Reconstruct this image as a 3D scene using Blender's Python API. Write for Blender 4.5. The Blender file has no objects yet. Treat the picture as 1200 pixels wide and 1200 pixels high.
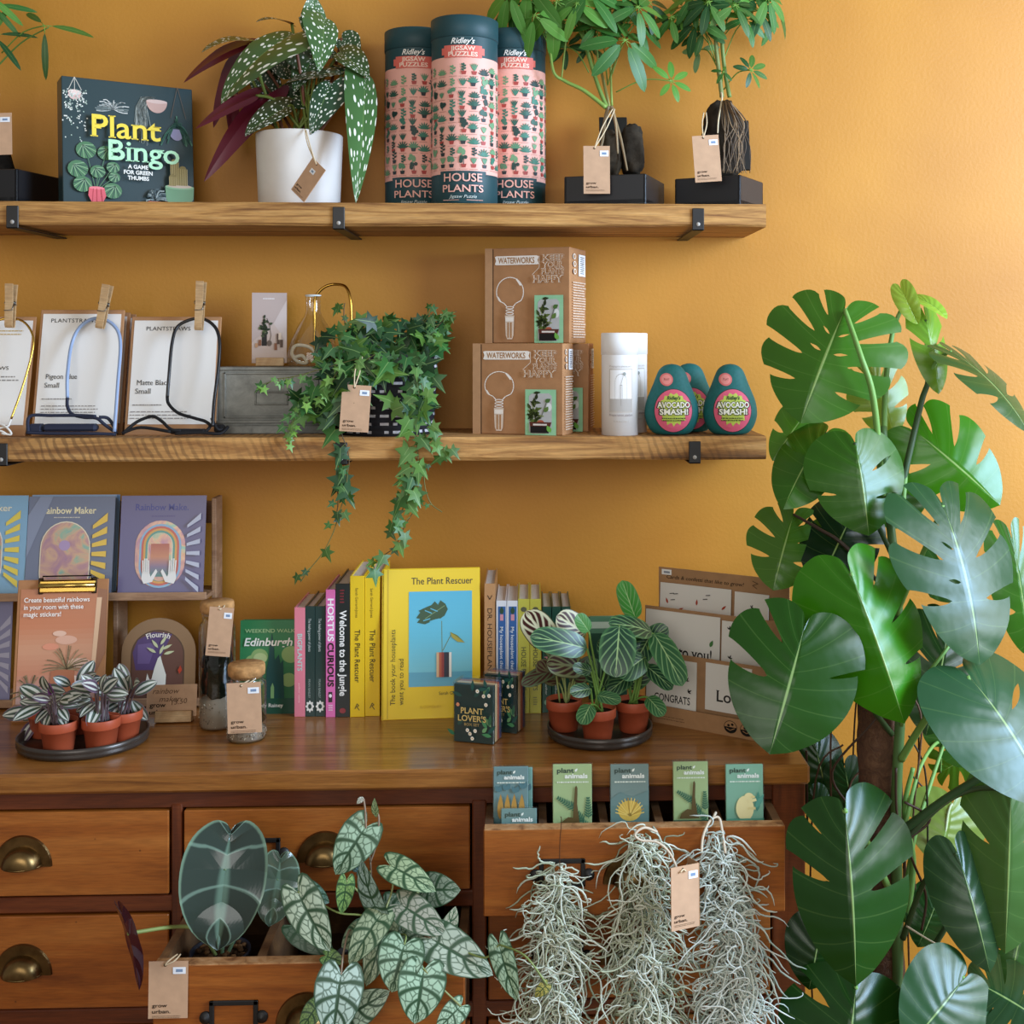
import bpy, math, random
from math import sin, cos, pi, radians, sqrt, atan2
from mathutils import Vector as V, Matrix, noise as NZ
random.seed(7)
SC = bpy.context.scene
COL = SC.collection
# ---- camera model: wall plane y=0, camera at y=-D0 looking a little to the right
D0, F, CX, CY, TH, ZC = 2.3, 1450.0, 673.0, 400.0, radians(2.1), 1.537
Z_TOP, Z_MID, Z_DR = 1.770, 1.376, 0.900     # the three surfaces things stand on
YF = -0.215                                   # shelf front
YD = -0.44                                    # dresser front

def P(px, py, y):
    a = (px - CX) / F; b = -(py - CY) / F
    dx = sin(TH) + a * cos(TH); dy = cos(TH) - a * sin(TH)
    t = (y + D0) / dy
    return V((dx * t, y, ZC + b * t))
def pt(px, y, z):
    p = P(px, 400, y); return V((p.x, y, z))
def mpp(y): return (y + D0) / F               # metres per pixel at depth y

def lin(c):
    return c / 12.92 if c <= .04045 else ((c + .055) / 1.055) ** 2.4
def C(h):
    if not isinstance(h, str): return tuple(h)[:3]
    return tuple(lin(int(h[i:i + 2], 16) / 255) for i in (0, 2, 4))
def mixc(a, b, t): return tuple(x + (y - x) * t for x, y in zip(C(a), C(b)))

# ------------------------------------------------------------------ mesh builder
class B:
    def __init__(s):
        s.v = []; s.f = []; s.c = []; s.m = []; s.s = []; s.u = []
    def add(s, vs, fs, col='ffffff', mi=0, T=None, smooth=False, uv=None):
        o = len(s.v)
        if T is None: s.v += [V(p) for p in vs]
        elif callable(T): s.v += [V(T(p)) for p in vs]
        else: s.v += [T @ V(p) for p in vs]
        multi = isinstance(col, list)
        if not multi: col = C(col)
        for i, f in enumerate(fs):
            s.f.append([o + k for k in f]); s.c.append(C(col[i]) if multi else col); s.m.append(mi); s.s.append(smooth)
        s.u += list(uv) if uv else [(0, 0)] * len(vs)
    def box(s, lo, hi, col='ffffff', mi=0, T=None, bev=0.0):
        (x0, y0, z0), (x1, y1, z1) = lo, hi
        if bev <= 0:
            vs = [(x0, y0, z0), (x1, y0, z0), (x1, y1, z0), (x0, y1, z0), (x0, y0, z1), (x1, y0, z1), (x1, y1, z1), (x0, y1, z1)]
            fs = [(0, 3, 2, 1), (4, 5, 6, 7), (0, 1, 5, 4), (1, 2, 6, 5), (2, 3, 7, 6), (3, 0, 4, 7)]
            s.add(vs, fs, col, mi, T); return
        b = min(bev, (x1 - x0) / 2.01, (y1 - y0) / 2.01, (z1 - z0) / 2.01)
        vs = []; idx = {}
        for i in (0, 1):
            for j in (0, 1):
                for k in (0, 1):
                    c = (x1 if i else x0, y1 if j else y0, z1 if k else z0)
                    d = (-b if i else b, -b if j else b, -b if k else b)
                    for ax in range(3):
                        p = [c[q] + (0 if q == ax else d[q]) for q in range(3)]
                        idx[(i, j, k, ax)] = len(vs); vs.append(p)
        fs = []
        def q(*ks): fs.append([idx[k] for k in ks])
        for ax, (a, c) in ((0, (1, 2)), (1, (2, 0)), (2, (0, 1))):
            for sd in (0, 1):
                def key(u, w):
                    t = [0, 0, 0]; t[ax] = sd; t[a] = u; t[c] = w; return (*t, ax)
                r = [key(0, 0), key(1, 0), key(1, 1), key(0, 1)]
                if not sd: r.reverse()
                q(*r)
        for ax, (a, c) in ((0, (1, 2)), (1, (2, 0)), (2, (0, 1))):   # edges along ax
            for u in (0, 1):
                for w in (0, 1):
                    def key(e, face):
                        t = [0, 0, 0]; t[ax] = e; t[a] = u; t[c] = w; return (*t, face)
                    r = [key(0, a), key(1, a), key(1, c), key(0, c)]
                    if (u + w) % 2: pass
                    else: r.reverse()
                    q(*r)
        for i in (0, 1):
            for j in (0, 1):
                for k in (0, 1):
                    r = [(i, j, k, 0), (i, j, k, 1), (i, j, k, 2)]
                    if (i + j + k) % 2 == 0: r.reverse()
                    q(*r)
        s.add(vs, fs, col, mi, T)
    def tube(s, pts, r, n=6, col='ffffff', mi=0, T=None, cap=True, closed=False):
        pts = [V(p) for p in pts]; m = len(pts)
        if m < 2: return
        rs = r if isinstance(r, (list, tuple)) else [r] * m
        vs = []; fs = []; prev = None; uv = []
        for i, p in enumerate(pts):
            t = (pts[(i + 1) % m] - pts[i - 1]) if closed else (pts[min(i + 1, m - 1)] - pts[max(i - 1, 0)])
            if t.length < 1e-9: t = V((0, 0, 1))
            t.normalize()
            if prev is None:
                a = V((0, 0, 1)) if abs(t.z) < .9 else V((1, 0, 0))
                prev = (a - t * a.dot(t)).normalized()
            else:
                q = prev - t * prev.dot(t)
                prev = q.normalized() if q.length > 1e-6 else prev
            bb = t.cross(prev)
            for k in range(n):
                an = 2 * pi * k / n
                vs.append(p + (prev * cos(an) + bb * sin(an)) * rs[i]); uv.append((k / n, i / m))
        rng = m if closed else m - 1
        for i in range(rng):
            j = (i + 1) % m
            for k in range(n):
                l = (k + 1) % n
                fs.append((i * n + k, i * n + l, j * n + l, j * n + k))
        if cap and not closed:
            fs.append(tuple(range(n - 1, -1, -1))); fs.append(tuple((m - 1) * n + k for k in range(n)))
        s.add(vs, fs, col, mi, T, True, uv)
    def lathe(s, prof, n=32, col='ffffff', mi=0, T=None, smooth=True, sx=1, sy=1):
        vs = []; fs = []; cl = []; multi = isinstance(col, list)
        for i, (r, z) in enumerate(prof):
            for k in range(n):
                a = 2 * pi * k / n
                vs.append((r * cos(a) * sx, r * sin(a) * sy, z))
        for i in range(len(prof) - 1):
            for k in range(n):
                l = (k + 1) % n
                fs.append((i * n + k, i * n + l, (i + 1) * n + l, (i + 1) * n + k)); cl.append(col[i] if multi else col)
        s.add(vs, fs, cl if multi else col, mi, T, smooth)
    def build(s, name, mats, parent=None, loc=None, mat=None):
        me = bpy.data.meshes.new(name)
        me.from_pydata([tuple(p) for p in s.v], [], s.f)
        if not isinstance(mats, (list, tuple)): mats = [mats]
        for m in mats: me.materials.append(m)
        me.polygons.foreach_set('material_index', s.m)
        me.polygons.foreach_set('use_smooth', s.s)
        ca = me.color_attributes.new('Col', 'FLOAT_COLOR', 'CORNER')
        buf = []; ub = []
        for f, c in zip(s.f, s.c):
            buf += [c[0], c[1], c[2], 1.0] * len(f)
            for k in f: ub += list(s.u[k])
        ca.data.foreach_set('color', buf)
        ul = me.uv_layers.new(name='UVMap'); ul.data.foreach_set('uv', ub)
        me.update()
        o = bpy.data.objects.new(name, me); COL.objects.link(o)
        if parent: o.parent = parent
        if loc is not None: o.location = loc
        if mat is not None: o.matrix_world = mat
        return o

def tag(o, label, cat, group=None, kind=None):
    if label: o['label'] = label
    if cat: o['category'] = cat
    if group: o['group'] = group
    if kind: o['kind'] = kind
    return o
def thing(name, label, cat, loc=(0, 0, 0), rz=0, group=None, mat=None):
    o = bpy.data.objects.new(name, None); COL.objects.link(o); o.empty_display_size = .02
    if mat is not None: o.matrix_world = mat
    else:
        o.location = loc; o.rotation_euler = (0, 0, rz)
    return tag(o, label, cat, group)
def kids(o): return [c for c in bpy.data.objects if c.parent == o]
def dup(root, label=None, mat=None, loc=None, rot=None, scale=None):
    r = root.copy(); COL.objects.link(r)
    if mat is not None: r.matrix_world = mat
    if loc is not None: r.location = loc
    if rot is not None: r.rotation_euler = rot
    if scale is not None: r.scale = scale
    if label: r['label'] = label
    for c in kids(root):
        d = c.copy(); COL.objects.link(d); d.parent = r
        for g in kids(c):
            e = g.copy(); COL.objects.link(e); e.parent = d
    return r

# ------------------------------------------------------------------ text
_G = {}
def glyphs(txt, bold=0.0, space=1.0, shear=0.0, serif=False):
    key = (txt, bold, space, shear, serif)
    if key in _G: return _G[key]
    cu = bpy.data.curves.new('t', 'FONT'); cu.body = txt; cu.size = 1; cu.offset = bold
    cu.space_character = space; cu.shear = shear; cu.resolution_u = 3; cu.fill_mode = 'FRONT'
    ob = bpy.data.objects.new('t', cu)
    me = ob.to_mesh()
    vs = [(v.co.x, v.co.y) for v in me.vertices]; fs = [list(p.vertices) for p in me.polygons]
    if serif:
        cnt = {}
        for p in me.polygons:
            k = list(p.vertices)
            for a, b in zip(k, k[1:] + k[:1]):
                e = (min(a, b), max(a, b)); cnt[e] = cnt.get(e, 0) + 1
        ys = [v[1] for v in vs] or [0]
        for (a, b), n in cnt.items():
            if n != 1: continue
            (xa, ya), (xb, yb) = vs[a], vs[b]
            L = abs(xa - xb)
            if abs(ya - yb) < .003 and .03 < L < .2:
                x0, x1 = min(xa, xb) - .045, max(xa, xb) + .045
                th = .035
                y0, y1 = (ya, ya + th) if ya < .25 else (ya - th, ya)
                o = len(vs); vs += [(x0, y0), (x1, y0), (x1, y1), (x0, y1)]; fs.append([o, o + 1, o + 2, o + 3])
    ob.to_mesh_clear(); bpy.data.objects.remove(ob); bpy.data.curves.remove(cu)
    xs = [v[0] for v in vs] or [0]
    x0 = min(xs); w = max(xs) - x0
    vs = [(x - x0, y) for x, y in vs]
    _G[key] = (vs, fs, w)
    return _G[key]
CAP = .69

# ------------------------------------------------------------------ printed sheet: draw on a flat (or bent) face in the sheet's own units
class K:
    """box (x0,y0,x1,y1) are the drawing units of the face (y down); mapped on w x h metres, lower left at (0,0)."""
    def __init__(s, b, w, h, box=(0, 0, 100, 100), z=0.0, T=None, mi=0, step=.00022):
        s.b = b; s.w = w; s.h = h; s.x0, s.y0, s.x1, s.y1 = box; s.z = z; s.T = T; s.mi = mi; s.step = step
    def q(s, x, y):
        return ((x - s.x0) / (s.x1 - s.x0) * s.w, (s.y1 - y) / (s.y1 - s.y0) * s.h)
    def lift(s): s.z += s.step
    def poly(s, pts, col, lift=True):
        if lift: s.lift()
        p2 = [s.q(*p) for p in pts]
        ar = sum(a[0] * b[1] - b[0] * a[1] for a, b in zip(p2, p2[1:] + p2[:1]))
        if ar < 0: p2.reverse()
        s.b.add([(x, y, s.z) for x, y in p2], [list(range(len(p2)))], col, s.mi, s.T)
    def rect(s, x0, y0, x1, y1, col, lift=True, nx=1):
        if nx == 1: s.poly([(x0, y0), (x1, y0), (x1, y1), (x0, y1)], col, lift)
        else:
            if lift: s.lift()
            for i in range(nx):
                a = x0 + (x1 - x0) * i / nx; c = x0 + (x1 - x0) * (i + 1) / nx
                s.poly([(a, y0), (c, y0), (c, y1), (a, y1)], col, False)
    def ell(s, cx, cy, rx, ry, col, n=20, lift=True, a0=0, a1=2 * pi):
        s.poly([(cx + rx * cos(a0 + (a1 - a0) * i / n), cy + ry * sin(a0 + (a1 - a0) * i / n)) for i in range(n if a1 - a0 > 6.2 else n + 1)], col, lift)
    def line(s, pts, wd, col, lift=True, close=False):
        if lift: s.lift()
        if close: pts = list(pts) + [pts[0]]
        for (xa, ya), (xb, yb) in zip(pts, pts[1:]):
            d = sqrt((xb - xa) ** 2 + (yb - ya) ** 2) or 1
            nx, ny = -(yb - ya) / d * wd / 2, (xb - xa) / d * wd / 2
            ex, ey = (xb - xa) / d * wd / 3, (yb - ya) / d * wd / 3
            s.poly([(xa + nx - ex, ya + ny - ey), (xb + nx + ex, yb + ny + ey), (xb - nx + ex, yb - ny + ey), (xa - nx - ex, ya - ny - ey)], col, False)
    def leaf(s, x, y, L, W, ang, col, lift=True):
        pts = []
        for i in range(7):
            t = i / 6; pts.append((t, sin(pi * t ** .8) * .5))
        pts += [(t, -q) for t, q in pts[-2:0:-1]]
        ca, sa = cos(ang), sin(ang)
        s.poly([(x + ca * t * L - sa * q * W, y - sa * t * L - ca * q * W) for t, q in pts], col, lift)
    def text(s, t, x, y, h, col, w=None, align='l', bold=0.0, space=1.0, shear=0.0, serif=False, rot=0, lift=True, arc=None):
        """y = baseline, h = cap height, w = wanted width (all in drawing units)"""
        if lift: s.lift()
        vs, fs, gw = glyphs(t, bold, space, shear, serif)
        if gw <= 0: return
        sy = h / CAP; sx = sy if w is None else w / gw
        W = gw * sx; off = {'l': 0, 'c': -W / 2, 'r': -W}[align]
        ca, sa = cos(radians(rot)), sin(radians(rot))
        out = []
        for vx, vy in vs:
            lx, ly = vx * sx + off, -vy * sy
            if arc:
                an = lx / arc; r = arc - ly
                lx, ly = r * sin(an), -(r * cos(an) - arc)
            X = x + lx * ca - ly * sa; Y = y + lx * sa + ly * ca
            out.append((*s.q(X, Y), s.z))
        s.b.add(out, fs, col, s.mi, s.T)
    def fine(s, x, y, w, lines, gap, col, hh=.45, rag=.25):
        """small print too fine to read in the photo: broken word-dashes"""
        s.lift()
        for i in range(lines):
            xx = x; end = x + w * (1 - random.random() * rag)
            while xx < end:
                l = random.uniform(.02, .09) * w
                s.rect(xx, y + i * gap - gap * hh / 2, min(xx + l, end), y + i * gap + gap * hh / 2, col, False)
                xx += l + .018 * w

TF = Matrix(((1, 0, 0, 0), (0, 0, -1, 0), (0, 1, 0, 0), (0, 0, 0, 1)))    # sheet (x right, y up, z out) -> face looking to -Y

def Fr(bl, br, tl):
    x = br - bl; w = x.length; x = x / w
    y = tl - bl; y = y - x * y.dot(x); h = y.length; y = y / h
    z = x.cross(y)
    m = Matrix((x, y, z)).transposed().to_4x4(); m.translation = bl
    return m, w, h
def stand(lx, rx, yl, yr, z0, tx, ty, lean=0.03):
    """frame of a board standing on height z0: foot from pixel column lx to rx, top left corner at pixel (tx,ty), leaning back by lean metres"""
    bl, br = pt(lx, yl, z0), pt(rx, yr, z0)
    return Fr(bl, br, P(tx, ty, yl + lean))

# ------------------------------------------------------------------ materials
_M = {}
class N:
    def __init__(s, name):
        s.m = bpy.data.materials.new(name); s.m.use_nodes = True
        s.t = s.m.node_tree; s.n = s.t.nodes; s.l = s.t.links; s.n.clear()
        s.out = s.n.new('ShaderNodeOutputMaterial'); s.p = s.n.new('ShaderNodeBsdfPrincipled')
        s.l.new(s.p.outputs[0], s.out.inputs[0])
    def new(s, ty, **kw):
        n = s.n.new('ShaderNode' + ty)
        for k, v in kw.items(): setattr(n, k, v)
        return n
    def link(s, a, b): s.l.new(a, b)
    def val(s, sock, v):
        if isinstance(v, bpy.types.NodeSocket): s.l.new(v, sock)
        else: sock.default_value = v
    def math(s, op, a, b=0, c=0):
        n = s.new('Math', operation=op); s.val(n.inputs[0], a); s.val(n.inputs[1], b)
        if op in ('MULTIPLY_ADD', 'SMOOTH_MIN', 'WRAP'): s.val(n.inputs[2], c)
        return n.outputs[0]
    def mix(s, f, a, b, blend='MIX'):
        n = s.new('Mix', data_type='RGBA', blend_type=blend); s.val(n.inputs[0], f)
        s.val(n.inputs[6], a if isinstance(a, bpy.types.NodeSocket) else (*C(a), 1)); s.val(n.inputs[7], b if isinstance(b, bpy.types.NodeSocket) else (*C(b), 1))
        return n.outputs[2]
    def attr(s): return s.new('Attribute', attribute_name='Col').outputs[0]
    def noise(s, sc, vec=None, det=3, dist=0, rough=.5):
        n = s.new('TexNoise'); n.inputs['Scale'].default_value = sc; n.inputs['Detail'].default_value = det
        n.inputs['Distortion'].default_value = dist; n.inputs['Roughness'].default_value = rough
        if vec is not None: s.link(vec, n.inputs['Vector'])
        return n.outputs[0]
    def coord(s, scale=(1, 1, 1), rot=(0, 0, 0), kind='Object'):
        tc = s.new('TexCoord'); mp = s.new('Mapping'); s.link(tc.outputs[kind], mp.inputs[0])
        mp.inputs['Scale'].default_value = scale; mp.inputs['Rotation'].default_value = rot
        return mp.outputs[0]
    def ramp(s, f, stops):
        n = s.new('ValToRGB'); s.link(f, n.inputs[0]); e = n.color_ramp.elements
        while len(e) < len(stops): e.new(.5)
        for el, (p, c) in zip(e, stops): el.position = p; el.color = (*C(c), 1)
        return n.outputs[0]
    def step(s, x, a, b):
        n = s.new('MapRange', interpolation_type='SMOOTHSTEP'); s.val(n.inputs[0], x)
        n.inputs[1].default_value = a; n.inputs[2].default_value = b
        return n.outputs[0]
    def bump(s, h, st=.2, d=.002):
        n = s.new('Bump'); n.inputs['Strength'].default_value = st; n.inputs['Distance'].default_value = d
        s.link(h, n.inputs['Height']); s.link(n.outputs[0], s.p.inputs['Normal'])
    def setp(s, **kw):
        for k, v in kw.items(): s.val(s.p.inputs[k], v)
    def uv(s):
        tc = s.new('TexCoord'); sp = s.new('SeparateXYZ'); s.link(tc.outputs['UV'], sp.inputs[0])
        return tc.outputs['UV'], sp.outputs[0], sp.outputs[1]

def paint(name='print', rough=.55, spec=.4, metal=0.0, coat=0.0, nz=0.0, nscale=30, bump=0.0, transl=0.0):
    key = ('paint', name)
    if key in _M: return _M[key]
    n = N(name); c = n.attr()
    if nz:
        t = n.noise(nscale, n.coord(), 4); c = n.mix(1.0, c, n.ramp(t, [(.3, (1 - nz,) * 3), (.7, (1 + nz * .6,) * 3)]), 'MULTIPLY')
        if bump: n.bump(t, bump, .003)
    n.link(c, n.p.inputs['Base Color'])
    n.setp(**{'Roughness': rough, 'Metallic': metal, 'Specular IOR Level': spec, 'Coat Weight': coat})
    if transl:
        tr = n.new('BsdfTranslucent'); n.link(c, tr.inputs[0]); mx = n.new('MixShader'); mx.inputs[0].default_value = transl
        n.link(n.p.outputs[0], mx.inputs[1]); n.link(tr.outputs[0], mx.inputs[2]); n.link(mx.outputs[0], n.out.inputs[0])
    _M[key] = n.m; return n.m
PRINT = paint('printed_card', .6, .3)
GLOSS = paint('glossy_card', .3, .5)
KRAFT = paint('kraft_card', .8, .2, nz=.08, nscale=60)
SATIN = paint('satin_paint', .4, .5)
TERRA = paint('terracotta_plastic', .45, .4, nz=.08, nscale=20)
METAL = paint('brushed_metal', .35, .5, metal=1.0)
SOIL = paint('potting_soil', .95, .1, nz=.5, nscale=120, bump=1.0)
STEM = paint('plant_stem', .5, .4, transl=0)
STRING = paint('jute_string', .9, .1)
FLAT = paint('matte_paint', .8, .2)

def wood(name, stops, scale=(1.2, 14, 14), rough=.5, coat=0.0, nsc=3.0, bump=.15, dist=.8, saw=False, spots=0.0, tint=False):
    if name in _M: return _M[name]
    n = N(name); co = n.coord(scale)
    a = n.noise(nsc, co, 7, dist, .6)
    c = n.ramp(a, stops)
    fine = n.noise(60, n.coord((.6, 8, 8)), 3)
    c = n.mix(.35, c, n.ramp(fine, [(.35, (.35,) * 3), (.65, (1,) * 3)]), 'MULTIPLY')
    big = n.noise(1.5, n.coord((1, 1, 1)), 2)
    c = n.mix(.5, c, n.ramp(big, [(.3, (.6,) * 3), (.7, (1.15,) * 3)]), 'MULTIPLY')
    h = a
    if saw:
        w = n.new('TexWave', wave_type='BANDS', bands_direction='X'); w.inputs['Scale'].default_value = 28; w.inputs['Distortion'].default_value = 6
        w.inputs['Detail'].default_value = 3
        n.link(n.coord((1, 1, .55), (0, radians(40), 0)), w.inputs[0])
        msk = n.step(n.noise(2.2, n.coord((1, 1, 3)), 2), .42, .6)
        f = n.math('MULTIPLY', msk, n.step(w.outputs[0], .45, .9))
        c = n.mix(n.math('MULTIPLY', f, .55), c, '4a2f18')
    if spots:
        vo = n.new('TexVoronoi'); vo.inputs['Scale'].default_value = 26; n.link(n.coord((1, 1, 1)), vo.inputs[0])
        c = n.mix(n.math('MULTIPLY', n.math('SUBTRACT', 1, n.step(vo.outputs['Distance'], .02, .055)), spots), c, '2a1206')
    if tint: c = n.mix(1.0, c, n.attr(), 'MULTIPLY')
    n.link(c, n.p.inputs['Base Color']); n.setp(**{'Roughness': rough, 'Coat Weight': coat, 'Coat Roughness': .15})
    if bump: n.bump(h, bump, .002)
    _M[name] = n.m; return n.m
SHELFWOOD = wood('reclaimed_pine', [(.22, '4a2d12'), (.38, '9a6833'), (.55, 'cb9654'), (.8, 'e0b072')], (1.4, 16, 16), .75, 0, 3, .5, .9, True)
SHELFPLAIN = wood('reclaimed_pine_planed', [(.22, '4a2d12'), (.38, '93622f'), (.55, 'c6924f'), (.8, 'dcac6c')], (1.1, 20, 20), .75, 0, 3.4, .5, 1.3, False)
DRESSER = wood('orange_pine', [(.3, '763a10'), (.5, 'a2591d'), (.75, 'be7633')], (1.0, 10, 10), .38, .15, 2.2, .08, .5, False, .6)
DRESSDARK = wood('mahogany_stain', [(.3, '3e1a0c'), (.5, '6b3216'), (.75, '8a4822')], (1.0, 12, 12), .35, .2, 2.5, .08)
DRESSDARKV = wood('mahogany_stain_upright', [(.3, '3e1a0c'), (.5, '6b3216'), (.75, '8a4822')], (12, 12, 1.0), .35, .2, 2.5, .08)
TOPWOOD = wood('polished_top', [(.25, '5e3412'), (.42, '8f5722'), (.6, 'a86d30'), (.8, 'bd8444')], (1.6, 34, 34), .3, .3, 2.6, .05, .6)
LIGHTWOOD = wood('pale_beech', [(.3, 'b98d5a'), (.7, 'e0bd8c')], (8, 8, 2), .6, 0, 4, .05)
CORK = paint('cork', .9, .1, nz=.35, nscale=90, bump=.6)
GREYTIN = None

def glass(name='clear_glass', col=(1, 1, 1), rough=0.0, edge=.6):
    if name in _M: return _M[name]
    n = N(name)
    tr = n.new('BsdfTransparent'); tr.inputs[0].default_value = (*col, 1)
    gl = n.new('BsdfGlossy'); gl.inputs['Roughness'].default_value = .03
    lw = n.new('LayerWeight'); lw.inputs[0].default_value = .25
    mx = n.new('MixShader'); f = n.math('ADD', n.math('MULTIPLY', lw.outputs['Facing'], edge), .05)
    n.link(f, mx.inputs[0]); n.link(tr.outputs[0], mx.inputs[1]); n.link(gl.outputs[0], mx.inputs[2]); n.link(mx.outputs[0], n.out.inputs[0])
    _M[name] = n.m; return n.m
GLASS = glass('clear_glass', (.95, .96, .95))
PLASTIC = glass('clear_plastic', (.96, .97, .97), .05, .3)

def leafmat(name, kind, rough=.35, transl=.18, spec=.5, back=None):
    n = N(name); uvo, u, v = n.uv(); base = n.attr()
    U = n.math('ABSOLUTE', n.math('MULTIPLY_ADD', u, 2.0, -1.0))
    def veins(k, tilt, w):
        t = n.math('FRACT', n.math('SUBTRACT', n.math('MULTIPLY', v, k), n.math('MULTIPLY', U, tilt)))
        d = n.math('ABSOLUTE', n.math('SUBTRACT', t, .5))
        return n.step(d, .5 - w, .5 - w * .25)
    mid = n.math('SUBTRACT', 1, n.step(U, .012, .035))
    blot = n.noise(7, n.coord(kind='Object'), 3)
    c = n.mix(.35, base, n.ramp(blot, [(.3, (.6,) * 3), (.7, (1.25,) * 3)]), 'MULTIPLY')
    if kind == 'monstera':
        c = n.mix(1.0, c, (.82, .74, .38), 'MULTIPLY')
        c = n.mix(n.math('MULTIPLY', veins(9, 0.0, .035), .08), c, '9cc06a')
        c = n.mix(n.math('MULTIPLY', n.math('SUBTRACT', 1, n.step(U, .008, .026)), .6), c, 'a9c97c')
        ft = n.math('MULTIPLY', n.math('SINE', n.math('MULTIPLY', v, 56)), .16)
        n.bump(n.math('ADD', n.math('MULTIPLY', ft, .8), n.math('ADD', n.noise(14, n.coord(), 3), n.math('MULTIPLY', n.step(U, 0, .08), .5))), .30, .006)
    elif kind == 'plain':
        c = n.mix(n.math('MULTIPLY', mid, .5), c, 'a9c97c')
    elif kind == 'ivy':
        c = n.mix(n.math('MULTIPLY', mid, .4), c, 'a9c97c')
    elif kind == 'calathea':
        st = veins(6, 2.0, .17)
        edge = n.step(U, .75, .95)
        c = n.mix(n.math('MULTIPLY', st, .75), c, '7da46c')
        c = n.mix(n.math('MULTIPLY', edge, .5), c, '4d8049')
        c = n.mix(n.math('SUBTRACT', 1, n.step(U, .02, .06)), c, '9dbb7e')
    elif kind == 'peacock':
        bl = n.math('SUBTRACT', 1, n.math('MULTIPLY', veins(5, 2.0, .30), 1)); inn = n.math('SUBTRACT', 1, n.step(U, .55, .75))
        c = n.mix(n.math('MULTIPLY', n.math('MULTIPLY', bl, n.step(U, .06, .14)), n.math('SUBTRACT', 1, n.step(U, .72, .82))), c, '45201c')
        c = n.mix(n.step(U, .92, .97), c, '4a4a2c')
    elif kind == 'begonia':
        mp = n.new('Mapping'); mp.inputs['Scale'].default_value = (7, 13, 1); n.link(uvo, mp.inputs[0])
        vo = n.new('TexVoronoi', voronoi_dimensions='2D'); vo.inputs['Scale'].default_value = 1; vo.inputs['Randomness'].default_value = .8; n.link(mp.outputs[0], vo.inputs[0])
        rad = n.math('MULTIPLY_ADD', n.new('SeparateColor').outputs[0], 0, .2)
        sp = n.new('SeparateColor'); n.link(vo.outputs['Color'], sp.inputs[0])
        d = n.math('ADD', vo.outputs['Distance'], n.math('MULTIPLY', sp.outputs[0], .16))
        c = n.mix(n.math('MULTIPLY', mid, .6), c, '6f8f4f')
        c = n.mix(n.math('SUBTRACT', 1, n.step(d, .24, .30)), c, 'eef0e2')
    elif kind == 'silver':
        vor = n.new('TexVoronoi', feature='DISTANCE_TO_EDGE', voronoi_dimensions='2D'); mp = n.new('Mapping'); mp.inputs['Scale'].default_value = (6, 9, 1); n.link(uvo, mp.inputs[0]); n.link(mp.outputs[0], vor.inputs[0]); vor.inputs['Scale'].default_value = 1
        net = n.math('SUBTRACT', 1, n.step(vor.outputs[0], .03, .13))
        vn = n.math('MAXIMUM', veins(5, 1.2, .22), n.math('SUBTRACT', 1, n.step(U, .05, .11)))
        al = n.math('MAXIMUM', n.math('MULTIPLY', net, .75), vn)
        al = n.math('MAXIMUM', al, n.step(U, .88, .97))
        c = n.mix(n.math('MULTIPLY', al, .95), c, '1f4526')
    elif kind == 'alocasia':
        vv = veins(4, .9, .06)
        c = n.mix(n.math('MULTIPLY', n.math('SUBTRACT', 1, n.step(U, .06, .2)), .6), c, '6f8f7c')
        c = n.mix(n.math('MULTIPLY', vv, .5), c, '7f9c8a')
        c = n.mix(n.math('MULTIPLY', n.step(U, .92, .97), .6), c, '7c9a80')
        n.bump(n.math('ABSOLUTE', n.math('SUBTRACT', n.math('FRACT', n.math('SUBTRACT', n.math('MULTIPLY', v, 4), n.math('MULTIPLY', U, .9))), .5)), .8, .012)
    elif kind == 'tradescantia':
        st = n.math('MULTIPLY', n.step(U, .18, .26), n.math('SUBTRACT', 1, n.step(U, .55, .64)))
        c = n.mix(n.math('MULTIPLY', st, .85), c, 'd3d6cb')
        c = n.mix(n.math('MULTIPLY', n.step(U, .86, .95), .6), c, '8c6a86')
    n.setp(Roughness=rough)
    n.setp(**{'Specular IOR Level': spec})
    if back:
        ge = n.new('NewGeometry'); c = n.mix(ge.outputs['Backfacing'], c, back)
    n.link(c, n.p.inputs['Base Color'])
    if transl:
        tr = n.new('BsdfTranslucent'); n.link(n.mix(1.0, c, (1.6, 1.7, .7), 'MULTIPLY'), tr.inputs[0]); mx = n.new('MixShader'); mx.inputs[0].default_value = transl
        n.link(n.p.outputs[0], mx.inputs[1]); n.link(tr.outputs[0], mx.inputs[2]); n.link(mx.outputs[0], n.out.inputs[0])
    return n.m
L_MON = leafmat('monstera_leaf', 'monstera', .27, .2, .42)
L_PLAIN = leafmat('green_leaf', 'plain', .42, .15, .35)
L_IVY = leafmat('ivy_leaf', 'ivy', .45, .18)
L_CAL = leafmat('zebra_leaf', 'calathea', .35, .1)
L_PEA = leafmat('peacock_leaf', 'peacock', .45, .1)
L_BEG = leafmat('spotted_leaf', 'begonia', .3, .05, back='5a1424')
L_SIL = leafmat('silver_veined_leaf', 'silver', .42, .08, .35)
L_ALO = leafmat('alocasia_leaf', 'alocasia', .18, 0, back='3d1630')
L_TRA = leafmat('striped_leaf', 'tradescantia', .35, .05, back='5a2350')

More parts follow.
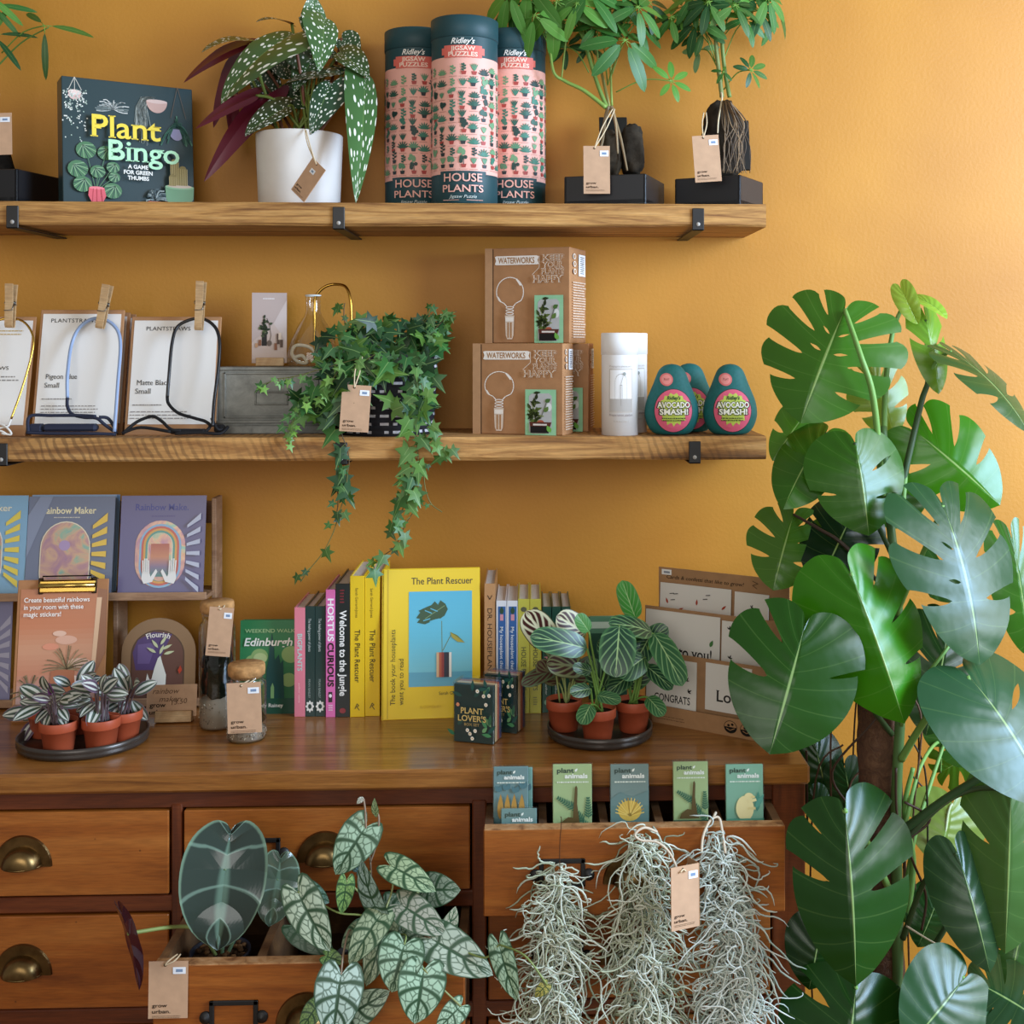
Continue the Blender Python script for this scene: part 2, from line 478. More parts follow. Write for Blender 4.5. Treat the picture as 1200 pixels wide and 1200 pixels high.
# ------------------------------------------------------------------ leaves
def cr(pts, t):
    """catmull-rom through pts, t in 0..1"""
    m = len(pts) - 1; x = min(max(t, 0), .99999) * m; i = int(x); f = x - i
    p = [pts[max(i - 1, 0)], pts[i], pts[i + 1], pts[min(i + 2, m)]]
    return tuple(.5 * (2 * b + (c - a) * f + (2 * a - 5 * b + 4 * c - d) * f * f + (3 * b - a - 3 * c + d) * f ** 3) for a, b, c, d in zip(*p))
OUT = {
    'heart': [(0, 0), (.32, -.2), (.72, -.17), (.98, .1), (.95, .38), (.72, .65), (.36, .87), (0, 1)],
    'mheart': [(0, 0), (.09, -.13), (.40, -.20), (.78, -.11), (1, .15), (.94, .47), (.68, .74), (.32, .92), (0, 1)],
    'mnarrow': [(0, 0), (.07, -.08), (.32, -.10), (.60, -.02), (.74, .2), (.70, .48), (.52, .74), (.26, .92), (0, 1)],
    'broad': [(0, 0), (.4, -.14), (.82, -.06), (1, .2), (.96, .48), (.72, .72), (.34, .9), (0, 1)],
    'ellipse': [(0, 0), (.45, .08), (.85, .25), (1, .48), (.86, .72), (.5, .9), (0, 1)],
    'oblong': [(0, 0), (.6, .07), (.95, .25), (1, .5), (.92, .74), (.6, .92), (0, 1)],
    'lance': [(0, 0), (.5, .12), (.95, .3), (.95, .5), (.6, .75), (.25, .92), (0, 1)],
    'wing_a': [(0, 0), (.5, -.22), (1.1, -.12), (1.2, .15), (.95, .45), (.55, .75), (.2, .93), (0, 1)],
    'wing_b': [(0, 0), (.2, -.02), (.55, .05), (.75, .25), (.65, .5), (.4, .75), (.15, .93), (0, 1)],
    'shield': [(0, -.50), (.16, -.60), (.45, -.60), (.82, -.38), (1, -.02), (.93, .38), (.55, .78), (0, 1)],
}
def leaf(b, base, tip, nrm, width, shape='heart', bend=.5, fold=.12, cup=.15, wave=0.0, slots=(), holes=(), col='3f7a2a', mi=0, ns=18, nu=6, side=None, mexp=1.25):
    """one leaf blade. base = petiole point, tip, nrm = where its upper face looks, slots = [(s, u0, gap)] cuts from the edge in"""
    base, tip, nrm = V(base), V(tip), V(nrm)
    ch = tip - base; Lc = ch.length; d = ch / Lc
    n = (nrm - d * nrm.dot(d)); n.normalize(); lat = d.cross(n)
    k = bend if abs(bend) > 1e-3 else 1e-3
    L = Lc * (k / 2) / sin(k / 2)
    def spine(Y):
        a = k * Y / L
        x, z = sin(a) * L / k, -(1 - cos(a)) * L / k
        h = k / 2                                     # turn so that the chord lies on d
        return x * cos(h) - z * sin(h), x * sin(h) + z * cos(h), a - h
    ph = random.random() * 6
    def pos(x, y):
        X = x * width / 2; Y = y * L
        px, pz, an = spine(Y)
        hz = fold * abs(X) - cup * X * X / (width / 2) + wave * width * sin(y * 9 + ph + (1.5 if x > 0 else 0)) * abs(x) ** 1.5
        return base + d * (px + hz * sin(an)) + lat * X + n * (pz + hz * cos(an))
    for sg in (1, -1):
        sh = shape if isinstance(shape, str) else shape[0 if sg > 0 else 1]
        O = OUT[sh]
        cuts = sorted([c for c in slots if len(c) < 4 or c[3] in (0, sg)])
        edges = [(0, 9, 0, 0)] + [(*c[:3], c[4] if len(c) > 4 else 0) for c in cuts] + [(1, 9, 0, 0)]
        def gap(u, u0, g, u1):
            if u <= u0 or u0 >= 1: return 0
            if u1: return g * sqrt(max(0, sin(pi * min(1, (u - u0) / (u1 - u0))))) if u < u1 else 0
            t = (u - u0) / (1 - u0); return g * sqrt(t) * (1.25 - .55 * t * t)
        for bi in range(len(edges) - 1):
            (s0, u0a, g0, u1a), (s1, u0b, g1, u1b) = edges[bi], edges[bi + 1]
            m = max(3, int(ns * (s1 - s0)) + 1)
            vs = []; uv = []; fs = []
            for i in range(m + 1):
                t = i / m
                for j in range(nu + 1):
                    u = j / nu
                    ga = gap(u, u0a, g0, u1a)
                    gb = gap(u, u0b, g1, u1b)
                    s = (s0 + ga) * (1 - t) + (s1 - gb) * t
                    ox, oy = cr(O, s); yb0 = O[0][1]
                    shr = 1.0
                    if bi > 0 and not u1a and u > .8: shr -= .13 * (1 - t) ** 3 * (u - .8) / .2
                    if bi < len(edges) - 2 and not u1b and u > .8: shr -= .04 * t ** 3 * (u - .8) / .2
                    my = yb0 + (1 - yb0) * s ** mexp
                    uu = u * shr
                    cv = .10 * uu * (1 - uu) * 4 * (1 if my > .1 else .3)
                    x = ox * uu; y = my + (oy - my) * uu + cv * .5 * (1 - my)
                    vs.append(pos(sg * x, y)); uv.append((.5 + sg * u * .5, s))
            for i in range(m):
                for j in range(nu):
                    a = i * (nu + 1) + j
                    # leave a small round window near the rib where asked
                    cs = s0 + (s1 - s0) * (i + .5) / m; cu = (j + .5) / nu
                    if any(abs(cs - h[0]) < h[2] and abs(cu - h[1]) < h[3] and (len(h) < 5 or h[4] == sg) for h in holes): continue
                    q = (a, a + 1, a + nu + 2, a + nu + 1)
                    fs.append(q if sg > 0 else q[::-1])
            b.add(vs, fs, col, mi, None, True, uv)

def ivy_leaf(b, c, d, n, size, col, mi=0):
    """five-pointed leaf"""
    d = V(d).normalized(); n = V(n); n = (n - d * n.dot(d)).normalized(); lat = d.cross(n)
    out = [(0, 0), (.16, -.14), (.46, -.24), (.30, .12), (.62, .40), (.19, .46), (0, 1.08)]
    pts = out + [(-x, y) for x, y in out[-2:0:-1]]
    vs = [V(c) + (d * .3) * size] ; uv = [(.5, .3)]
    for x, y in pts:
        vs.append(V(c) + (d * y + lat * x - n * (.25 * x * x + .18 * y * y)) * size); uv.append((.5 + x * .7, y))
    m = len(pts)
    fs = [(0, 1 + (i + 1) % m, 1 + i) if False else (0, 1 + i, 1 + (i + 1) % m) for i in range(m)]
    b.add(vs, fs, col, mi, None, True, uv)
def curve(pts, n=8):
    """smooth polyline through points"""
    pts = [tuple(p) for p in pts]
    if len(pts) < 3: return [V(p) for p in pts]
    m = (len(pts) - 1) * n
    return [V(cr(pts, i / m)) for i in range(m)] + [V(pts[-1])]
def rv(s=1.0): return V((random.uniform(-s, s), random.uniform(-s, s), random.uniform(-s, s)))

# ------------------------------------------------------------------ the shop's swing tag, used many times: card, string, price sticker
BR = 'c6a181'
def swing_tag(label, tl, tr, bl, y, hang=None, hang_y=None, words=True, folded=False, dy=0.0, stick=(.62, .1, .95, .22)):
    """corners of the card as photo pixels at depth y; hang = pixel its string goes up to"""
    m, w, h = Fr(P(*bl, y), P(bl[0] + tr[0] - tl[0], bl[1] + tr[1] - tl[1], y + dy), P(*tl, y + .004))
    t = thing('price_tag', label, 'tag', group='brown swing tags', mat=m)
    b = B(); b.box((0, 0, -.0012), (w, h, 0), BR)
    k = K(b, w, h, (0, 0, 100, 100 * h / w)); H = 100 * h / w
    k.ell(42, 9, 4, 4, '3a2a1c', 12)
    if words:
        k.text('grow', 10, H * .80, 9, '231d18', w=38, bold=.012)
        k.text('urban.', 10, H * .80 + 15, 9, '231d18', w=47, bold=.012)
        k.fine(10, H * .80 + 22, 75, 2, 4, '7d644c', .35, .1)
    b.build('card', KRAFT, t)
    b = B(); k = K(b, w, h, (0, 0, 1, 1), z=.0004); x0, y0, x1, y1 = stick
    k.rect(x0, y0, x1, y1, 'eef2f6'); k.rect(x0 + .08, y0 + .035, x1 - .08, y1 - .035, '7d93b0')
    b.build('price_sticker', PRINT, t)
    if folded:
        b = B(); b.box((w, 0, -.03), (w + .0012, h, 0), '9a7350'); b.build('card_back', KRAFT, t)
    if hang:
        hp = m.inverted() @ P(*hang, hang_y if hang_y is not None else y)
        a = V((w * .42, h - w * .09, .001))
        b = B()
        for sg in (-1, 1):
            mid = (a + hp) / 2 + V((sg * .004, 0, .004))
            b.tube(curve([a, mid, hp + V((sg * .002, 0, 0))], 6), .0011, 5, 'd8c4a2')
        b.build('string', STRING, t)
    return t
# ================================================================== setting
def W(b, name, mats, parent):
    """part built in world coordinates under a thing"""
    o = b.build(name, mats); o.parent = parent; o.matrix_parent_inverse = parent.matrix_basis.inverted(); return o
n = N('mustard_plaster')
c = n.ramp(n.noise(2.0, n.coord(), 4, .3), [(.3, 'b0741a'), (.7, 'c58828')])
sm = n.noise(160, n.coord(), 3); n.bump(n.math('ADD', sm, n.math('MULTIPLY', n.noise(9, n.coord(), 3), .8)), .12, .004)
n.link(c, n.p.inputs['Base Color']); n.setp(Roughness=.55); WALLM = n.m
n = N('oak_floor'); n.link(n.ramp(n.noise(3, n.coord((1, 9, 1)), 5), [(.3, '5a3d22'), (.7, '8a6238')]), n.p.inputs['Base Color']); n.setp(Roughness=.5); FLOORM = n.m
n = N('white_gloss_paint'); n.link(n.ramp(n.noise(8, n.coord(), 2), [(.3, 'd9d4c8'), (.7, 'e6e2d8')]), n.p.inputs['Base Color']); n.setp(Roughness=.4); BASEM = n.m
b = B(); b.box((-3, 0, 0), (2.6, .1, 2.9)); tag(b.build('wall_back', WALLM), None, None, kind='structure')
b = B(); b.box((-3, -3.2, -.05), (2.6, .1, 0)); tag(b.build('floor', FLOORM), None, None, kind='structure')
b = B(); b.box((-3, -.018, 0), (2.6, -.0005, .13), bev=.004); tag(b.build('baseboard_back', BASEM), None, None, kind='structure')

# ------------------------------------------------------------------ shelves
BLACKIRON = paint('black_iron', .5, .5, nz=.2, nscale=40)
def plank(x0, x1, y0, y1, z0, z1, seed, n=90):
    b = B(); vs = []; fs = []
    ch = .004
    prof = [(y0, z0 + ch), (y0 + ch, z0), (y1, z0), (y1, z1), (y0 + ch, z1), (y0, z1 - ch)]
    m = len(prof)
    for i in range(n + 1):
        x = x0 + (x1 - x0) * i / n
        for j, (y, z) in enumerate(prof):
            w = NZ.noise(V((x * 5, j * 3.1 + seed, seed))) * .0022 + NZ.noise(V((x * 22, j * 3.1, seed))) * .0008
            e = .003 * max(0, NZ.noise(V((x * 3, j * 9 + 4.0, seed))))
            front = j in (0, 1, 4, 5)
            vs.append((x, y + (abs(w) + e if front else 0), z + (w if j in (0, 1) else (-abs(w) * .3 if j == 4 else 0))))
    for i in range(n):
        for j in range(m):
            k = (j + 1) % m
            fs.append((i * m + j, i * m + k, (i + 1) * m + k, (i + 1) * m + j))
    fs.append(tuple(range(m - 1, -1, -1))); fs.append(tuple(n * m + j for j in range(m)))
    b.add(vs, fs, 'ffffff', 0, None, False)
    return b
def bracket(x, z1, z0, w=.02):
    """strap over the front lip and an arm under the board back to the wall"""
    b = B(); g = .0028
    b.box((x - w / 2, YF - g, z0 - g - .004), (x + w / 2, YF, z1 - .008), '1c1a19', bev=.001)
    b.box((x - w / 2, YF - g, z0 - g - .004), (x + w / 2, -.001, z0 - .004), '191716', bev=.001)
    b.lathe([(.0, .0012), (.003, .0008), (.0035, 0)], 10, 'a9a49c', T=Matrix.Translation((x, YF - g, z0 + .004)) @ Matrix.Rotation(pi / 2, 4, 'X'))
    return b
xl = pt(-70, YF, 0).x; xr = pt(898, YF, 0).x
for z, seed, lab, bp in ((Z_TOP, 1.0, 'upper rough pine wall shelf holding the puzzle tubes and spotted begonia', (15, 397, 818)),
                         (Z_MID, 5.0, 'lower rough pine wall shelf holding the kraft boxes and trailing ivy', (2, 400, 814))):
    t = thing('wall_shelf', lab, 'shelf', ((xl + xr) / 2, YF / 2, z - .039), group='reclaimed wood shelves')
    W(plank(xl, xr, YF, -.0006, z - .039, z, seed), 'board', SHELFPLAIN if z == Z_TOP else SHELFWOOD, t)
    for px in bp: W(bracket(pt(px, YF, 0).x, z, z - .039), 'bracket', BLACKIRON, t)

# ------------------------------------------------------------------ the dresser of drawers
AGED = None
n = N('aged_brass'); t_ = n.noise(25, n.coord(), 4); n.link(n.ramp(t_, [(.3, '4a3a22'), (.7, '8f744a')]), n.p.inputs['Base Color']); n.setp(Metallic=1.0, Roughness=.34); AGED = n.m
def drz(py, y=YD): return P(400, py, y).z
def drx(px, y=YD): return pt(px, y, 0).x
dx0, dx1 = drx(-165), drx(944)
dresser = thing('drawer_dresser', 'long orange-brown wooden dresser with cup-handled drawers, two pulled open', 'dresser', ((dx0 + dx1) / 2, YD / 2, 0))
ZT = Z_DR; ZTB = ZT - .030
b = B(); b.box((dx0 - .012, YD - .014, ZTB), (dx1 + .004, -.02, ZT), bev=.004); W(b, 'top', TOPWOOD, dresser)
cols = [(-142, 200), (213, 553), (570, 905)]
rows = [(945, 1047), (1066, 1178), (1197, 1309), (1328, 1440), (1459, 1571)]
zr = [(drz(a), drz(c)) for a, c in rows]
xc = [(drx(a), drx(c)) for a, c in cols]
zbot = zr[-1][1] - .02
b = B()   # horizontal rails
b.box((dx0, YD + .004, zr[0][0]), (dx1, YD + .03, ZTB), bev=.001)
for (a, c), (d, e) in zip(zr, zr[1:]): b.box((dx0, YD + .003, d), (dx1, YD + .03, c), bev=.002)
b.box((dx0, YD + .003, .06), (dx1, YD + .03, zr[-1][1]))
W(b, 'rail', DRESSDARK, dresser)
b = B(); b.box((dx0, YD + .001, .0), (xc[0][0], YD + .035, ZTB), bev=.002); b.box((dx0, YD + .035, 0), (dx0 + .02, -.02, ZTB)); W(b, 'side_panel', DRESSDARKV, dresser)
b = B(); b.box((xc[2][1], YD + .001, 0), (dx1, YD + .035, ZTB), bev=.002); b.box((dx1 - .02, YD + .035, 0), (dx1, -.02, ZTB)); W(b, 'side_panel', DRESSDARKV, dresser)
for i in (0, 1):
    b = B(); b.box((xc[i][1], YD + .002, .06), (xc[i + 1][0], YD + .035, ZTB - .022), bev=.002); W(b, 'stile', DRESSDARKV, dresser)
b = B(); b.box((dx0 + .02, -.035, .05), (dx1 - .02, -.02, ZTB), '2a1508'); W(b, 'back_panel', DRESSDARK, dresser)

def cup_pull(xm, z, y, w=.086, h=.046):
    b = B(); n1, n2 = 24, 8
    vs = []; fs = []
    for j in range(n2 + 1):
        ph = pi / 2 * j / n2
        for i in range(n1 + 1):
            th = pi * i / n1
            r = cos(ph) ** .6
            vs.append((xm + w * .335 * cos(th) * r, y - .024 * sin(ph) - .002, z - h / 2 + .003 + h * .60 * sin(th) * r))
    for j in range(n2):
        for i in range(n1):
            a = j * (n1 + 1) + i; fs.append((a, a + 1, a + n1 + 2, a + n1 + 1))
    b.add(vs, fs, 'ffffff', 0, None, True)
    vs = []; fs = []
    for i in range(n1 + 1):
        th = pi * i / n1
        for s, yy in ((.30, .0035), (.485, .0035), (.5, .0)):
            vs.append((xm + w * s * cos(th), y - yy, z - h / 2 + h * (s / .5) * sin(th)))
    for i in range(n1):
        for k in (0, 1): fs.append((i * 3 + k, i * 3 + k + 1, i * 3 + k + 4, i * 3 + k + 3))
    b.add(vs, fs, 'ffffff', 0, None, False)
    # rolled lower lip
    b.tube([(xm + w * .335 * cos(a), y - .002 - .024 * sin(a), z - h / 2 + .003) for a in [pi * i / 16 for i in range(17)]], .0016, 6)
    return b
def holder(xm, z, y, w=.066, h=.04):
    b = B(); d = .004; e = .0065
    c = '141312'
    for x0, x1, z0, z1 in ((-w / 2, w / 2, h / 2 - e, h / 2), (-w / 2, w / 2, -h / 2, -h / 2 + e * .7), (-w / 2, -w / 2 + e, -h / 2, h / 2), (w / 2 - e, w / 2, -h / 2, h / 2)):
        b.box((xm + x0, y - d, z + z0), (xm + x1, y, z + z1), c, bev=.001)
    for s in (-1, 1):
        T = Matrix.Translation((xm + s * (w / 2 + .005), y, z - .003)) @ Matrix.Rotation(pi / 2, 4, 'X')
        b.lathe([(.0085, 0), (.0085, .003), (.006, .004), (.004, .0065), (0, .0075)], 14, c, T=T)
    return b
DRAWIN = wood('drawer_inside_pine', [(.3, '4a3018'), (.6, '7d5630'), (.8, 'a87b48')], (3, 3, 3), .7, 0, 5, .1)
WORN = wood('worn_edge_pine', [(.3, '7a4a22'), (.5, 'b98450'), (.75, 'd4a878')], (9, 9, 9), .7, 0, 5, .1)
def drawer(ci, ri, out=0.0, wide=0.0, dividers=()):
    x0, x1 = xc[ci]; z1, z0 = zr[ri]
    y = YD - out; g = .003
    x0 -= wide; x1 += wide
    b = B()
    b.box((x0 + g, y, z0 + g), (x1 - g, y + .020, z1 - g), 'ffffff', bev=.0015)
    dep = .36
    top = z1 - g - .002
    if out:
        b.box((x0 + g + .001, y + .0006, z1 - g - .002), (x1 - g - .001, y + .0205, z1 - g + .0006), 'ffffff', 2, bev=.0004)
        for xa, xb in ((x0 + .004, x0 + .016), (x1 - .016, x1 - .004)):
            b.box((xa, y + .020, z0 + .006), (xb, y + dep, top), 'ffffff', 1)
        b.box((x0 + .016, y + .020, z0 + .006), (x1 - .016, y + dep, z0 + .014), 'ffffff', 1)
        b.box((x0 + .016, y + dep - .01, z0 + .014), (x1 - .016, y + dep, top), 'ffffff', 1)
        for f in dividers:
            xm = x0 + (x1 - x0) * f
            b.box((xm - .006, y + .022, z0 + .014), (xm + .006, y + dep - .012, top - .006), 'ffffff', 1)
    else:
        b.box((x0 + .006, y + .020, z0 + .006), (x1 - .006, y + dep, top), 'ffffff', 1)
    d = W(b, 'drawer', [DRESSER, DRAWIN, WORN], dresser)
    w = x1 - x0; zc = (z0 + z1) / 2
    for nm, bb, m in (('cup_pull', cup_pull(x0 + w * .492, zc + .006, y), AGED), ('label_holder', holder(x0 + w * .262, zc + .0, y), BLACKIRON)):
        o = bb.build(nm, m); o.parent = d
    return d, y, x0, x1, z0, z1
open_right = open_left = None
for ri in range(5):
    for ci in range(3):
        if (ci, ri) == (2, 0): open_right = drawer(ci, ri, .09, .004, (.2, .405, .59, .79))
        elif (ci, ri) == (1, 1): open_left = drawer(ci, ri, .152, .0, (.33, .86))
        else: drawer(ci, ri)
# ================================================================== upper shelf
# ---- plant bingo box
m, w, h = stand(74, 228, -.185, -.075, Z_TOP, 68, 88, .012)
b = B(); b.box((0, 0, -.042), (w, h, 0), '2c4043', bev=.001)
k = K(b, w, h, (70, 88, 228, 238))
G1, G2, G3 = '3f6a4a', '567f58', '7ea06e'
for x in (85, 78, 93): k.line([(85, 88), (x, 103)], .7, 'cfcabc', x == 85)       # hanging pot top left
k.ell(85, 109, 7.5, 6, 'd9b7ae'); k.ell(85, 106, 8, 3, 'e8cfc4')
random.seed(3); k.lift()
for i in range(150):
    a = random.choice([74, 78, 82, 88, 92, 97]) + random.gauss(0, 1.6); yy = 103 + abs(random.gauss(0, 1)) * 26
    if yy < 168: k.ell(a, yy, .9, .9, random.choice(['cfd6cc', '9fb3a4', 'e6e8de']), 6, False)
k.lift()
for i in range(26):                                                            # grey spider plant
    a = random.uniform(-.5, pi + .5); r = random.uniform(12, 22)
    k.line([(130 + cos(a) * r * q, 122 - sin(a) * r * .9 * q * (1.6 - q)) for q in (0, .35, .7, 1)], 1.1, random.choice(['aeb4b0', '7d8885', 'd2d4ce']), False)
k.lift()
for i in range(60):                                                            # grey moss from shell pot
    x0 = 164 + random.uniform(-7, 7); k.line([(178 + random.uniform(-6, 4), 103), (x0 + 6, 104 + random.random() * 4), (x0, 116), (x0 + random.gauss(0, 2), 125 + random.random() * 38)], .6, random.choice(['8d938c', '6f7a75', 'aab0a6']), False)
k.ell(183, 108, 13, 14, 'c9a497', a0=0, a1=pi); k.ell(183, 108, 13, 2.4, 'd9bdb2')
for x in (200, 219): k.line([(209, 88), (x, 126)], .6, '6f5a48')               # hanging planter right
k.ell(207, 140, 10, 14, '8f8aa6', a0=0, a1=pi)
k.lift()
for i in range(30):
    a = random.uniform(.1, pi - .1); r = random.uniform(8, 20)
    k.line([(207 + cos(a) * r * q, 136 - sin(a) * 12 * q + 26 * q * q * abs(cos(a))) for q in (0, .4, .75, 1)], 1.8, random.choice(['3f6f5c', '2f5a4a', '4f806a']), False)
def mini_monstera(k, x, y, s, ang, c1='4f7a55', c2='8fb088'):
    k.ell(x, y, s, s * .85, c1, 14); k.lift()
    for i in range(9):
        a = ang + (i - 4) * .42; k.line([(x - cos(ang) * s * .6, y + sin(ang) * s * .6), (x + cos(a) * s * .95, y - sin(a) * s * .8)], .8, '2c4043' if i % 2 else c2, False)
for x, y, s in ((97, 174, 12), (120, 176, 10), (87, 197, 12), (110, 199, 9), (128, 193, 8), (92, 215, 11), (127, 221, 11), (129, 205, 7)): k.line([(108, 222), (x, y)], .8, G2); mini_monstera(k, x, y, s, random.uniform(-2.4, -.7))
k.poly([(99, 219), (117, 219), (119, 228), (115, 236), (102, 236), (98, 228)], 'd8606a'); k.ell(108, 219, 9, 1.8, 'e98088')
for x in (104, 108, 113): k.line([(x, 220), (x + (x - 108) * .3, 235)], .7, 'b8434e')
k.lift()
for i in range(22):                                                            # dark curly plant
    a = random.uniform(0, pi); k.line([(178 + cos(a) * 15 * q + (4 if q > .9 else 0), 230 - sin(a) * 20 * q * (1.5 - .5 * q) + q * q * 6) for q in (0, .4, .75, 1)], 1.4, random.choice(['6f8080', '46585a', '9aa6a2']), False)
k.poly([(169, 231), (190, 231), (187, 237), (172, 237)], 'c4614f')
k.poly([(190, 212), (226, 211), (225, 226), (217, 237), (197, 237), (191, 227)], '6f9a72'); k.ell(208, 212, 18, 3, '8fb58c'); k.ell(208, 211, 15, 2.2, 'cdb9a4')
for x, y0, y1, r in ((202, 178, 210, 5), (212, 186, 210, 5.5), (199, 196, 211, 4)):
    k.poly([(x - r, y1), (x - r, y0 + r), (x - r * .6, y0 + 1), (x, y0), (x + r * .6, y0 + 1), (x + r, y0 + r), (x + r, y1)], '8a7a45'); k.lift()
    for i in range(5): k.line([(x - r + i * r * .5, y0 + 4), (x - r + i * r * .5, y1)], .5, 'c7b27a', False)
k.text('Plant', 101, 158, 26, 'f3d84a', w=85, bold=.012, serif=True)
k.text('Bingo', 122, 184.5, 24, 'b8ecc0', w=86, bold=.012, serif=True)
for t_, y in (('A GAME', 193.5), ('FOR GREEN', 200.3), ('THUMBS', 207)): k.text(t_, 157, y, 4.6, 'f0efe6', align='c', bold=.03)
tag(b.build('board_game_box', GLOSS, mat=m), 'dark teal square game box with yellow and mint title, on upper shelf', 'game box')

# ---- puzzle tubes
def bent(R): return lambda p: V(((R + p[2]) * sin(p[0] / R - pi / 2), -(R + p[2]) * cos(p[0] / R - pi / 2), p[1]))
def sprig(k, x, y, s, sx):
    """little potted plant icon centred x, foot at y, s high"""
    c = random.choice(['2f5a4c', '3f7a66', '5a8a6a', '24403a', '6f9a72']); kind = random.randrange(4)
    pot = random.choice([None, 'a8433c', '2b3436', None]); py = y
    if pot: k.poly([(x - 3.2 * sx, y - 4), (x + 3.2 * sx, y - 4), (x + 2.2 * sx, y), (x - 2.2 * sx, y)], pot, False); py = y - 4
    def lf(a, L, W, x0=x, y0=py):
        ca, sa = cos(a), sin(a); pts = [(0, 0), (.35, .5), (.75, .4), (1, 0), (.75, -.4), (.35, -.5)]
        k.poly([(x0 + (ca * t * L - sa * q * W) * sx, y0 - sa * t * L - ca * q * W) for t, q in pts], c, False)
    if kind == 0:
        for i in range(7): lf(.3 + i * .42, s * .75, 2.0)
    elif kind == 1:
        k.line([(x, py), (x, py - s * .7)], .7 * sx, c, False)
        for i in range(5): lf(.5 if i % 2 else pi - .5, s * .35, 2.4, x, py - s * .75 * (i + .5) / 5)
        lf(pi / 2, s * .3, 2.4, x, py - s * .65)
    elif kind == 2:
        for i in range(6): k.ell(x + random.uniform(-3.4, 3.4) * sx, py - s * .25 - random.random() * s * .55, 2.4 * sx, 2.3, c, 7, False)
        k.line([(x, py), (x, py - s * .5)], .8 * sx, c, False)
    else:
        for i in range(5): lf(pi / 2 + (i - 2) * .25, s * .8, 1.5)
def puzzle_tube(label, R, H):
    t = thing('puzzle_tube', label, 'jigsaw tube', group='pink jigsaw tubes')
    DK, PK = '23454a', 'eeb2a2'
    yb = lambda f: H * f
    b = B()
    b.lathe([(0, 0), (R * .97, 0), (R, .002), (R, yb(.155)), (R, yb(.775)), (R, yb(.885))], 48, [DK, DK, DK, PK, DK])
    k = K(b, pi * R, H, (-90, 0, 90, 215), T=bent(R), z=.0003)
    # stepped lower and upper borders
    k.rect(-42, 178, 42, 183, DK, nx=14); k.rect(-88, 181.3, -42, 183, DK, nx=8); k.rect(42, 181.3, 88, 183, DK, nx=8)
    random.seed(11); k.lift()
    for r in range(9):
        y = 58 + 13.2 * (r + 1)
        for c in range(-4, 5):
            x = c * 19 + random.uniform(-2, 2)
            if abs(x) > 84: continue
            sprig(k, x, y - 2.5, random.uniform(9.5, 13), 1.45)
            k.rect(x - 7, y - .9, x + 7, y - .3, 'b98577', False)
    k.rect(-38, 38, 38, 46, 'd9685a', nx=14); k.rect(-33, 35.3, 33, 49.2, 'd9685a', False, nx=12)
    k.text('JIGSAW', 0, 41.3, 4.8, 'f6d2bd', w=42, align='c', bold=.03)
    k.text('PUZZLES', 0, 47.8, 4.8, 'f6d2bd', w=50, align='c', bold=.03)
    k.text("Ridley's", 0, 33.6, 6.4, 'f2efe6', w=40, align='c', bold=.015, shear=.35)
    k.text('HOUSE', 0, 190, 9, PK, w=66, align='c', bold=.012)
    k.text('PLANTS', 0, 202, 8, PK, w=70, align='c', bold=.012)
    k.text('Jigsaw Puzzle', 0, 209, 3.6, 'c9d2cc', w=46, align='c', shear=.3)
    k.rect(-34, 211, -6, 211.5, PK); k.rect(6, 211, 34, 211.5, PK)
    b.build('tube', paint('tube_paper', .5, .35), t)
    b = B(); b.lathe([(R, yb(.885)), (R + .0012, yb(.888)), (R + .0012, H - .0015), (R - .001, H), (0, H)], 48, ['1c383d', DK, DK, DK])
    k = K(b, pi * R, H, (-90, 0, 90, 215), T=bent(R + .0012), z=.0003)
    b.build('lid', paint('tube_paper', .5, .35), t)
    return t
R1 = 38.5 * mpp(-.145); H1 = 215 * mpp(-.145)
pz = puzzle_tube('pink and teal jigsaw tube standing foremost, middle of three', R1, H1); pz.location = pt(544.5, -.15, Z_TOP)
dup(pz, 'pink and teal jigsaw tube set back, nearest the spotted begonia', loc=pt(489, -.066, Z_TOP), rot=(0, 0, -.03))
dup(pz, 'pink and teal jigsaw tube set back, partly under hanging umbrella plant leaves', loc=pt(602, -.066, Z_TOP), rot=(0, 0, .06))

# ---- spotted begonia
WHITEPOT = n = None
n = N('white_glaze'); n.link(n.ramp(n.noise(12, n.coord(), 3), [(.3, 'd8d2c9'), (.7, 'e6e2db')]), n.p.inputs['Base Color']); n.setp(Roughness=.35); WHITEPOT = n.m
by = -.11; R = 50.5 * mpp(by - .03); H = 87 * mpp(by - .05)
beg = thing('potted_begonia', 'spotted-leaf begonia with dark red undersides in white cylindrical pot', 'potted plant', pt(351, by, Z_TOP))
b = B(); b.lathe([(0, 0), (R * .9, 0), (R * .935, .003), (R, H - .002), (R - .001, H), (R - .005, H), (R - .007, H - .02), (0, H - .02)], 56); b.build('pot', WHITEPOT, beg)
b = B(); b.lathe([(0, H - .014), (R - .008, H - .018)], 24, '2a1d14'); b.build('soil', SOIL, beg)
GB = '39532a'; GB2 = '2c4426'
cam_n = V((0, -1, .15))
